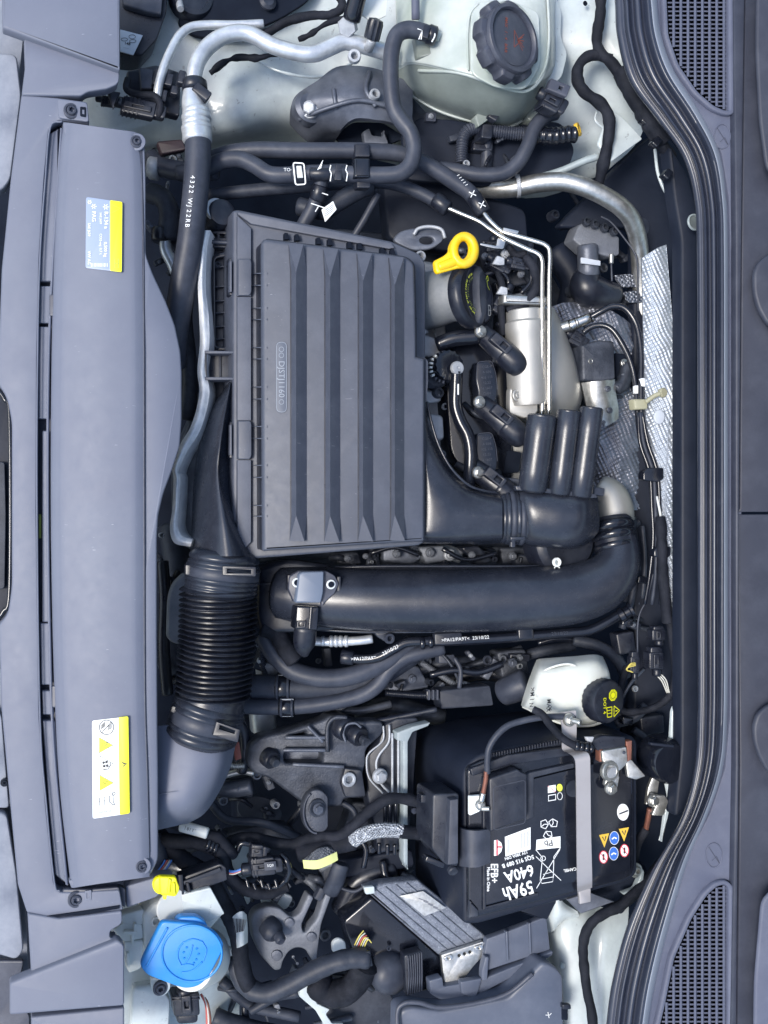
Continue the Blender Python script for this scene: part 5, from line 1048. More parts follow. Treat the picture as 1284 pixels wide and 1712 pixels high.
tube('wire_harness', [(1104, 865, -116), (1106, 900, -114), (1108, 960, -116), (1112, 1000, -120), (1116, 1040, -126)], 9, 'cloth_tape', wob=.2, lab=('taped harness running down over the lower heat shield', 'wire harness'))
# ================================================================ CHARGE PIPE
cp = thing('charge_air_pipe', 'wide satin black charge air pipe running across below the filter box', 'air duct', 760, 1000, -140)
tube('pipe', [(470, 990, -165, 44), (520, 996, -152, 49), (600, 1001, -140, 52), (700, 1003, -134, 53), (800, 1002, -130, 53), (900, 998, -128, 52), (960, 992, -128, 50), (1005, 975, -130, 46), (1030, 945, -134, 39), (1034, 910, -140, 32), (1024, 880, -146, 30)], 50, 'duct_plastic', cp, n=44, sub=8)
tube('top_flange', [(560, 949, -150), (640, 947, -142), (760, 947, -138), (880, 947, -136), (960, 945, -134), (1000, 932, -134)], 3, 'duct_plastic', cp, n=10)
tube('mould_seam', [(560, 1040, -108), (640, 1046, -106), (760, 1046, -104), (880, 1040, -102), (960, 1028, -102), (1020, 1000, -104)], .8, 'duct_plastic', cp, n=6)
tube('bottom_flange', [(520, 1052, -160), (600, 1056, -150), (700, 1056, -146), (800, 1054, -142), (900, 1048, -140), (980, 1036, -138), (1030, 1012, -138), (1062, 975, -142)], 2.6, 'duct_plastic', cp, n=10)
plate('end_housing', [(432, 950, 10), (480, 935), (560, 945), (566, 1055), (440, 1060), (430, 1030)], -150, 40, 'black_plastic', cp, r=14, bev=8)
plate('end_rib', [(434, 975), (478, 972), (478, 976), (434, 979)], -146, 6, 'black_plastic', cp, bev=1)
ring('ring_lug', 930, 940, -104, 8, 4, 'sticker_white', cp, h=4); 
for a in ([(928, 948, -108), (922, 962, -108)], [(934, 948, -108), (944, 958, -108)]): tube('lug_wire', a, 1, 'sticker_white', cp, n=6)
ring('eyelet', 650, 1067, -140, 9, 4, 'rubber', cp, h=6)
plate('eyelet_arm', [(620, 1052), (660, 1056), (650, 1076), (632, 1066)], -150, 10, 'duct_plastic', cp, r=4, bev=2)
tube('pipe_cuff', [(1030, 915, -140, 34), (1022, 870, -148, 33)], 33, 'black_plastic', cp, n=36)
for a in ((1030, 918), (1028, 900), (1024, 884)): tube('cuff_ring', [(a[0], a[1], -140), (a[0] - 1.4, a[1] - 6, -142)], 36, 'gloss_black', cp, n=36, sub=1)
plate('cuff_tab', rect(1052, 905, 14, 40, -14), -110, 12, 'black_plastic', cp, r=3, bev=2)
tube('turbo_elbow', [(1000, 818, -200, 26), (1018, 830, -195, 30), (1026, 850, -190, 32), (1028, 870, -185, 32)], 30, 'turbo_alu', n=30, lab=('pale metal elbow emerging right of the three pipes', 'elbow'))
plate('elbow_tab', rect(1002, 822, 18, 14, 8), -150, 10, 'cast_dark', r=2, bev=2, lab=('small grey metal tab beside the pale metal elbow', 'tab'))
# boost sensor
bs = thing('pressure_sensor', 'grey blue pressure sensor with two eared screw holes on the charge pipe', 'sensor', 520, 1000, -90)
plate('sensor_body', [(505, 956), (542, 955), (541, 990), (537, 1008), (494, 1008), (497, 985), (500, 960)], -76, 20, 'grey_blue', bs, r=3, bev=3)
plate('sensor_ears', [(484, 964), (500, 954), (545, 954), (560, 962), (567, 976), (560, 992), (545, 1006), (538, 1015), (536, 1000), (500, 1000), (492, 1008), (482, 985)], -86, 10, 'front_plastic_dark', bs, r=4, bev=2)
for x, y in ((496, 974), (553, 977)):
    ring('screw_hole', x, y, -84, 8, 5, 'sticker_white', bs, h=3); plate('hole_shade', circ(x + 1, y, 5), -81, 1, 'void', bs, bev=.2)
    plate('ear_bracket', rect(x + (-12 if x < 520 else 14), y, 6, 26), -90, 12, 'black_plastic', bs, r=1, bev=1)
plate('sensor_plug', [(496, 1013), (534, 1015), (531, 1054), (493, 1052)], -84, 26, 'gloss_black', bs, r=3, bev=3)
plate('plug_rib', [(519, 1015), (523, 1015), (520, 1052), (516, 1052)], -80, 6, 'gloss_black', bs, r=1, bev=1)
plate('plug_latch', [(497, 1038), (512, 1038), (511, 1050), (496, 1050)], -80, 6, 'black_plastic', bs, r=1, bev=1, holes=[[(500, 1041), (509, 1041), (508, 1047), (500, 1047)]])
tube('plug_neck', [(511, 1050, -98, 19), (509, 1072, -104, 19), (508, 1084, -108, 15), (510, 1096, -114, 6)], 18, 'black_plastic', bs, n=20, flat=.7)
# ================================================================ HOSES BELOW
tube('refrigerant_pipe', [(524, 1072, -165), (560, 1073, -160), (600, 1071, -158), (622, 1068, -158)], 7.5, 'pipe_alu', n=16, lab=('short silver pipe under the left half of the charge pipe', 'pipe'))
for i, x in enumerate((538, 552, 560, 568, 577)): tube('pipe_collar', [(x, 1072, -160), (x + 4, 1072, -160)], 10 if i else 8.5, 'pipe_alu', n=18, sub=1, lab=(('first', 'second', 'third', 'fourth', 'fifth')[i] + ' collar from the left on the short silver pipe', 'collar', 'silver pipe collars'))
vh = thing('vent_hose', 'thin glossy black hose with white date print along the charge pipe', 'hose', 760, 1075, -150)
tube('hose', [(586, 1100, -168), (610, 1102, -164), (634, 1098, -160), (660, 1084, -156), (680, 1074, -154), (710, 1072, -152), (760, 1071, -150), (830, 1067, -148), (900, 1062, -146), (950, 1058, -144), (985, 1054, -142), (1015, 1040, -140), (1035, 1028, -140)], 8.6, 'gloss_black', vh, n=18)
for x, y in ((704, 1075), (718, 1073)): tube('collar', [(x, y, -151), (x + 5, y, -151)], 11, 'gloss_black', vh, n=18, sub=1)
plate('hose_guide', rect(750, 1068, 46, 20, -3), -138, 10, 'black_plastic', vh, r=4, bev=2); plate('hose_guide', rect(880, 1060, 26, 18, -3), -136, 10, 'gloss_black', vh, r=4, bev=2)
text('>PA12/PA9T<', 610, 1101, -152, 8, 3, 'print_white', vh); text('23/10/22', 653, 1087, -146, 8.5, 27, 'print_white', vh)
text('>PA12/PA9T<  23/10/22', 778, 1068, -138, 8, 4, 'print_white', vh); text('23/10/22', 936, 1059, -134, 8, 4, 'rubber', vh)
lathe('quick_coupling', 1036, 1030, -140, [(13, 0), (13, 8), (10, 10), (10, 18), (14, 20), (14, 24), (.1, 24)], 'gloss_black', vh, axis=(1, -.6, .2), n=24)
band(572, 1098, -170, 590, 1100, -168, 12, 'black_plastic', lab=('dark coupling at the left end of the date printed hose', 'coupling'))
tube('coolant_hose', [(440, 1062, -190), (458, 1092, -185), (485, 1118, -180), (520, 1131, -176), (560, 1134, -174), (600, 1126, -174), (640, 1108, -178), (670, 1090, -184), (690, 1075, -190)], 16, 'rubber', n=24, lab=('grey rubber hose sagging in a curve below the pressure sensor', 'hose'))
tube('wire_harness', [(440, 1048, -165), (462, 1058, -168), (478, 1085, -170), (492, 1104, -172)], 16, 'cloth_tape', wob=.12, lab=('thick taped sleeve passing behind the pressure sensor plug', 'wire harness'))
tube('coolant_hose', [(405, 1148, -205), (450, 1149, -205), (520, 1150, -206), (580, 1146, -210), (640, 1122, -215), (690, 1090, -220)], 21, 'rubber_dark', n=24, lab=('thick dark hose crossing under the grey sagging hose', 'hose'))
tube('coolant_hose', [(400, 1180, -190), (440, 1182, -190), (500, 1181, -190), (560, 1173, -188), (605, 1162, -186), (632, 1144, -184), (652, 1118, -182), (680, 1098, -180), (715, 1088, -180), (740, 1082, -182)], 13, 'rubber', n=24, lab=('long thin S-shaped grey hose below the thick dark hose', 'hose'))
for x, y, r, z, l in ((474, 1149, 22.5, -205, 'upper'), (480, 1182, 15.5, -190, 'lower')):
    t = thing('hose_clip', l + ' metal rimmed clip on the hoses right of the corrugated hose', 'clip', x, y, z, 'hose clips')
    tube('clip_band', [(x - 11, y, z), (x + 11, y, z)], r, 'gloss_black', t, n=24, sub=1)
    for dx in (-10, 8): tube('clip_rim', [(x + dx, y, z), (x + dx + 2, y, z)], r + 1, 'rubber', t, n=24, sub=1)
    plate('clip_edge', rect(x, y - r + 4, 22, 4), z + 9, 4, 'cast_alu', t, r=1, bev=1); plate('clip_edge', rect(x, y + r - 1, 22, 4), z + 7, 4, 'cast_alu', t, r=1, bev=1)
lathe('chrome_cylinder', 440, 1215, -290, [(22, 0), (22, 60), (20, 64), (.1, 64)], 'pipe_alu', axis=(0, -1, .4), lab=('shiny metal cylinder deep below the hoses', 'cylinder'))
lathe('chrome_cylinder', 452, 1128, -260, [(24, 0), (24, 30), (20, 34), (.1, 34)], 'cast_alu', axis=(0, -1, .4), lab=('worn metal part left of the grey sagging hose', 'cylinder'))
tube('corrugated_conduit', [(645, 1158, -225), (670, 1160, -225), (700, 1162, -225), (715, 1162, -225)], 6, 'gloss_black', n=14, rib=(4.5, .12), lab=('thin corrugated conduit ending at a dark box below the charge pipe', 'conduit'))
dbx = thing('module_box', 'dark rectangular box right of the thin corrugated conduit', 'box', 770, 1160, -230)
plate('box', [(734, 1155), (820, 1146), (826, 1180), (738, 1186)], -222, 30, 'rubber_dark', dbx, r=4, bev=3); plate('box_socket', rect(724, 1162, 22, 14), -218, 14, 'gloss_black', dbx, r=2, bev=2)
for i in range(3): plate('socket_rib', rect(718 + i * 7, 1162, 3, 17), -214, 10, 'rubber', dbx, bev=.8)
tube('radiator_pipe', [(842, 1158, -230, 22), (860, 1150, -215, 24), (880, 1142, -205, 24)], 23, 'rubber', n=28, lab=('stubby round grey hose end left of the brake fluid reservoir', 'hose'))
for i, (pts, r, m_) in enumerate((([(700, 1120, -300), (760, 1105, -290), (830, 1110, -290), (900, 1090, -280), (960, 1080, -280)], 9, 'rubber_dark'), ([(740, 1140, -320), (800, 1125, -310), (870, 1130, -300)], 14, 'black_plastic'), ([(960, 1070, -220), (1000, 1080, -215), (1030, 1100, -220), (1046, 1130, -230)], 10, 'rubber_dark'), ([(900, 1075, -240), (930, 1068, -235), (970, 1070, -235)], 5, 'gloss_black'))):
    tube('hose', pts, r, m_, lab=('dim hose in the dark below the charge pipe, ' + ('thin and long', 'thick and short', 'right of the brake fluid reservoir', 'glossy above the brake fluid reservoir')[i], 'hose'))
# ================================================================ GEARBOX BRACKETS
plate('gearbox', [(390, 1200), (560, 1180), (690, 1190), (700, 1460), (560, 1500), (400, 1440)], -400, 60, 'bay_black', r=20, bev=8, lab=('dark gearbox surface far below the cast brackets', 'gearbox'))
gm = thing('gearbox_mount', 'black cast triangular bracket with pins and ribs beside the battery', 'bracket', 530, 1290, -220)
plate('casting', [(414, 1264), (417, 1247), (434, 1232), (474, 1224), (515, 1212), (543, 1203), (551, 1197), (575, 1195), (602, 1207), (628, 1205), (642, 1207), (642, 1227), (612, 1254), (613, 1277), (608, 1290), (612, 1334), (575, 1336), (572, 1350), (520, 1350), (510, 1346), (448, 1300), (428, 1296), (416, 1284)], -190, 34, 'cast_black', gm, r=9, bev=6, holes=[rnd([(476, 1258), (540, 1258), (540, 1276), (476, 1276)], 6), rnd([(482, 1232), (512, 1224), (512, 1232)], 2)])
plate('casting_floor', [(440, 1230), (560, 1215), (600, 1230), (600, 1320), (540, 1330), (450, 1290)], -214, 20, 'cast_dark', gm, r=8, bev=4)
for a in ([(478, 1233), (545, 1233)], [(474, 1254), (546, 1254)], [(490, 1278), (575, 1282)]): tube('rib', [(*a[0], -182), (*a[1], -182)], 3.4, 'cast_dark', gm, n=8)
tube('rib', [(515, 1214, -182), (540, 1240, -182)], 3.4, 'cast_dark', gm, n=8)
tube('rib', [(548, 1256, -178), (548, 1215, -178), (560, 1200, -178), (580, 1200, -178)], 4, 'cast_black', gm, n=10)
for x, y, r in ((447, 1264, 16), (571, 1214, 20), (593, 1226, 17)):
    lathe('pin', x, y, -192, [(r, 0), (r, 14), (r * .85, 18), (.1, 18)], 'black_plastic', gm, axis=(.9, .3, 1))
for x, y in ((458, 1272), (607, 1236)): lathe('pin_tip', x, y, -176, [(8, 0), (8, 8), (6, 11), (.1, 11)], 'cast_black', gm, axis=(.6, .2, 1))
tube('pin_rim', [(578, 1240, -172), (574, 1225, -172), (580, 1212, -172), (594, 1209, -172), (604, 1216, -172)], 2.4, 'cast_dark', gm, n=8)
plate('washer_plate', [(577, 1284), (605, 1288), (612, 1332), (578, 1334), (570, 1310)], -176, 10, 'black_plastic', gm, r=4, bev=2)
ring('washer', 583, 1303, -170, 12, 6.5, 'cast_alu', gm, h=4)
rd = thing('damper_disc', 'round black disc with flat edge and centre bolt under the cast bracket', 'disc', 533, 1357, -190)
plate('disc', [q for q in circ(530, 1358, 25, 36, ry=38) if q[0] < 550], -160, 14, 'cast_black', rd, bev=3)
tube('disc_rim', [(*q, -158) for q in circ(530, 1358, 22, 36, ry=35) if q[0] < 540 and q[1] > 1326][::1][2:22], 2, 'rubber', rd, n=8)
ring('boss_ring', 530, 1350, -159, 15, 8, 'cast_black', rd, h=5); bolt(533, 1352, -154, 10, rd, 'hex', 'cast_dark')
sp_ = thing('side_casting', 'black ribbed side plate with chrome edge lines and bright hex bolt left of battery', 'plate', 655, 1290, -200)
plate('plate', [(642, 1212), (665, 1200), (700, 1200), (690, 1350), (680, 1420), (632, 1428), (625, 1380), (614, 1330), (610, 1268), (632, 1246)], -196, 30, 'black_plastic', sp_, r=6, bev=4)
tube('bright_edge', [(641, 1214, -190), (640, 1238, -188), (618, 1258, -186), (613, 1272, -186), (617, 1300, -186), (640, 1326, -186)], 1.6, 'cast_alu', sp_, n=8)
tube('bright_edge', [(651, 1212, -188), (650, 1240, -184), (634, 1262, -182), (629, 1280, -182), (636, 1308, -182), (650, 1324, -182)], 2, 'cast_alu', sp_, n=8)
for x in (656, 666): tube('bright_bar', [(x, 1226, -184), (x, 1326, -184)], 2.2, 'cast_alu', sp_, n=8)
for x, y0, y1 in ((644, 1340, 1378), (652, 1342, 1380), (662, 1340, 1382), (634, 1410, 1426), (648, 1412, 1428), (660, 1412, 1428)): tube('rib', [(x, y0, -180), (x, y1, -180)], 3.6, 'gloss_black', sp_, n=10)
bolt(636, 1298, -176, 13, sp_, 'hex', 'cast_alu')
plate('white_bracket', [(664, 1225), (690, 1215), (720, 1208), (716, 1214), (690, 1224), (682, 1240), (682, 1455), (675, 1440), (674, 1240), (664, 1238)], -172, 20, 'paint_dark', r=2, bev=1.5, lab=('pale painted bracket edge standing left of the battery', 'bracket'))
tube('tray_edge', [(560, 1218, -210), (640, 1204, -206), (700, 1192, -202), (730, 1186, -200)], 5, 'black_plastic', lab=('dark straight edge bar above the cast bracket and battery', 'bar'))
plate('shield_disc', circ(434, 1356, 38, 36, ry=24, a=.25), -330, 5, 'rubber', bev=1.5, lab=('large oval dull grey disc in the dark gap beside the snorkel', 'disc'))
tube('starter', [(362, 1322, -250, 9), (380, 1320, -250, 13), (400, 1318, -250, 14), (420, 1314, -250, 14)], 13, 'cast_dark', n=20, lab=('small grey motor body right of the snorkel', 'motor'))
tube('silver_tube', [(358, 1302, -240), (400, 1290, -240), (425, 1292, -240)], 6, 'zinc', lab=('dull silver tube above the small grey motor', 'tube'))
tube('spring_conduit', [(372, 1276, -200), (392, 1280, -200), (408, 1280, -200)], 5.5, 'zinc', rib=(4, .2), lab=('short metal spring right of the snorkel clamp', 'spring'))
plate('red_tag', [(390, 1246), (400, 1240), (404, 1268), (394, 1272)], -190, 4, 'print_rust', r=2, bev=.8, lab=('tiny dark red tag beside the snorkel clamp', 'tag'))
tube('hose', [(395, 1200, -210), (408, 1225, -215), (410, 1260, -220), (404, 1290, -225)], 9, 'black_plastic', lab=('short black hose dropping right of the lower hose clamp', 'hose'))
plate('lower_mount', [(376, 1396), (434, 1380), (480, 1380), (498, 1392), (498, 1412), (470, 1412), (430, 1404)], -240, 30, 'cast_black', r=6, bev=3, lab=('low black casting with worn edge under the oval grey disc', 'casting'))
# Y bracket
yb_ = thing('shift_lever_bracket', 'worn grey cast bracket with two arms and a black pin near the bottom', 'bracket', 480, 1560, -200)
plate('casting', [(419, 1535), (428, 1522), (448, 1515), (468, 1518), (488, 1535), (501, 1528), (516, 1494), (526, 1500), (504, 1548), (509, 1562), (531, 1535), (544, 1492), (556, 1494), (550, 1512), (538, 1545), (532, 1590), (530, 1616), (522, 1606), (512, 1588), (498, 1584), (484, 1590), (474, 1606), (470, 1622), (460, 1624), (436, 1598), (422, 1568)], -190, 22, 'cast_mid', yb_, r=7, bev=4, holes=[(497, 1611, 1)])
for x, y, r in ((484, 1543, 8), (521, 1567, 8), (463, 1598, 9)): plate('boss', circ(x, y, r), -187, 3, 'cast_dark', yb_, bev=1)
lathe('pin', 449, 1546, -192, [(18, 0), (18, 14), (16, 20), (10, 26), (.1, 27)], 'rubber_dark', yb_, axis=(.8, .6, 1)); lathe('pin_tip', 466, 1564, -172, [(9, 0), (9, 10), (6, 14), (.1, 14)], 'rubber', yb_, axis=(.5, .4, 1))
tube('arm_sleeve', [(552, 1492, -186, 14), (562, 1470, -176, 15), (570, 1446, -172, 14)], 14, 'rubber_dark', yb_, n=16, flat=.6)
plate('arm_end', rect(536, 1496, 22, 12, -62), -184, 12, 'rubber_dark', yb_, r=3, bev=2)
# ================================================================ HARNESSES LOWER LEFT
tube('wire_harness', [(372, 1414, -180), (400, 1402, -178), (430, 1402, -176), (462, 1410, -172), (492, 1412, -170), (516, 1402, -166), (540, 1398, -162), (566, 1398, -158), (588, 1384, -154), (606, 1366, -150), (626, 1350, -148), (650, 1336, -148), (680, 1336, -150), (716, 1346, -150)], 9.5, 'cloth_tape', wob=.18, sub=8, lab=('taped harness climbing from the white tag to the battery side', 'wire harness'))
tube('wire_harness', [(500, 1425, -168), (530, 1420, -166), (560, 1412, -164), (592, 1404, -162)], 16, 'cloth_tape', wob=.15, lab=('thick taped bundle behind the pale yellow band', 'wire harness'))
tube('braided_sleeve', [(590, 1406, -150, 12), (606, 1396, -144, 12.5), (630, 1389, -140, 12.5), (656, 1388, -140, 12), (672, 1390, -142, 12)], 12, 'braid', n=24, flat=.75, sub=10, lab=('silver braided flat sleeve on the cable into the battery box', 'sleeve'))
tube('wire_harness', [(668, 1390, -144), (690, 1392, -146), (716, 1394, -150), (742, 1394, -160)], 11, 'cloth_tape', wob=.08, lab=('smooth taped cable between silver braided sleeve and battery', 'wire harness'))
pb = thing('cable_guide', 'pale yellow curved band under a mesh covered cable bundle', 'band', 536, 1430, -150)
skin('band', [[(506, 1438, -148), (530, 1438, -140), (550, 1430, -140), (563, 1424, -146)], [(508, 1452, -152), (530, 1453, -146), (550, 1446, -146), (565, 1438, -150)]], 'pale_yellow', pb, thick=5, sub=6)
skin('mesh_cover', [[(514, 1432, -148), (530, 1420, -138), (546, 1416, -138), (558, 1420, -146)], [(506, 1438, -148), (530, 1438, -136), (550, 1430, -136), (563, 1424, -146)]], 'mesh_cover', pb, thick=4, sub=6)
wt = thing('date_tag', 'white cloth tag with date print wrapped round a harness', 'tag', 324, 1388, -120)
tube('tag_wrap', [(303, 1381, -126), (325, 1387, -122), (346, 1393, -120)], 9.5, 'white_plastic', wt, n=18, flat=.8)
text('28.03.18 |', 323, 1388, -114, 7.5, 165, 'print_black', wt)
tube('wire_harness', [(250, 1372, -150), (280, 1374, -140), (305, 1382, -134), (345, 1394, -130), (366, 1402, -134), (382, 1420, -140), (392, 1430, -146)], 9, 'cloth_tape', wob=.15, lab=('harness carrying the white date tag beside the snorkel foot', 'wire harness'))
tube('wire_harness', [(266, 1404, -150), (290, 1406, -140), (320, 1408, -134), (348, 1414, -132), (366, 1424, -134), (376, 1440, -140), (382, 1462, -146), (400, 1480, -152), (424, 1490, -160), (450, 1492, -168), (480, 1480, -176)], 11, 'cloth_tape', wob=.15, sub=8, lab=('black harness hooking around below the date tag toward the plug', 'wire harness'))
for i, x in enumerate((348, 354, 360)): tube('harness_clip', [(x, 1411 + i * 3, -131), (x + 3, 1412 + i * 3, -131)], 13, 'gloss_black', n=18, sub=1, lab=(('left', 'middle', 'right')[i] + ' ring of three on the hooked black harness', 'clip', 'rings on the hooked harness'))
tube('wire_harness', [(262, 1392, -160), (286, 1418, -150), (310, 1440, -140), (336, 1456, -136), (352, 1474, -134), (366, 1500, -134), (380, 1524, -136), (392, 1548, -138), (400, 1580, -142), (404, 1610, -148), (412, 1640, -156), (426, 1662, -162)], 14, 'cloth_tape', wob=.12, sub=8, lab=('thick black harness running from the cover corner down past the barcode tag', 'wire harness'))
tube('engine_seal', [(256, 1400, -150, 18), (262, 1430, -140, 20), (272, 1450, -150, 12)], 18, 'rubber', lab=('grey rubber boot tucked beside the lower end of the cover', 'boot'))
bt = thing('barcode_tag', 'white barcode tag wrapped on the thick black harness', 'tag', 400, 1555, -120)
skin('tag_wrap', [[(382, 1542, -132), (392, 1530, -120), (404, 1524, -120), (412, 1530, -132)], [(388, 1556, -132), (398, 1552, -118), (406, 1548, -118), (414, 1552, -134)], [(392, 1586, -134), (400, 1584, -120), (408, 1580, -122), (414, 1576, -136)]], 'white_plastic', bt, thick=2)
for i in range(12): stroke([(389.5 + i * 1.7 + .3 * i, 1535 + .2 * i), (393 + i * 1.3, 1560 - .3 * i)], .9 if i % 3 else 1.7, -113, 'print_black', bt, 'barcode')
tube('wire_harness', [(395, 1600, -180), (402, 1632, -170), (420, 1654, -160), (448, 1660, -152), (484, 1646, -146), (520, 1626, -142), (556, 1610, -138), (590, 1602, -138), (616, 1602, -140)], 16, 'rubber_dark', wob=.1, sub=8, lab=('fat smooth taped harness sweeping into the control unit plug', 'wire harness'))
tube('wire_harness', [(528, 1640, -190), (550, 1660, -185), (580, 1656, -180), (600, 1636, -176), (612, 1612, -170)], 22, 'cloth_tape', wob=.15, lab=('bulky taped bundle under the fat smooth harness', 'wire harness'))
lp = thing('loom_plug', 'large black plug with printed code at the centre of the lower left looms', 'connector', 430, 1448, -120)
connector(440, 1450, -118, 30, 66, -6, lp, ribs=2); connector(430, 1424, -124, 22, 34, 4, lp, ribs=2, neck=False)
plate('plug_label', rect(452, 1448, 20, 14, -6), -112, 2, 'rubber', lp, r=1, bev=.4); text('5Q0', 452, 1447, -111, 6, 5, 'print_white', lp)
for i, (m_, dy) in enumerate((('wire_blue', 0), ('wire_red', 2.4), ('wire_white', 4.4), ('wire_blue', -2.2))):
    tube('wire', [(378, 1456 + dy, -138), (390, 1458 + dy * .8, -130), (404, 1454 + dy * .6, -126)], 1.3, m_, n=6, lab=(('blue wire', 'red wire', 'white wire', 'second blue wire')[i] + ' entering the large loom plug from the left', 'wire'))
for i, (m_, dx) in enumerate((('wire_blue', 0), ('wire_red', 4), ('wire_white', 8), ('wire_blue', 11))):
    tube('wire', [(262 + dx, 1458, -130), (270 + dx, 1448, -122), (276 + dx, 1438, -124)], 1.4, m_, n=6, lab=(('blue wire', 'red wire', 'white wire', 'second blue wire')[i] + ' showing beside the bolt at the foot of the cover', 'wire'))
for i, m_ in enumerate(('wire_yellow', 'wire_white', 'wire_red', 'wire_yellow', 'wire_white', 'wire_yellow')):
    tube('wire', [(593 + i * 3, 1580 + i * 1.2, -150), (600 + i * 3, 1566 + i, -140), (608 + i * 2.6, 1556 + i * 4, -142)], 1.1, m_, n=6, lab=(('leftmost yellow', 'second, white', 'red', 'fourth, yellow', 'fifth, white', 'rightmost yellow')[i] + ' wire in the fan above the control unit plug', 'wire', 'fan of coloured wires'))
for i, pts in enumerate(([(470, 1428, -140), (480, 1440, -132), (484, 1456, -134), (478, 1472, -140)], [(430, 1470, -150), (446, 1482, -146), (466, 1480, -146), (482, 1466, -148)], [(396, 1424, -150), (404, 1410, -150), (420, 1412, -150)])):
    tube('cable', pts, 4.5, 'gloss_black', wob=.2, lab=(('right', 'lower', 'upper left')[i] + ' glossy loose cable around the large loom plug', 'cable'))
for i in range(5): tube('cable_tie', [(412 + i * 12, 1470 + (i % 2) * 6, -136), (416 + i * 12, 1484 + (i % 2) * 3, -132)], 3.2, 'gloss_black', lab=(('leftmost', 'second from left', 'middle', 'fourth from left', 'rightmost')[i] + ' small black tie tail below the large loom plug', 'cable tie', 'tie tails'))
kc = thing('cable_channel', 'straight black cable channel between yellow plug and loom', 'channel', 340, 1466, -120)
plate('channel', [(300, 1468), (368, 1444), (378, 1450), (380, 1472), (304, 1498), (300, 1490)], -92, 26, 'black_plastic', kc, r=3, bev=2)
plate('channel_lid', [(306, 1474), (368, 1451), (370, 1457), (308, 1480)], -86, 6, 'rubber_dark', kc, r=1, bev=1)
plate('channel_clip', [(297, 1462), (306, 1462), (308, 1496), (300, 1497)], -84, 12, 'gloss_black', kc, r=2, bev=1.5); plate('channel_clip', [(310, 1476), (316, 1476), (320, 1492), (314, 1493)], -84, 8, 'gloss_black', kc, r=2, bev=1.5)
yk = thing('yellow_locking_plug', 'bright yellow round plug tab below the corner of the cover', 'plug', 278, 1484, -20)
plate('disc', circ(268, 1481, 12.5, ry=15), -12, 10, 'lemon', yk, bev=3)
plate('body', [(266, 1466), (295, 1467), (297, 1476), (301, 1484), (299, 1492), (294, 1500), (268, 1497)], -8, 12, 'lemon', yk, r=4, bev=3)
plate('stem', [(272, 1492), (280, 1492), (278, 1504), (273, 1504)], -12, 6, 'lemon', yk, r=1, bev=1); plate('rib', rect(283, 1482, 4, 24, 5), -5, 5, 'lemon', yk, r=1, bev=1); plate('rib', rect(291, 1486, 4, 20, -5), -5, 5, 'lemon', yk, r=1, bev=1)
tube('pale_hose', [(262, 1436, -170, 12), (290, 1446, -165, 14), (320, 1452, -160, 12)], 12, 'zinc', lab=('dull metal surface patch behind the harness at the cover corner', 'pipe'))
plate('carrier_side', [(210, 1482), (258, 1468), (292, 1466), (262, 1500), (212, 1518)], -20, 30, 'front_plastic', r=3, bev=2, lab=('grey plastic side flap left of the yellow plug', 'flap'))
plate('dark_flap', [(180, 1488), (200, 1482), (210, 1486), (210, 1518), (196, 1512), (180, 1502)], -12, 12, 'front_plastic_dark', r=4, bev=2, lab=('darker shiny plastic flap by the lower carrier bolt', 'flap'))
# ================================================================ WASHER BOTTLE
wb = thing('washer_bottle', 'white washer fluid bottle with large blue cap in the lower left', 'washer bottle', 300, 1590, -90)
plate('bottle_body', [(238, 1530, 8), (262, 1506, 12), (300, 1502), (340, 1500), (352, 1486), (374, 1530), (350, 1556), (330, 1600), (260, 1600), (242, 1590)], -90, 60, 'white_plastic', wb, r=6, bev=6)
plate('bottle_panel', [(286, 1500), (352, 1484), (376, 1528), (350, 1542), (300, 1530)], -84, 10, 'paint', wb, r=3, bev=2)
lathe('bottle_spout', 330, 1606, -128, [(46, -30), (44, 10), (40, 26), (.1, 26)], 'white_plastic', wb, axis=(-.25, -.25, 1), n=40)
for a in ([(190, 1555), (208, 1540), (238, 1545), (240, 1570), (206, 1575)], [(208, 1575), (240, 1572), (236, 1620), (216, 1628), (208, 1610)], [(200, 1530), (240, 1520), (244, 1545), (206, 1548)]): plate('bottle_lug', a, -96, 20, 'white_plastic', wb, r=4, bev=3)
for a in (rect(218, 1560, 22, 5), rect(222, 1570, 5, 18), rect(214, 1606, 5, 24), rect(226, 1552, 5, 14)): plate('bottle_rib', a, -88, 8, 'white_plastic', wb, r=1, bev=1)
ring('bottle_hole', 261, 1540, -88, 8, 5, 'white_plastic', wb, h=3)
lathe('filler_disc', 292, 1516, -84, [(30, 0), (30, 3), (28, 5), (.1, 5)], 'white_plastic', wb, n=40)
bc = sub_root('blue_cap', 305, 1595, -50, wb, 'large bright blue five-sided cap with windscreen washer symbol')
plate('cap_lid', [(271, 1540, 8), (335, 1545, 14), (364, 1561, 16), (375, 1579, 10), (372, 1592, 14), (350, 1634, 20), (333, 1650, 16), (312, 1654, 14), (296, 1650, 14), (246, 1631, 8), (234, 1616, 8), (240, 1600, 8)], -46, 12, 'blue_cap', bc, r=8, bev=4, bres=3)
tube('cap_rim', [(321 + 50 * math.cos(t), 1594 + 47 * math.sin(t), -45.6) for t in [i * math.pi / 10 for i in range(20)]], 2, 'blue_cap', bc, closed=True, n=8)
tube('cap_groove', [(280, 1551, -45.5), (262, 1584, -45.5), (244, 1617, -45.5)], 2, 'blue_cap', bc, n=8)
plate('cap_skirt', [(292, 1541), (302, 1533), (330, 1533), (344, 1542), (350, 1554), (300, 1552)], -56, 16, 'blue_cap', bc, r=6, bev=3)
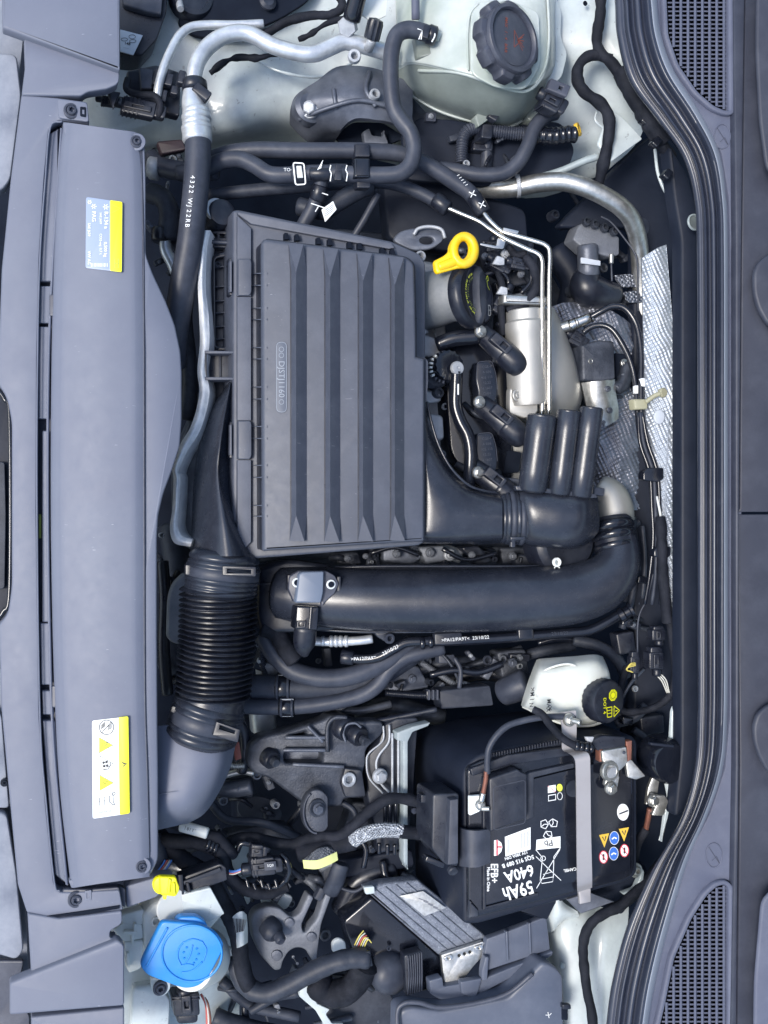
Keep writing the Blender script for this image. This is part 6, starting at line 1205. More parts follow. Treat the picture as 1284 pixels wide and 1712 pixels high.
ws = [[(303, 1614), (297, 1600), (299, 1586), (306, 1576)], [(303, 1614), (314, 1612), (324, 1614)], [(306, 1576), (322, 1570), (338, 1574)], [(338, 1574), (345, 1588), (340, 1606)], [(310, 1610), (318, 1596), (322, 1580)], [(304, 1626), (322, 1622), (338, 1608)]]
for q in ws: tube('washer_symbol', [(*a, -45.8) for a in q], 1.5, 'blue_cap', bc, n=6)
for x, y in ((307, 1592), (312, 1584), (308, 1602), (329, 1586), (332, 1595), (328, 1604), (324, 1610)): lathe('washer_symbol', x, y, -46, [(2.2, 0), (1.6, 1.6), (.1, 1.4)], 'blue_cap', bc, n=10)
plate('bolt_tab', [(252, 1634), (284, 1640), (286, 1652), (276, 1666), (260, 1666), (252, 1650)], -92, 10, 'paint', wb, r=8, bev=2); bolt(268, 1652, -88, 12, wb, 'torx', 'front_plastic_dark')
connector(312, 1682, -110, 44, 60, 86, lab='black square plug below the blue cap', ribs=2)
plate('painted_foot', [(222, 1650), (262, 1646), (286, 1670), (280, 1790), (214, 1790)], -140, 20, 'paint', r=10, bev=6, kind='structure')
for i, m_ in enumerate(('wire_red', 'wire_white', 'copper')): tube('wire', [(336 + i * 3, 1662 + i * 3, -140), (344 + i * 2, 1680, -136), (346 + i * 3, 1712, -140), (344 + i * 3, 1760, -150)], 2, m_, n=8, lab=(('red', 'pale', 'copper coloured')[i] + ' wire running down right of the square plug below the blue cap', 'wire'))
for i, pts in enumerate(([(372, 1640, -240), (420, 1680, -240), (500, 1700, -240)], [(360, 1700, -230), (420, 1720, -230), (520, 1740, -230)], [(420, 1690, -220), (460, 1668, -220), (500, 1660, -220)])):
    tube('cable', pts, (9, 14, 7)[i], 'rubber_dark', wob=.1, lab=(('upper', 'lowest thick', 'middle')[i] + ' dim cable near the bottom edge right of the blue cap', 'cable'))
plate('painted_leg', [(505, 1640), (520, 1650), (530, 1678), (552, 1688), (545, 1696), (556, 1712), (575, 1712), (590, 1790), (560, 1790), (540, 1710), (528, 1690), (500, 1666)], -200, 10, 'paint', r=3, bev=2, lab=('narrow white painted strut at the bottom edge', 'strut'))
plate('painted_leg', [(372, 1580), (400, 1590), (404, 1620), (388, 1612), (374, 1600)], -210, 10, 'paint', r=3, bev=2, lab=('white panel corner right of the blue cap', 'panel'))
plate('white_patch', [(395, 1412), (420, 1410), (416, 1440), (424, 1500), (414, 1514), (396, 1470), (386, 1440)], -236, 8, 'paint', r=4, bev=2, lab=('white painted patch behind the hooked black harness', 'panel'))
plate('white_patch', [(434, 1500), (470, 1492), (492, 1500), (480, 1522), (440, 1516)], -236, 8, 'white_plastic', r=8, bev=3, lab=('white rounded shape behind the top of the worn grey bracket', 'panel'))
plate('white_patch', [(555, 1576), (566, 1568), (578, 1574), (580, 1590), (556, 1594)], -190, 8, 'white_plastic', r=6, bev=3, lab=('tiny white cap left of the coloured wire fan', 'cap'))
# ================================================================ CONTROL UNIT
eu = thing('engine_control_unit', 'oxidised metal engine control unit tucked under the battery', 'control unit', 710, 1545, -190)
plate('metal_case', [(610, 1488, 4), (640, 1478), (700, 1472), (815, 1566, 8), (812, 1584, 6), (742, 1600, 6), (735, 1598)], -170, 26, 'ecu_metal', eu, r=4, bev=5)
for i in range(4): tube('case_rib', [(626 + i * 18, 1486 - i * 3, -169), (752 + i * 16, 1592 - i * 4, -170)], 1.9, 'ecu_metal', eu, n=8)
plate('case_label', [(668, 1498), (708, 1490), (746, 1518), (710, 1532)], -163, 2, 'zinc', eu, r=1, bev=.3, zf=lambda x, y: 0)
for i in range(4): stroke([(700 + i * 8, 1502 + i * 5), (716 + i * 8, 1508 + i * 5)], 1.4, -162.5, 'print_grey', eu, 'print_line')
bpx = thing('perforated_bracket', 'bright perforated metal bracket at the corner of the control unit', 'bracket', 775, 1605, -160)
plate('face', [(738, 1597), (808, 1574), (812, 1582), (806, 1600), (790, 1618), (772, 1642), (743, 1644)], -158, 8, 'zinc', bpx, r=2, bev=1.2, holes=[(768, 1598, 2.6), (777, 1595, 2.6), (786, 1592, 2.6)])
plate('slot_mark', rect(750, 1602, 14, 8, -18), -155, 3, 'steel', bpx, r=3, bev=.8, holes=[(750, 1602, 2.4)]); plate('slot_mark', rect(801, 1585, 14, 8, -18), -155, 3, 'steel', bpx, r=3, bev=.8, holes=[(801, 1585, 2.4)])
plate('corner_cap', [(609, 1484), (626, 1482), (627, 1494), (612, 1496)], -160, 8, 'paint', r=2, bev=1.5, lab=('small white corner piece at the top of the control unit', 'cap'))
ep = thing('control_unit_plug', 'big black plug with ribbed grey end on the control unit', 'connector', 650, 1610, -170)
plate('plug_body', [(575, 1540), (622, 1500), (736, 1600), (740, 1650), (700, 1660), (640, 1620), (590, 1592)], -190, 40, 'gloss_black', ep, r=6, bev=4)
lathe('plug_dome', 650, 1624, -190, [(34, -16), (34, 6), (30, 18), (20, 26), (8, 29), (.1, 30)], 'rubber', ep, n=36)
plate('plug_end', [(676, 1598), (706, 1590), (708, 1656), (680, 1666)], -158, 20, 'black_plastic', ep, r=3, bev=2)
for i in range(7): tube('grip_rib', [(682 + i * 3.8, 1598 - i, -156), (684 + i * 3.6, 1630, -153), (682 + i * 3.8, 1664 - i * 1.4, -156)], 1.5, 'rubber', ep, n=8)
plate('plug_clamp', rect(616, 1604, 12, 26, -10), -130, 12, 'gloss_black', ep, r=2, bev=2)
ring('plug_screw', 650, 1585, -180, 4, 2, 'rubber', ep, h=2)
hd_ = thing('unit_holder', 'grey plastic holder rails with cross ribs below the battery', 'holder', 840, 1600, -170)
plate('wall', [(814, 1570), (858, 1554), (914, 1532), (920, 1588), (806, 1626)], -150, 12, 'fuse_lid', hd_, r=3, bev=2)
for x in (846, 884): plate('wall_rib', [(x, 1558 - (x - 846) * .36), (x + 3, 1557 - (x - 846) * .36), (x + 5, 1606 - (x - 846) * .3), (x + 2, 1607 - (x - 846) * .3)], -146, 8, 'fuse_lid', hd_, bev=1)
plate('rail', [(718, 1640), (740, 1634), (742, 1650), (800, 1640), (925, 1590), (924, 1598), (800, 1664), (736, 1672), (720, 1662)], -146, 16, 'fuse_lid', hd_, r=3, bev=2)
plate('rail_rib', [(770, 1642), (806, 1636), (796, 1672), (772, 1662)], -140, 12, 'fuse_lid', hd_, r=3, bev=2); plate('rail_rib', [(806, 1624), (812, 1600), (818, 1600), (815, 1640), (806, 1640)], -140, 12, 'fuse_lid', hd_, r=2, bev=2)
fb = thing('fuse_box_lid', 'smooth blue-grey fuse box lid at the bottom edge', 'fuse box', 800, 1700, -130)
plate('lid', [(668, 1690, 10), (690, 1684), (740, 1690), (850, 1668), (908, 1608, 8), (930, 1616, 10), (942, 1632, 6), (946, 1800), (666, 1800)], -118, 40, 'fuse_lid', fb, r=8, bev=6)
tube('lid_lip', [(672, 1780, -100), (664, 1700, -112), (674, 1678, -114), (700, 1676, -114), (736, 1684, -114), (800, 1676, -114), (850, 1660, -114), (890, 1628, -114)], 4, 'front_plastic_dark', fb, n=12)
stroke([(912, 1697), (919, 1697), (922, 1694)], 1, -117, 'print_white', fb, 'symbol'); stroke([(916, 1692), (918, 1702)], 1, -117, 'print_white', fb, 'symbol')
plate('lid_clip', rect(948, 1684, 14, 8), -110, 8, 'black_plastic', fb, r=2, bev=1.5); plate('lid_clip', rect(945, 1696, 10, 20), -116, 10, 'void', fb, r=2, bev=1.5)
plate('dark_gap', [(560, 1640), (640, 1640), (668, 1690), (660, 1800), (520, 1800)], -240, 10, 'rubber_dark', r=6, bev=2, lab=('dark plastic panel left of the blue-grey fuse box lid', 'panel'))
# ================================================================ BATTERY
bt_ = thing('car_battery', 'large black car battery with white lettering held by a metal strap', 'battery', 920, 1390, -120)
plate('jacket', [(774, 1285, 26), (800, 1262, 14), (860, 1247), (960, 1234), (1058, 1230, 10), (1066, 1240), (1066, 1462, 14), (1050, 1474, 10), (800, 1545, 8), (775, 1545, 8)], -96, 180, 'bay_black', bt_, r=6, bev=5)
plate('case', [(782, 1284, 10), (806, 1272), (1052, 1238), (1060, 1246), (1060, 1462, 16), (1040, 1472), (796, 1534, 6), (784, 1530)], -88, 14, 'gloss_black', bt_, r=5, bev=3)
plate('lid_rail', [(786, 1286), (850, 1262), (962, 1248), (962, 1262), (850, 1280), (790, 1298)], -82, 12, 'black_plastic', bt_, r=3, bev=2)
for i in range(26): plate('vent_rib', rect(826 + i * 4.6, 1262 - i * .9, 1.6, 7), -80, 6, 'black_plastic', bt_, bev=.4)
plate('lid_step', [(886, 1292), (960, 1276), (960, 1284), (893, 1300), (893, 1366), (880, 1372), (880, 1296)], -80, 8, 'rubber_dark', bt_, r=2, bev=1.5)
plate('label_panel', [(812, 1300), (894, 1302), (1000, 1276), (1056, 1282), (1054, 1456), (996, 1466), (812, 1514)], -83, 6, 'gloss_black', bt_, r=3, bev=1)
plate('label_edge', [(808, 1300), (812, 1300), (813, 1516), (900, 1493), (900, 1498), (808, 1522)], -82, 7, 'black_plastic', bt_, r=1, bev=1)
plate('corner_facet', [(786, 1506), (800, 1522), (800, 1532), (784, 1536)], -84, 8, 'rubber_dark', bt_, r=2, bev=2)
plate('terminal_cover', [(818, 1302), (866, 1286), (874, 1292), (882, 1294), (882, 1368), (820, 1392)], -64, 20, 'black_plastic', bt_, r=4, bev=3)
stroke(rnd([(825, 1316), (878, 1304), (878, 1376), (826, 1388)], 5), 1.2, -63.5, 'rubber', bt_, 'cover_groove', closed=True)
tx = lambda s, x, y, sz, r=197, m='print_white', **k: text(s, x, y, -82.4, sz, r, m, bt_, bold=.02, **k)
tx('59Ah', 866, 1488, 31, 196, sx=.78); tx('640A', 868, 1460, 27, 196, sx=.85); tx('5QS 915 089 B', 866, 1440, 10, 197, sx=.9); tx('12V 380A DIN', 863, 1430, 6.6, 197)
tx('EFB+', 826, 1460, 17, -90, sx=.92); tx('Made in China', 816.5, 1470, 7, -90); tx('CAMEL', 953, 1454, 7, 190); tx('SERIES', 800, 1284, 7, 14, m='rubber')
zz = -82.6
flatp([(897, 1404), (937, 1398), (937, 1417), (896, 1421)], zz, 'print_white', bt_, 'lead_mark'); text('Pb', 917, 1409.5, zz + .3, 15, 188, 'print_black', bt_, bold=.01)
for q in ([(896, 1421), (907, 1434), (903, 1472)], [(937, 1417), (926, 1432), (925, 1468)], [(938, 1472), (896, 1484 - 52)], [(897, 1485), (936, 1420)]): stroke(q, 1.1, zz, 'print_white', bt_, 'crossed_bin')
stroke(circ(908, 1435, 4, 12), 1, zz, 'print_white', bt_, 'crossed_bin', closed=True); stroke([(903, 1470), (925, 1466), (924, 1474), (906, 1477)], 1.1, zz, 'print_white', bt_, 'crossed_bin', closed=True); stroke([(908, 1462), (922, 1458), (914, 1450)], 1, zz, 'print_white', bt_, 'crossed_bin')
for cx_, cy_, a in ((910, 1378, 0), (925, 1376, 2.1), (916, 1396, 4.2)):
    q = circ(cx_, cy_, 7, 5, ry=8, a=a); stroke(q, 1.4, zz, 'print_white', bt_, 'recycling_mark', closed=True); stroke([q[0], (cx_, cy_), q[2]], 1.2, zz, 'print_white', bt_, 'recycling_mark')
flatp([(844, 1399), (887, 1383), (887, 1420), (845, 1432)], zz, 'print_white', bt_, 'paper_label')
for i in range(6): stroke([(872 + i * 2.4, 1393 - i * .8), (872 + i * 2.4, 1418 - i * .6)], .8, zz + .2, 'print_grey', bt_, 'label_print')
for i in range(3): stroke([(848 + i * 2.2, 1404), (848 + i * 2.2, 1426)], .8, zz + .2, 'print_grey', bt_, 'label_print')
flatp([(826, 1405), (832, 1404), (838, 1409), (840, 1416), (838, 1424), (832, 1430), (826, 1431)], zz, 'print_white', bt_, 'plus_tag'); stroke([(831, 1404.5), (831, 1430)], 2.6, zz + .2, 'print_red', bt_, 'plus_mark'); stroke([(831, 1416), (839, 1416)], 2.4, zz + .2, 'print_red', bt_, 'plus_mark')
plate('minus_disc', circ(1042, 1358, 9.5, 28, ry=14), zz + 1, 1.4, 'print_white', bt_, bev=.2); stroke([(1035, 1361), (1050, 1355)], 2.6, zz + 1.1, 'print_black', bt_, 'minus_mark')
for x, y, k_ in ((1010, 1404, 't'), (1027, 1401, 'b'), (1043, 1394, 't'), (1009, 1433, 'r'), (1026, 1427, 'b'), (1044, 1422, 'r')):
    if k_ == 't': flatp([(x - 8.5, y - 8), (x + 8.5, y - 11), (x + .5, y + 13)], zz, 'print_amber', bt_, 'warning_symbol'); stroke([(x - 3, y - 5), (x + 1, y + 2), (x + 3, y - 6)], 2, zz + .2, 'print_black', bt_, 'warning_symbol')
    elif k_ == 'b': flatp(circ(x, y, 7.6, 20, ry=11), zz, 'print_blue', bt_, 'duty_symbol'); stroke(circ(x, y, 7.6, 20, ry=11), .7, zz + .1, 'print_white', bt_, 'duty_symbol', closed=True); stroke([(x - 4, y + 2), (x, y - 1), (x + 4, y + 1)], 2.4, zz + .2, 'print_white', bt_, 'duty_symbol')
    else: flatp(circ(x, y, 7.6, 20, ry=11), zz, 'print_white', bt_, 'ban_symbol'); stroke(circ(x, y, 7, 20, ry=10.2), 1.4, zz + .2, 'print_red', bt_, 'ban_symbol', closed=True); stroke([(x - 5, y - 7), (x + 5, y + 7)], 1.2, zz + .3, 'print_red', bt_, 'ban_symbol'); stroke([(x, y - 5), (x, y + 5)], 3, zz + .2, 'print_black', bt_, 'ban_symbol')
plate('charge_indicator', circ(936, 1317, 4.6, 20, ry=6.4), zz + .8, 1.4, 'print_yellow', bt_, bev=.2); stroke(circ(936, 1331, 4.2, 20, ry=6), .9, zz, 'print_white', bt_, 'indicator_ring', closed=True)
flatp([(916, 1314), (929, 1312), (929, 1324), (916, 1326)], zz, 'print_white', bt_, 'indicator_mark'); stroke([(916, 1314), (929, 1324)], .8, zz + .2, 'print_red', bt_, 'indicator_mark'); stroke([(917, 1330), (929, 1328), (929, 1337), (917, 1339)], 1.6, zz, 'print_white', bt_, 'indicator_mark', closed=True)
lathe('vent_plug', 958, 1318, -84, [(14, 0), (14, 2), (10, 3), (.1, 3)], 'rubber_dark', bt_, n=32)
plate('negative_well', [(996, 1262), (1056, 1254), (1058, 1330), (1000, 1338), (990, 1300)], -84, 5, 'bay_black', bt_, r=8, bev=1)
# positive cable box
pc = thing('positive_cable_cover', 'black cable cover with grey edge plate on the left of the battery', 'cover', 755, 1390, -100)
plate('cover_block', [(724, 1328), (768, 1326), (766, 1450), (744, 1446), (722, 1420)], -84, 60, 'black_plastic', pc, r=6, bev=3)
plate('edge_plate', [(753, 1338), (766, 1336), (766, 1444), (749, 1446)], -70, 14, 'rubber', pc, r=1, bev=1)
skin('curved_shield', [[(768, 1384, -92), (782, 1388, -74), (800, 1389, -70), (820, 1386, -78)], [(768, 1448, -92), (782, 1450, -74), (800, 1450, -70), (820, 1442, -78)]], 'rubber', pc, thick=6)
lathe('hinge', 756, 1452, -92, [(9, 0), (9, 6), (7, 8), (.1, 8)], 'rubber_dark', pc, axis=(.3, .5, 1)); plate('hinge_bar', rect(728, 1442, 34, 10, 22), -84, 14, 'gloss_black', pc, r=3, bev=2)
plate('latch', rect(713, 1336, 18, 14), -110, 16, 'gloss_black', pc, r=2, bev=2); lathe('rivet', 692, 1355, -150, [(5, 0), (5, 3), (.1, 4)], 'rubber', pc, n=16)
pt = thing('positive_terminal', 'silver positive terminal lug with orange cable end on the battery', 'terminal', 800, 1345, -80)
plate('lug', [(786, 1332), (806, 1330), (812, 1350), (800, 1358), (786, 1364)], -74, 8, 'sticker_white', pt, r=2, bev=1.5); bolt(804, 1346, -70, 9, pt, 'hex', 'zinc'); tube('stud', [(806, 1352, -66), (818, 1352, -62)], 4, 'zinc', pt)
tube('cable_crimp', [(808, 1326, -66, 5), (805, 1338, -68, 6)], 5, 'steel', pt); tube('cable_end', [(813, 1290, -60), (812, 1304, -62), (808, 1326, -66)], 4, 'copper', pt)
tube('positive_cable', [(815, 1292, -62), (815, 1270, -60), (818, 1250, -58), (830, 1230, -58), (848, 1214, -60), (870, 1206, -62), (900, 1200, -62), (935, 1198, -66), (960, 1200, -72)], 5.5, 'rubber', lab=('thin grey cable arching from the positive terminal over the battery edge', 'cable'))
nt_ = thing('negative_terminal', 'silver negative battery clamp with copper sides beside the black sensor', 'terminal', 1025, 1285, -80)
plate('clamp_plate', [(1006, 1256, 2), (1048, 1249, 2), (1050, 1276), (1036, 1290), (1022, 1284), (1008, 1274)], -60, 10, 'zinc', nt_, r=4, bev=2)
ring('clamp_ring', 1017, 1288, -62, 17, 10, 'zinc', nt_, h=8); lathe('battery_pole', 1019, 1292, -66, [(12, 0), (11, 10), (.1, 10)], 'cast_alu', nt_, n=24)
bolt(1022, 1318, -62, 11, nt_, 'hex', 'zinc'); plate('clamp_ear', rect(1024, 1306, 22, 22, 10), -68, 8, 'zinc', nt_, r=4, bev=2)
plate('clamp_wing', [(1046, 1272), (1056, 1270), (1080, 1298), (1064, 1304), (1050, 1300)], -70, 6, 'zinc', nt_, r=2, bev=1.5)
plate('copper_bar', [(1003, 1254), (1008, 1253), (1009, 1274), (1003, 1274)], -64, 12, 'copper', nt_, r=1, bev=1); plate('copper_bar', [(1047, 1240), (1057, 1238), (1056, 1270), (1049, 1274)], -66, 10, 'copper', nt_, r=1, bev=1)
lathe('clamp_rivet', 1043, 1258, -59, [(3, 0), (2.4, 2), (.1, 2)], 'cast_dark', nt_, n=14)
plate('sensor_body', [(986, 1240), (1008, 1230), (1046, 1232), (1046, 1250), (1000, 1256)], -66, 14, 'black_plastic', nt_, r=4, bev=2)
plate('sensor_tag', [(978, 1232), (994, 1232), (990, 1242), (982, 1240)], -58, 4, 'cast_alu', nt_, r=2, bev=1)
tube('sensor_lead', [(892, 1186, -50), (906, 1194, -46), (920, 1212, -46), (936, 1230, -48), (952, 1242, -50), (972, 1250, -54), (990, 1248, -60)], 6.5, 'cloth_tape', wob=.1, lab=('taped lead crossing the metal strap to the battery sensor', 'cable'))
for i in range(4): tube('lead_collar', [(962 + i * 8, 1246 + i * 1.5, -52 - i), (966 + i * 8, 1247 + i * 1.5, -52 - i)], 9 - (i % 2), 'gloss_black', n=16, sub=1, lab=(('first', 'second', 'third', 'last')[i] + ' glossy collar on the lead to the battery sensor', 'collar', 'lead collars'))
st = thing('battery_strap', 'brushed metal strap bent over the battery and bolted at both ends', 'strap', 975, 1360, -60)
skin('strap', [[(936, 1192, -70), (940, 1224, -66), (940, 1252, -70), (948, 1258, -56), (960, 1268, -42), (963, 1290, -40), (964, 1380, -40), (965, 1470, -42), (966, 1492, -50)],
               [(963, 1188, -70), (964, 1220, -66), (964, 1250, -70), (972, 1254, -56), (985, 1262, -42), (987, 1290, -40), (988, 1380, -40), (990, 1462, -42), (990, 1484, -50)]], 'strap_steel', st, thick=4, subv=2, sub=5, ang=30)
plate('strap_end', [(968, 1490), (988, 1485), (988, 1508), (970, 1512)], -66, 5, 'strap_steel', st, r=1, bev=1)
bolt(953, 1204, -62, 11, st, 'hex', 'zinc'); tube('stud', [(956, 1204, -56), (970, 1208, -46)], 4.6, 'zinc', st)
plate('strap_foot', [(948, 1504), (986, 1492), (1028, 1508), (972, 1528)], -110, 8, 'cast_dark', r=2, bev=1.5, lab=('flat dark metal foot plate under the lower end of the battery strap', 'plate'))
tb_ = thing('tray_bolt', 'bolt and pale curved bracket right of the battery bottom corner', 'bolt', 1063, 1455, -120)
plate('bracket', [(1040, 1494), (1062, 1486), (1070, 1468), (1072, 1450), (1078, 1456), (1076, 1476), (1062, 1492), (1046, 1498)], -128, 10, 'paint_dark', tb_, r=4, bev=2); bolt(1063, 1455, -112, 12, tb_, 'torx', 'zinc')
plate('tray', [(850, 1520), (960, 1490), (1060, 1460), (1075, 1440), (1090, 1470), (1040, 1530), (960, 1500), (930, 1510), (915, 1540)], -150, 20, 'bay_black', r=5, bev=3, lab=('dark battery tray edge below the strap foot', 'tray'))
skin('crumpled_foil', [[(912, 1512, -170), (930, 1500, -150), (946, 1512, -160), (966, 1524, -170)], [(914, 1535, -170), (932, 1530, -150), (950, 1528, -156), (968, 1532, -176)], [(916, 1560, -190), (926, 1556, -176), (944, 1538, -180), (962, 1536, -190)]], 'paint', thick=3, lab=('crumpled pale sheet below the battery tray', 'sheet'))
# ================================================================ BRAKE RESERVOIR
br = thing('brake_fluid_reservoir', 'milky brake fluid reservoir with black cap beside the battery', 'reservoir', 955, 1155, -110)
skin('reservoir_shell', [
    [(872, 1180, -170), (876, 1165, -160), (884, 1140, -156), (893, 1116, -156), (898, 1104, -165)],
    [(880, 1184, -140), (890, 1166, -118), (896, 1142, -110), (902, 1120, -112), (906, 1102, -150)],
    [(912, 1196, -140), (916, 1180, -106), (920, 1150, -92), (926, 1122, -94), (930, 1100, -140)],
    [(945, 1210, -140), (950, 1190, -100), (955, 1150, -86), (958, 1115, -90), (960, 1098, -130)],
    [(985, 1212, -140), (990, 1196, -104), (994, 1150, -90), (996, 1112, -96), (994, 1095, -130)],
    [(1020, 1200, -150), (1022, 1180, -120), (1022, 1150, -110), (1018, 1122, -116), (1008, 1098, -150)]], 'brake_plastic', br, thick=6, sub=5, subv=5, ang=70)
tube('reservoir_seam', [(874, 1181, -160), (905, 1196, -150), (945, 1211, -146), (985, 1213, -146), (1010, 1206, -150)], 2.4, 'brake_plastic', br, n=8)
tube('reservoir_ridge', [(898, 1165, -108), (906, 1130, -106), (916, 1118, -102), (950, 1110, -94), (975, 1120, -92), (990, 1125, -94)], 2, 'brake_plastic', br, n=8)
for i, s in enumerate('MIN'): text(s, 889 - i * .6, 1160 + i * 9, -112 + i * 0, 9.5, -84, 'print_black', br, ex=3, bold=.01)
for i, s in enumerate('MAX'): text(s, 917 - i * .5, 1172 + i * 7, -98, 9.5, -84, 'print_black', br, ex=3, bold=.01)
for x, y in ((891, 1152), (920, 1184)): stroke([(x - 3, y - 2), (x + 2, y + 3)], 1.2, -100, 'print_black', br, 'arrow_mark'); stroke([(x + 2, y - 3), (x - 2, y + 4)], 1.2, -100, 'print_black', br, 'arrow_mark')
bcp = sub_root('reservoir_cap', 1003, 1168, -90, br, 'black brake fluid cap with yellow symbols')
bax = (.62, .02, 1)
lathe('cap_body', 998, 1168, -104, [(35, 0), (36, 4), (36, 22), (34, 27), (30, 29), (.1, 29)], 'black_plastic', bcp, bax, n=48, mod=lambda a, r, h: 1 + (.018 * math.cos(24 * a) if r > 34 else 0))
def bat(u, v, h=29.4):
    n_ = Vector((bax[0], -bax[1], bax[2])).normalized(); e2 = Vector((0, -1, 0)); e2 = (e2 - n_ * e2.dot(n_)).normalized(); e1 = e2.cross(n_); e1 = -e1 if e1.x < 0 else e1
    return P(998, 1168, -104) + (e1 * u + e2 * v + n_ * h) * K(-104) * S
def bstroke(pts, w_, name='symbol', closed=False, fill=None, m='print_yellow', h=29.5):
    if fill: mk(name, [bat(*q, h) for q in pts], [tuple(range(len(pts)))], m, bcp, ang=0); return
    V = []; F = []; q = pts + ([pts[0]] if closed else [])
    for i in range(len(q) - 1):
        a, b = Vector(q[i]), Vector(q[i + 1]); t = (b - a).normalized(); n_ = Vector((-t.y, t.x)) * w_ / 2; b0 = len(V)
        for c_ in (a + n_, b + n_, b - n_, a - n_): V.append(bat(c_.x, c_.y, h))
        F.append((b0, b0 + 1, b0 + 2, b0 + 3))
    mk(name, V, F, m, bcp, ang=0)
bstroke(circ(6, -11, 10, 8, a=.4), 1, 'brake_symbol', fill=1, m='sticker_yellow'); bstroke(circ(6, -11, 5.5, 16), .9, 'brake_symbol', True, m='print_black', h=29.7); bstroke(circ(6, -11, 7.6, 16), .5, 'brake_symbol', True, m='print_black', h=29.7)
bstroke([(-8, 8), (4, 8), (4, 24), (-6, 24)], 1.4, 'book_symbol', True, m='sticker_yellow'); bstroke([(-7, 13), (4, 13)], 1, 'book_symbol', m='sticker_yellow'); bstroke([(-7, 18), (4, 18)], 1, 'book_symbol', m='sticker_yellow')
bstroke([(9, 7), (22, 16), (9, 25)], 1.4, 'warning_triangle', True, m='sticker_yellow'); bstroke([(12, 16), (17, 16)], 1.6, 'warning_triangle', m='sticker_yellow')
o = text('DOT 4', 0, 0, -60, 9, -90, 'sticker_yellow', None, bold=.012); COL.objects.unlink(o)
me_ = o.data; V = []
c0 = P(0, 0, -60)
for v in me_.vertices:
    w_ = (v.co + o.location - c0) / (S * K(-60)); V.append(bat(w_.x - 13, -w_.y + 4, 29.6))
mk('lettering', V, [tuple(f.vertices) for f in me_.polygons], 'sticker_yellow', bcp, ang=0)
# right side below: connectors and cables
connector(1062, 1112, -150, 15, 44, -88, lab='slim black plug with yellow wires right of the brake fluid reservoir', ribs=4)
connector(1098, 1105, -145, 24, 46, -90, lab='wide black plug above the pale wires beside the seal', ribs=4)
connector(1102, 1062, -150, 22, 30, -90, lab='upper black plug under the taped harness end', ribs=2)
for i in range(3): tube('wire', [(1064, 1108 + i * 2, -150), (1054 - i * 2, 1110 + i * 3, -146), (1048, 1120, -148), (1054 + i * 2, 1122 + i, -150)], 1, 'wire_yellow', n=6, lab=(('inner', 'middle', 'outer')[i] + ' yellow wire loop below the slim black plug', 'wire', 'yellow wire loop'))
for i in range(3): tube('wire', [(1096 + i * 5, 1128, -148), (1106 + i * 4, 1138, -144), (1115 + i * 2, 1158, -146)], 1.1, 'wire_white', n=6, lab=(('left', 'middle', 'right')[i] + ' pale wire curving below the wide black plug', 'wire', 'pale wires'))
tube('wire_harness', [(1120, 1040, -135), (1124, 1075, -140), (1128, 1110, -145), (1128, 1140, -150), (1118, 1165, -155), (1095, 1182, -160), (1065, 1190, -165), (1040, 1188, -170), (1034, 1170, -170), (1040, 1140, -172), (1048, 1115, -176)], 6, 'cloth_tape', wob=.15, lab=('taped harness looping round the pale wires to the reservoir', 'wire harness'))
tube('cable', [(1092, 960, -130), (1082, 1000, -140), (1070, 1025, -146), (1066, 1050, -148), (1066, 1090, -150)], 1.6, 'rubber', n=8, lab=('hair thin cable dropping to the slim black plug', 'cable'))
lathe('wiper_motor', 1096, 1262, -140, [(36, 0), (37, 10), (36, 40), (30, 48), (.1, 50)], 'gloss_black', axis=(.25, 0, 1), n=40, lab=('glossy black round cap beside the seal right of the battery', 'cap'))
plate('cap_rib', rect(1108, 1246, 40, 5, 6), -84, 8, 'bay_black', r=2, bev=1.5, lab=('short dark rib on the glossy round cap', 'rib'))
gt = thing('ground_terminal', 'silver body ground terminal with copper cable end near the seal', 'terminal', 1098, 1345, -120)
plate('plate', [(1084, 1318), (1094, 1292), (1104, 1296), (1100, 1325), (1096, 1340), (1080, 1346)], -122, 6, 'zinc', gt, r=2, bev=1.5)
bolt(1092, 1338, -112, 11, gt, 'hex', 'zinc'); plate('clip', [(1092, 1330), (1112, 1330), (1118, 1340), (1110, 1364), (1090, 1364), (1098, 1345)], -108, 8, 'zinc', gt, r=3, bev=1.5)
tube('cable_end', [(1086, 1352, -118), (1084, 1366, -122), (1080, 1386, -130)], 4.5, 'copper', gt); tube('cable', [(1080, 1386, -130), (1066, 1410, -140), (1060, 1440, -150)], 7, 'cloth_tape', gt)
plate('bracket_strip', [(1114, 1310), (1122, 1310), (1126, 1322), (1116, 1370), (1106, 1408), (1112, 1360), (1118, 1330)], -112, 6, 'paint', r=1, bev=1, lab=('thin bent white metal strip right of the ground terminal', 'strip'))
tube('wire_harness', [(1108, 1440, -150), (1075, 1480, -130), (1040, 1512, -120), (1005, 1530, -112), (984, 1550, -108), (975, 1580, -106), (977, 1620, -104), (982, 1660, -102), (990, 1700, -100), (994, 1780, -100)], 8.5, 'cloth_tape', wob=.2, lab=('black taped harness curving down the lower right white wing', 'wire harness'))
lathe('wing_rivet', 939, 1614, -168, [(5, 0), (4.5, 3), (.1, 4)], 'paint_dark', n=16, lab=('small round rivet on the lower right white wing', 'rivet'))
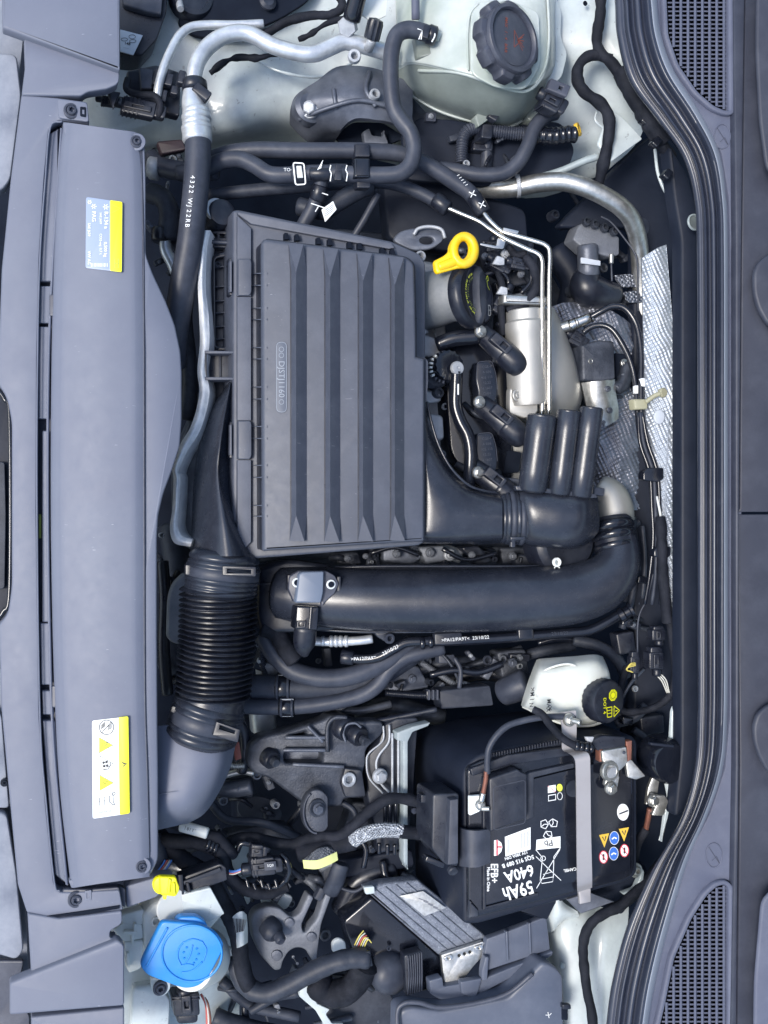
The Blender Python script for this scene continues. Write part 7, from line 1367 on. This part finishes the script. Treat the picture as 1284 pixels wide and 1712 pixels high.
# ================================================================ DIM DEPTHS
for i, (pts, r, m_) in enumerate((
    ([(290, 880, -330), (300, 960, -320), (290, 1040, -320), (300, 1120, -330)], 26, 'rubber_dark'),
    ([(272, 940, -260), (276, 1000, -250), (274, 1080, -250), (280, 1160, -250)], 10, 'black_plastic'),
    ([(430, 930, -300), (470, 925, -290), (560, 922, -290)], 12, 'cast_black'),
    ([(700, 930, -240), (740, 922, -236), (770, 930, -236)], 12, 'cast_alu'),
    ([(800, 920, -250), (850, 930, -246), (880, 925, -246)], 9, 'gloss_black'),
    ([(600, 1200, -330), (650, 1180, -320), (740, 1200, -330)], 16, 'cast_black'),
    ([(1090, 1080, -280), (1060, 1200, -280), (1050, 1300, -280)], 20, 'bay_black'),
    ([(930, 420, -280), (960, 470, -280), (950, 530, -290)], 24, 'bay_black'),
    ([(300, 1420, -260), (360, 1400, -250), (420, 1420, -260)], 14, 'cast_black'),
    ([(570, 1520, -250), (600, 1470, -240), (660, 1450, -240)], 18, 'black_plastic'))):
    tube('hose', pts, r, m_, lab=('dim shape deep in the bay ' + ('left of the corrugated hose, thick', 'left of the corrugated hose, thin', 'under the lower edge of the filter box', 'bright, under the outlet duct', 'glossy, left of the resonator bottom', 'above the cast triangular bracket', 'beside the glossy round cap', 'right of the steel tubes', 'under the white date tag', 'between bracket arm and control unit')[i], 'hose'))
bolt(752, 928, -200, 10, thing('engine_bolt', 'bright torx bolt under the outlet duct of the filter box', 'bolt', 752, 928, -200), 'torx', 'cast_alu')
bolt(693, 922, -210, 10, thing('engine_bolt', 'dull bolt under the bottom right corner of the filter box', 'bolt', 693, 922, -210), 'torx', 'cast_dark')
plate('foam_pad', [(290, 975), (312, 955), (318, 1060), (300, 1080), (280, 1070), (282, 1000)], -150, 20, 'bumper_plastic', r=10, bev=4, lab=('grey porous foam pad left of the corrugated hose', 'pad'))
# small scattered bits of clutter: clips, ties, lugs

# ================================================================ MORE OF THE ENGINE AND GEARBOX
ec = thing('engine_accessories', 'grey and black castings with bolts showing under the filter box outlet', 'engine part', 760, 930, -240)
for a, z_, m_ in (([(640, 912), (700, 908), (712, 930), (690, 944), (640, 940)], -215, 'cast_dark'), ([(700, 915), (745, 912), (748, 938), (712, 944)], -205, 'cast_mid'), ([(770, 916), (800, 912), (830, 940), (800, 946)], -215, 'black_plastic'), ([(835, 915), (880, 915), (884, 942), (840, 944)], -225, 'cast_black'), ([(560, 925), (600, 922), (606, 944), (566, 946)], -235, 'cast_black'), ([(860, 925), (905, 930), (900, 946), (862, 946)], -210, 'rubber_dark')):
    plate('casting', a, z_, 30, m_, ec, r=6, bev=4)
for x, y, r in ((664, 926, 7), (720, 924, 8), (790, 928, 6), (858, 930, 7), (582, 934, 6), (612, 930, 5)): bolt(x, y, -196, r, ec, 'hex', 'cast_mid')
for q in ([(620, 925, -200), (660, 915, -196), (700, 928, -196)], [(740, 918, -196), (780, 936, -196), (830, 925, -196)]): tube('cable', q, 4, 'gloss_black', ec)
eg = thing('fuel_rail_group', 'jumble of black and grey fittings between dipstick and twin steel tubes', 'engine part', 850, 470, -160)
for a, z_, m_ in (([(805, 400), (850, 402), (900, 425), (898, 470), (860, 480), (820, 450)], -150, 'black_plastic'), ([(826, 470), (870, 478), (896, 490), (880, 530), (836, 520)], -165, 'gloss_black'), ([(836, 520), (856, 522), (850, 620), (832, 610)], -170, 'cast_black'), ([(850, 492), (880, 488), (884, 500), (852, 506)], -140, 'cast_mid')):
    plate('fitting', a, z_, 24, m_, eg, r=6, bev=4)
for x, y, r, m_ in ((846, 425, 8, 'cast_alu'), (872, 458, 6, 'cast_mid'), (838, 500, 6, 'cast_alu'), (858, 540, 5, 'cast_mid'), (812, 428, 6, 'cast_mid')): bolt(x, y, -120, r, eg, 'hex', m_)
for q, r in (([(812, 440, -130), (836, 452, -120), (850, 470, -124), (846, 500, -130)], 4), ([(870, 420, -120), (884, 440, -116), (888, 470, -118), (872, 490, -120)], 4), ([(850, 520, -130), (862, 505, -120), (884, 500, -120)], 5), ([(832, 540, -140), (846, 560, -136), (842, 600, -136)], 5)): tube('fitting_hose', q, r, 'gloss_black', eg)
for i in range(4): plate('fin', rect(846 + i * 8, 446, 3, 16, 14), -126, 8, 'gloss_black', eg, bev=.8)
gg = thing('gearbox_details', 'dim cast ribs, bosses and hoses of the gearbox around the triangular bracket', 'gearbox', 500, 1380, -300)
for a, z_, m_ in (([(360, 1300), (420, 1296), (425, 1335), (365, 1345)], -280, 'cast_black'), ([(590, 1340), (630, 1345), (640, 1440), (600, 1470), (570, 1400)], -270, 'cast_black'), ([(540, 1440), (620, 1440), (668, 1470), (600, 1500), (540, 1490)], -250, 'rubber_dark'), ([(640, 1120), (700, 1112), (720, 1150), (650, 1160)], -285, 'cast_dark'), ([(830, 1090), (880, 1085), (886, 1130), (840, 1136)], -265, 'cast_black'), ([(560, 1440), (690, 1420), (694, 1450), (566, 1470)], -225, 'bay_black')):
    plate('rib_block', a, z_, 30, m_, gg, r=8, bev=4)
for x, y, r in ((610, 1360, 9), (622, 1420, 8), (590, 1460, 6), (690, 1135, 8), (858, 1108, 8), (780, 1120, 6), (400, 1318, 7)): bolt(x, y, -240, r, gg, 'hex', 'cast_dark')
for q, r, m_ in (([(556, 1478, -220), (590, 1490, -215), (612, 1480, -215)], 3, 'rubber'), ([(720, 1128, -240), (760, 1120, -236), (800, 1124, -236), (840, 1110, -236)], 6, 'gloss_black'), ([(760, 1100, -230), (770, 1120, -226), (768, 1150, -226)], 4, 'rubber'), ([(640, 1440, -220), (650, 1470, -210), (700, 1480, -210)], 7, 'gloss_black'), ([(600, 1400, -200), (612, 1420, -196), (608, 1450, -196)], 5, 'gloss_black'), ([(570, 1340, -210), (592, 1356, -200), (600, 1390, -200)], 5, 'rubber_dark'), ([(350, 1340, -230), (380, 1370, -230), (440, 1376, -230), (500, 1400, -230)], 7, 'rubber_dark')):
    tube('gearbox_hose', q, r, m_, gg)
bg_ = thing('bulkhead_fittings', 'dim pipes and clips in the dark strip between charge pipe bend and heat shield', 'fittings', 1060, 980, -230)
for q, r in (([(1058, 870, -200), (1062, 930, -200), (1056, 1000, -200), (1040, 1050, -200)], 6), ([(1074, 880, -190), (1078, 940, -190), (1074, 1000, -190)], 4), ([(1030, 1210, -200), (1060, 1200, -195), (1080, 1180, -195)], 8), ([(1060, 1220, -200), (1078, 1235, -200), (1074, 1260, -200)], 6)): tube('pipe', q, r, 'rubber_dark', bg_)
for x, y in ((1060, 905), (1076, 970), (1050, 1040), (1050, 1206)): plate('pipe_clip', rect(x, y, 18, 12, 8), -180, 12, 'gloss_black', bg_, r=2, bev=2)
plate('fitting_block', [(1030, 1060), (1060, 1055), (1064, 1090), (1036, 1096)], -200, 20, 'black_plastic', bg_, r=4, bev=3)
plate('fitting_block', [(1070, 1200), (1110, 1195), (1112, 1225), (1074, 1232)], -200, 20, 'black_plastic', bg_, r=4, bev=3)

# small castings, clips, bolts and hose stubs that fill the gaps between the large parts
rr = random.Random(11)
def clutter(par, x0, y0, x1, y1, z, n, ms=('cast_black', 'cast_dark', 'rubber_dark', 'black_plastic', 'cast_mid', 'rubber'), sz=(9, 26)):
    for i in range(n):
        x, y, r_ = rr.uniform(x0, x1), rr.uniform(y0, y1), rr.uniform(*sz); zz_ = z + rr.uniform(-30, 25); m_ = rr.choice(ms); t_ = rr.random(); an = rr.uniform(0, 180)
        if t_ < .34: 
            o_ = plate('bracket', rect(x, y, r_ * 1.5, r_ * rr.uniform(.4, .8), an), zz_, rr.uniform(8, 20), m_, par, r=3, bev=2)
            if rr.random() < .5: bolt(x, y, zz_ + 2, r_ * .26, par, 'hex', rr.choice(('cast_mid', 'cast_alu', 'cast_dark')))
        elif t_ < .5: lathe('boss', x, y, zz_, [(r_ * .5, -8), (r_ * .5, 4), (r_ * .4, 8), (r_ * .28, 8), (r_ * .26, 2), (.1, 2)], m_, par, n=20)
        elif t_ < .86:
            c_, s_ = math.cos(math.radians(an)), math.sin(math.radians(an)); l_ = r_ * rr.uniform(1.2, 2.4); k_ = rr.uniform(-.5, .5) * l_
            tube('hose_stub', [(x - c_ * l_, y - s_ * l_, zz_ - 14), (x - s_ * k_ * .6, y + c_ * k_ * .6, zz_), (x + c_ * l_, y + s_ * l_, zz_ - 10)], rr.uniform(2.5, 7), m_, par, n=10, rib=(4, .1) if rr.random() < .25 else None)
        else: ring('ring', x, y, zz_, r_ * .42, r_ * .24, rr.choice(('cast_mid', 'cast_alu', 'rubber')), par, h=4, n=20)
clutter(gg, 640, 1090, 880, 1175, -262, 26); clutter(gg, 360, 1290, 520, 1400, -262, 16); clutter(gg, 450, 1085, 620, 1190, -250, 12); clutter(gg, 560, 1440, 690, 1480, -235, 8); clutter(gg, 430, 1060, 480, 1110, -230, 6)
clutter(eg, 770, 400, 900, 470, -150, 16, sz=(7, 16)); clutter(eg, 790, 600, 860, 830, -160, 16, sz=(7, 16)); clutter(eg, 700, 450, 770, 560, -165, 6, ('cast_mid', 'cast_alu', 'cast_dark'), (8, 18)); clutter(eg, 690, 560, 745, 760, -158, 10, ('cast_mid', 'cast_alu', 'cast_dark'), (8, 20))
clutter(ec, 560, 925, 900, 945, -225, 14, sz=(7, 14))
clutter(bg_, 1035, 870, 1078, 1240, -220, 16, ('rubber_dark', 'black_plastic', 'cast_black', 'cast_dark'), (8, 18))
ff = thing('frame_fittings', 'dim clips and hoses between the front cover and the long refrigerant hose', 'fittings', 285, 340, -200)
clutter(ff, 252, 250, 300, 470, -205, 14, sz=(8, 18)); clutter(ff, 352, 420, 384, 590, -150, 6, ('black_plastic', 'rubber_dark'), (6, 12)); clutter(ff, 268, 880, 310, 1150, -280, 12, ('rubber_dark', 'black_plastic', 'cast_black'), (9, 18))
lf = thing('loom_fittings', 'dusty brackets and clips deep behind the harnesses left of the control unit', 'fittings', 560, 1560, -240)
clutter(lf, 480, 1450, 620, 1660, -240, 22); clutter(lf, 380, 1400, 500, 1520, -215, 14, sz=(7, 16)); clutter(lf, 360, 1640, 640, 1712, -240, 16)
pf = thing('pump_fittings', 'corroded fittings around the valve block in the dark upper right of the engine', 'fittings', 990, 430, -240)
clutter(pf, 925, 350, 1060, 510, -250, 14, ('rubber_dark', 'black_plastic', 'cast_black', 'cast_dark'), (9, 20)); clutter(pf, 945, 545, 1060, 720, -205, 10, ('cast_black', 'cast_dark', 'rubber_dark'), (7, 15))
mf = thing('mount_fittings', 'clips and hose stubs in the dark below the coolant tank', 'fittings', 800, 250, -160)
clutter(mf, 700, 215, 930, 290, -158, 14, ('rubber_dark', 'black_plastic', 'cast_black', 'cast_dark'), (8, 18))
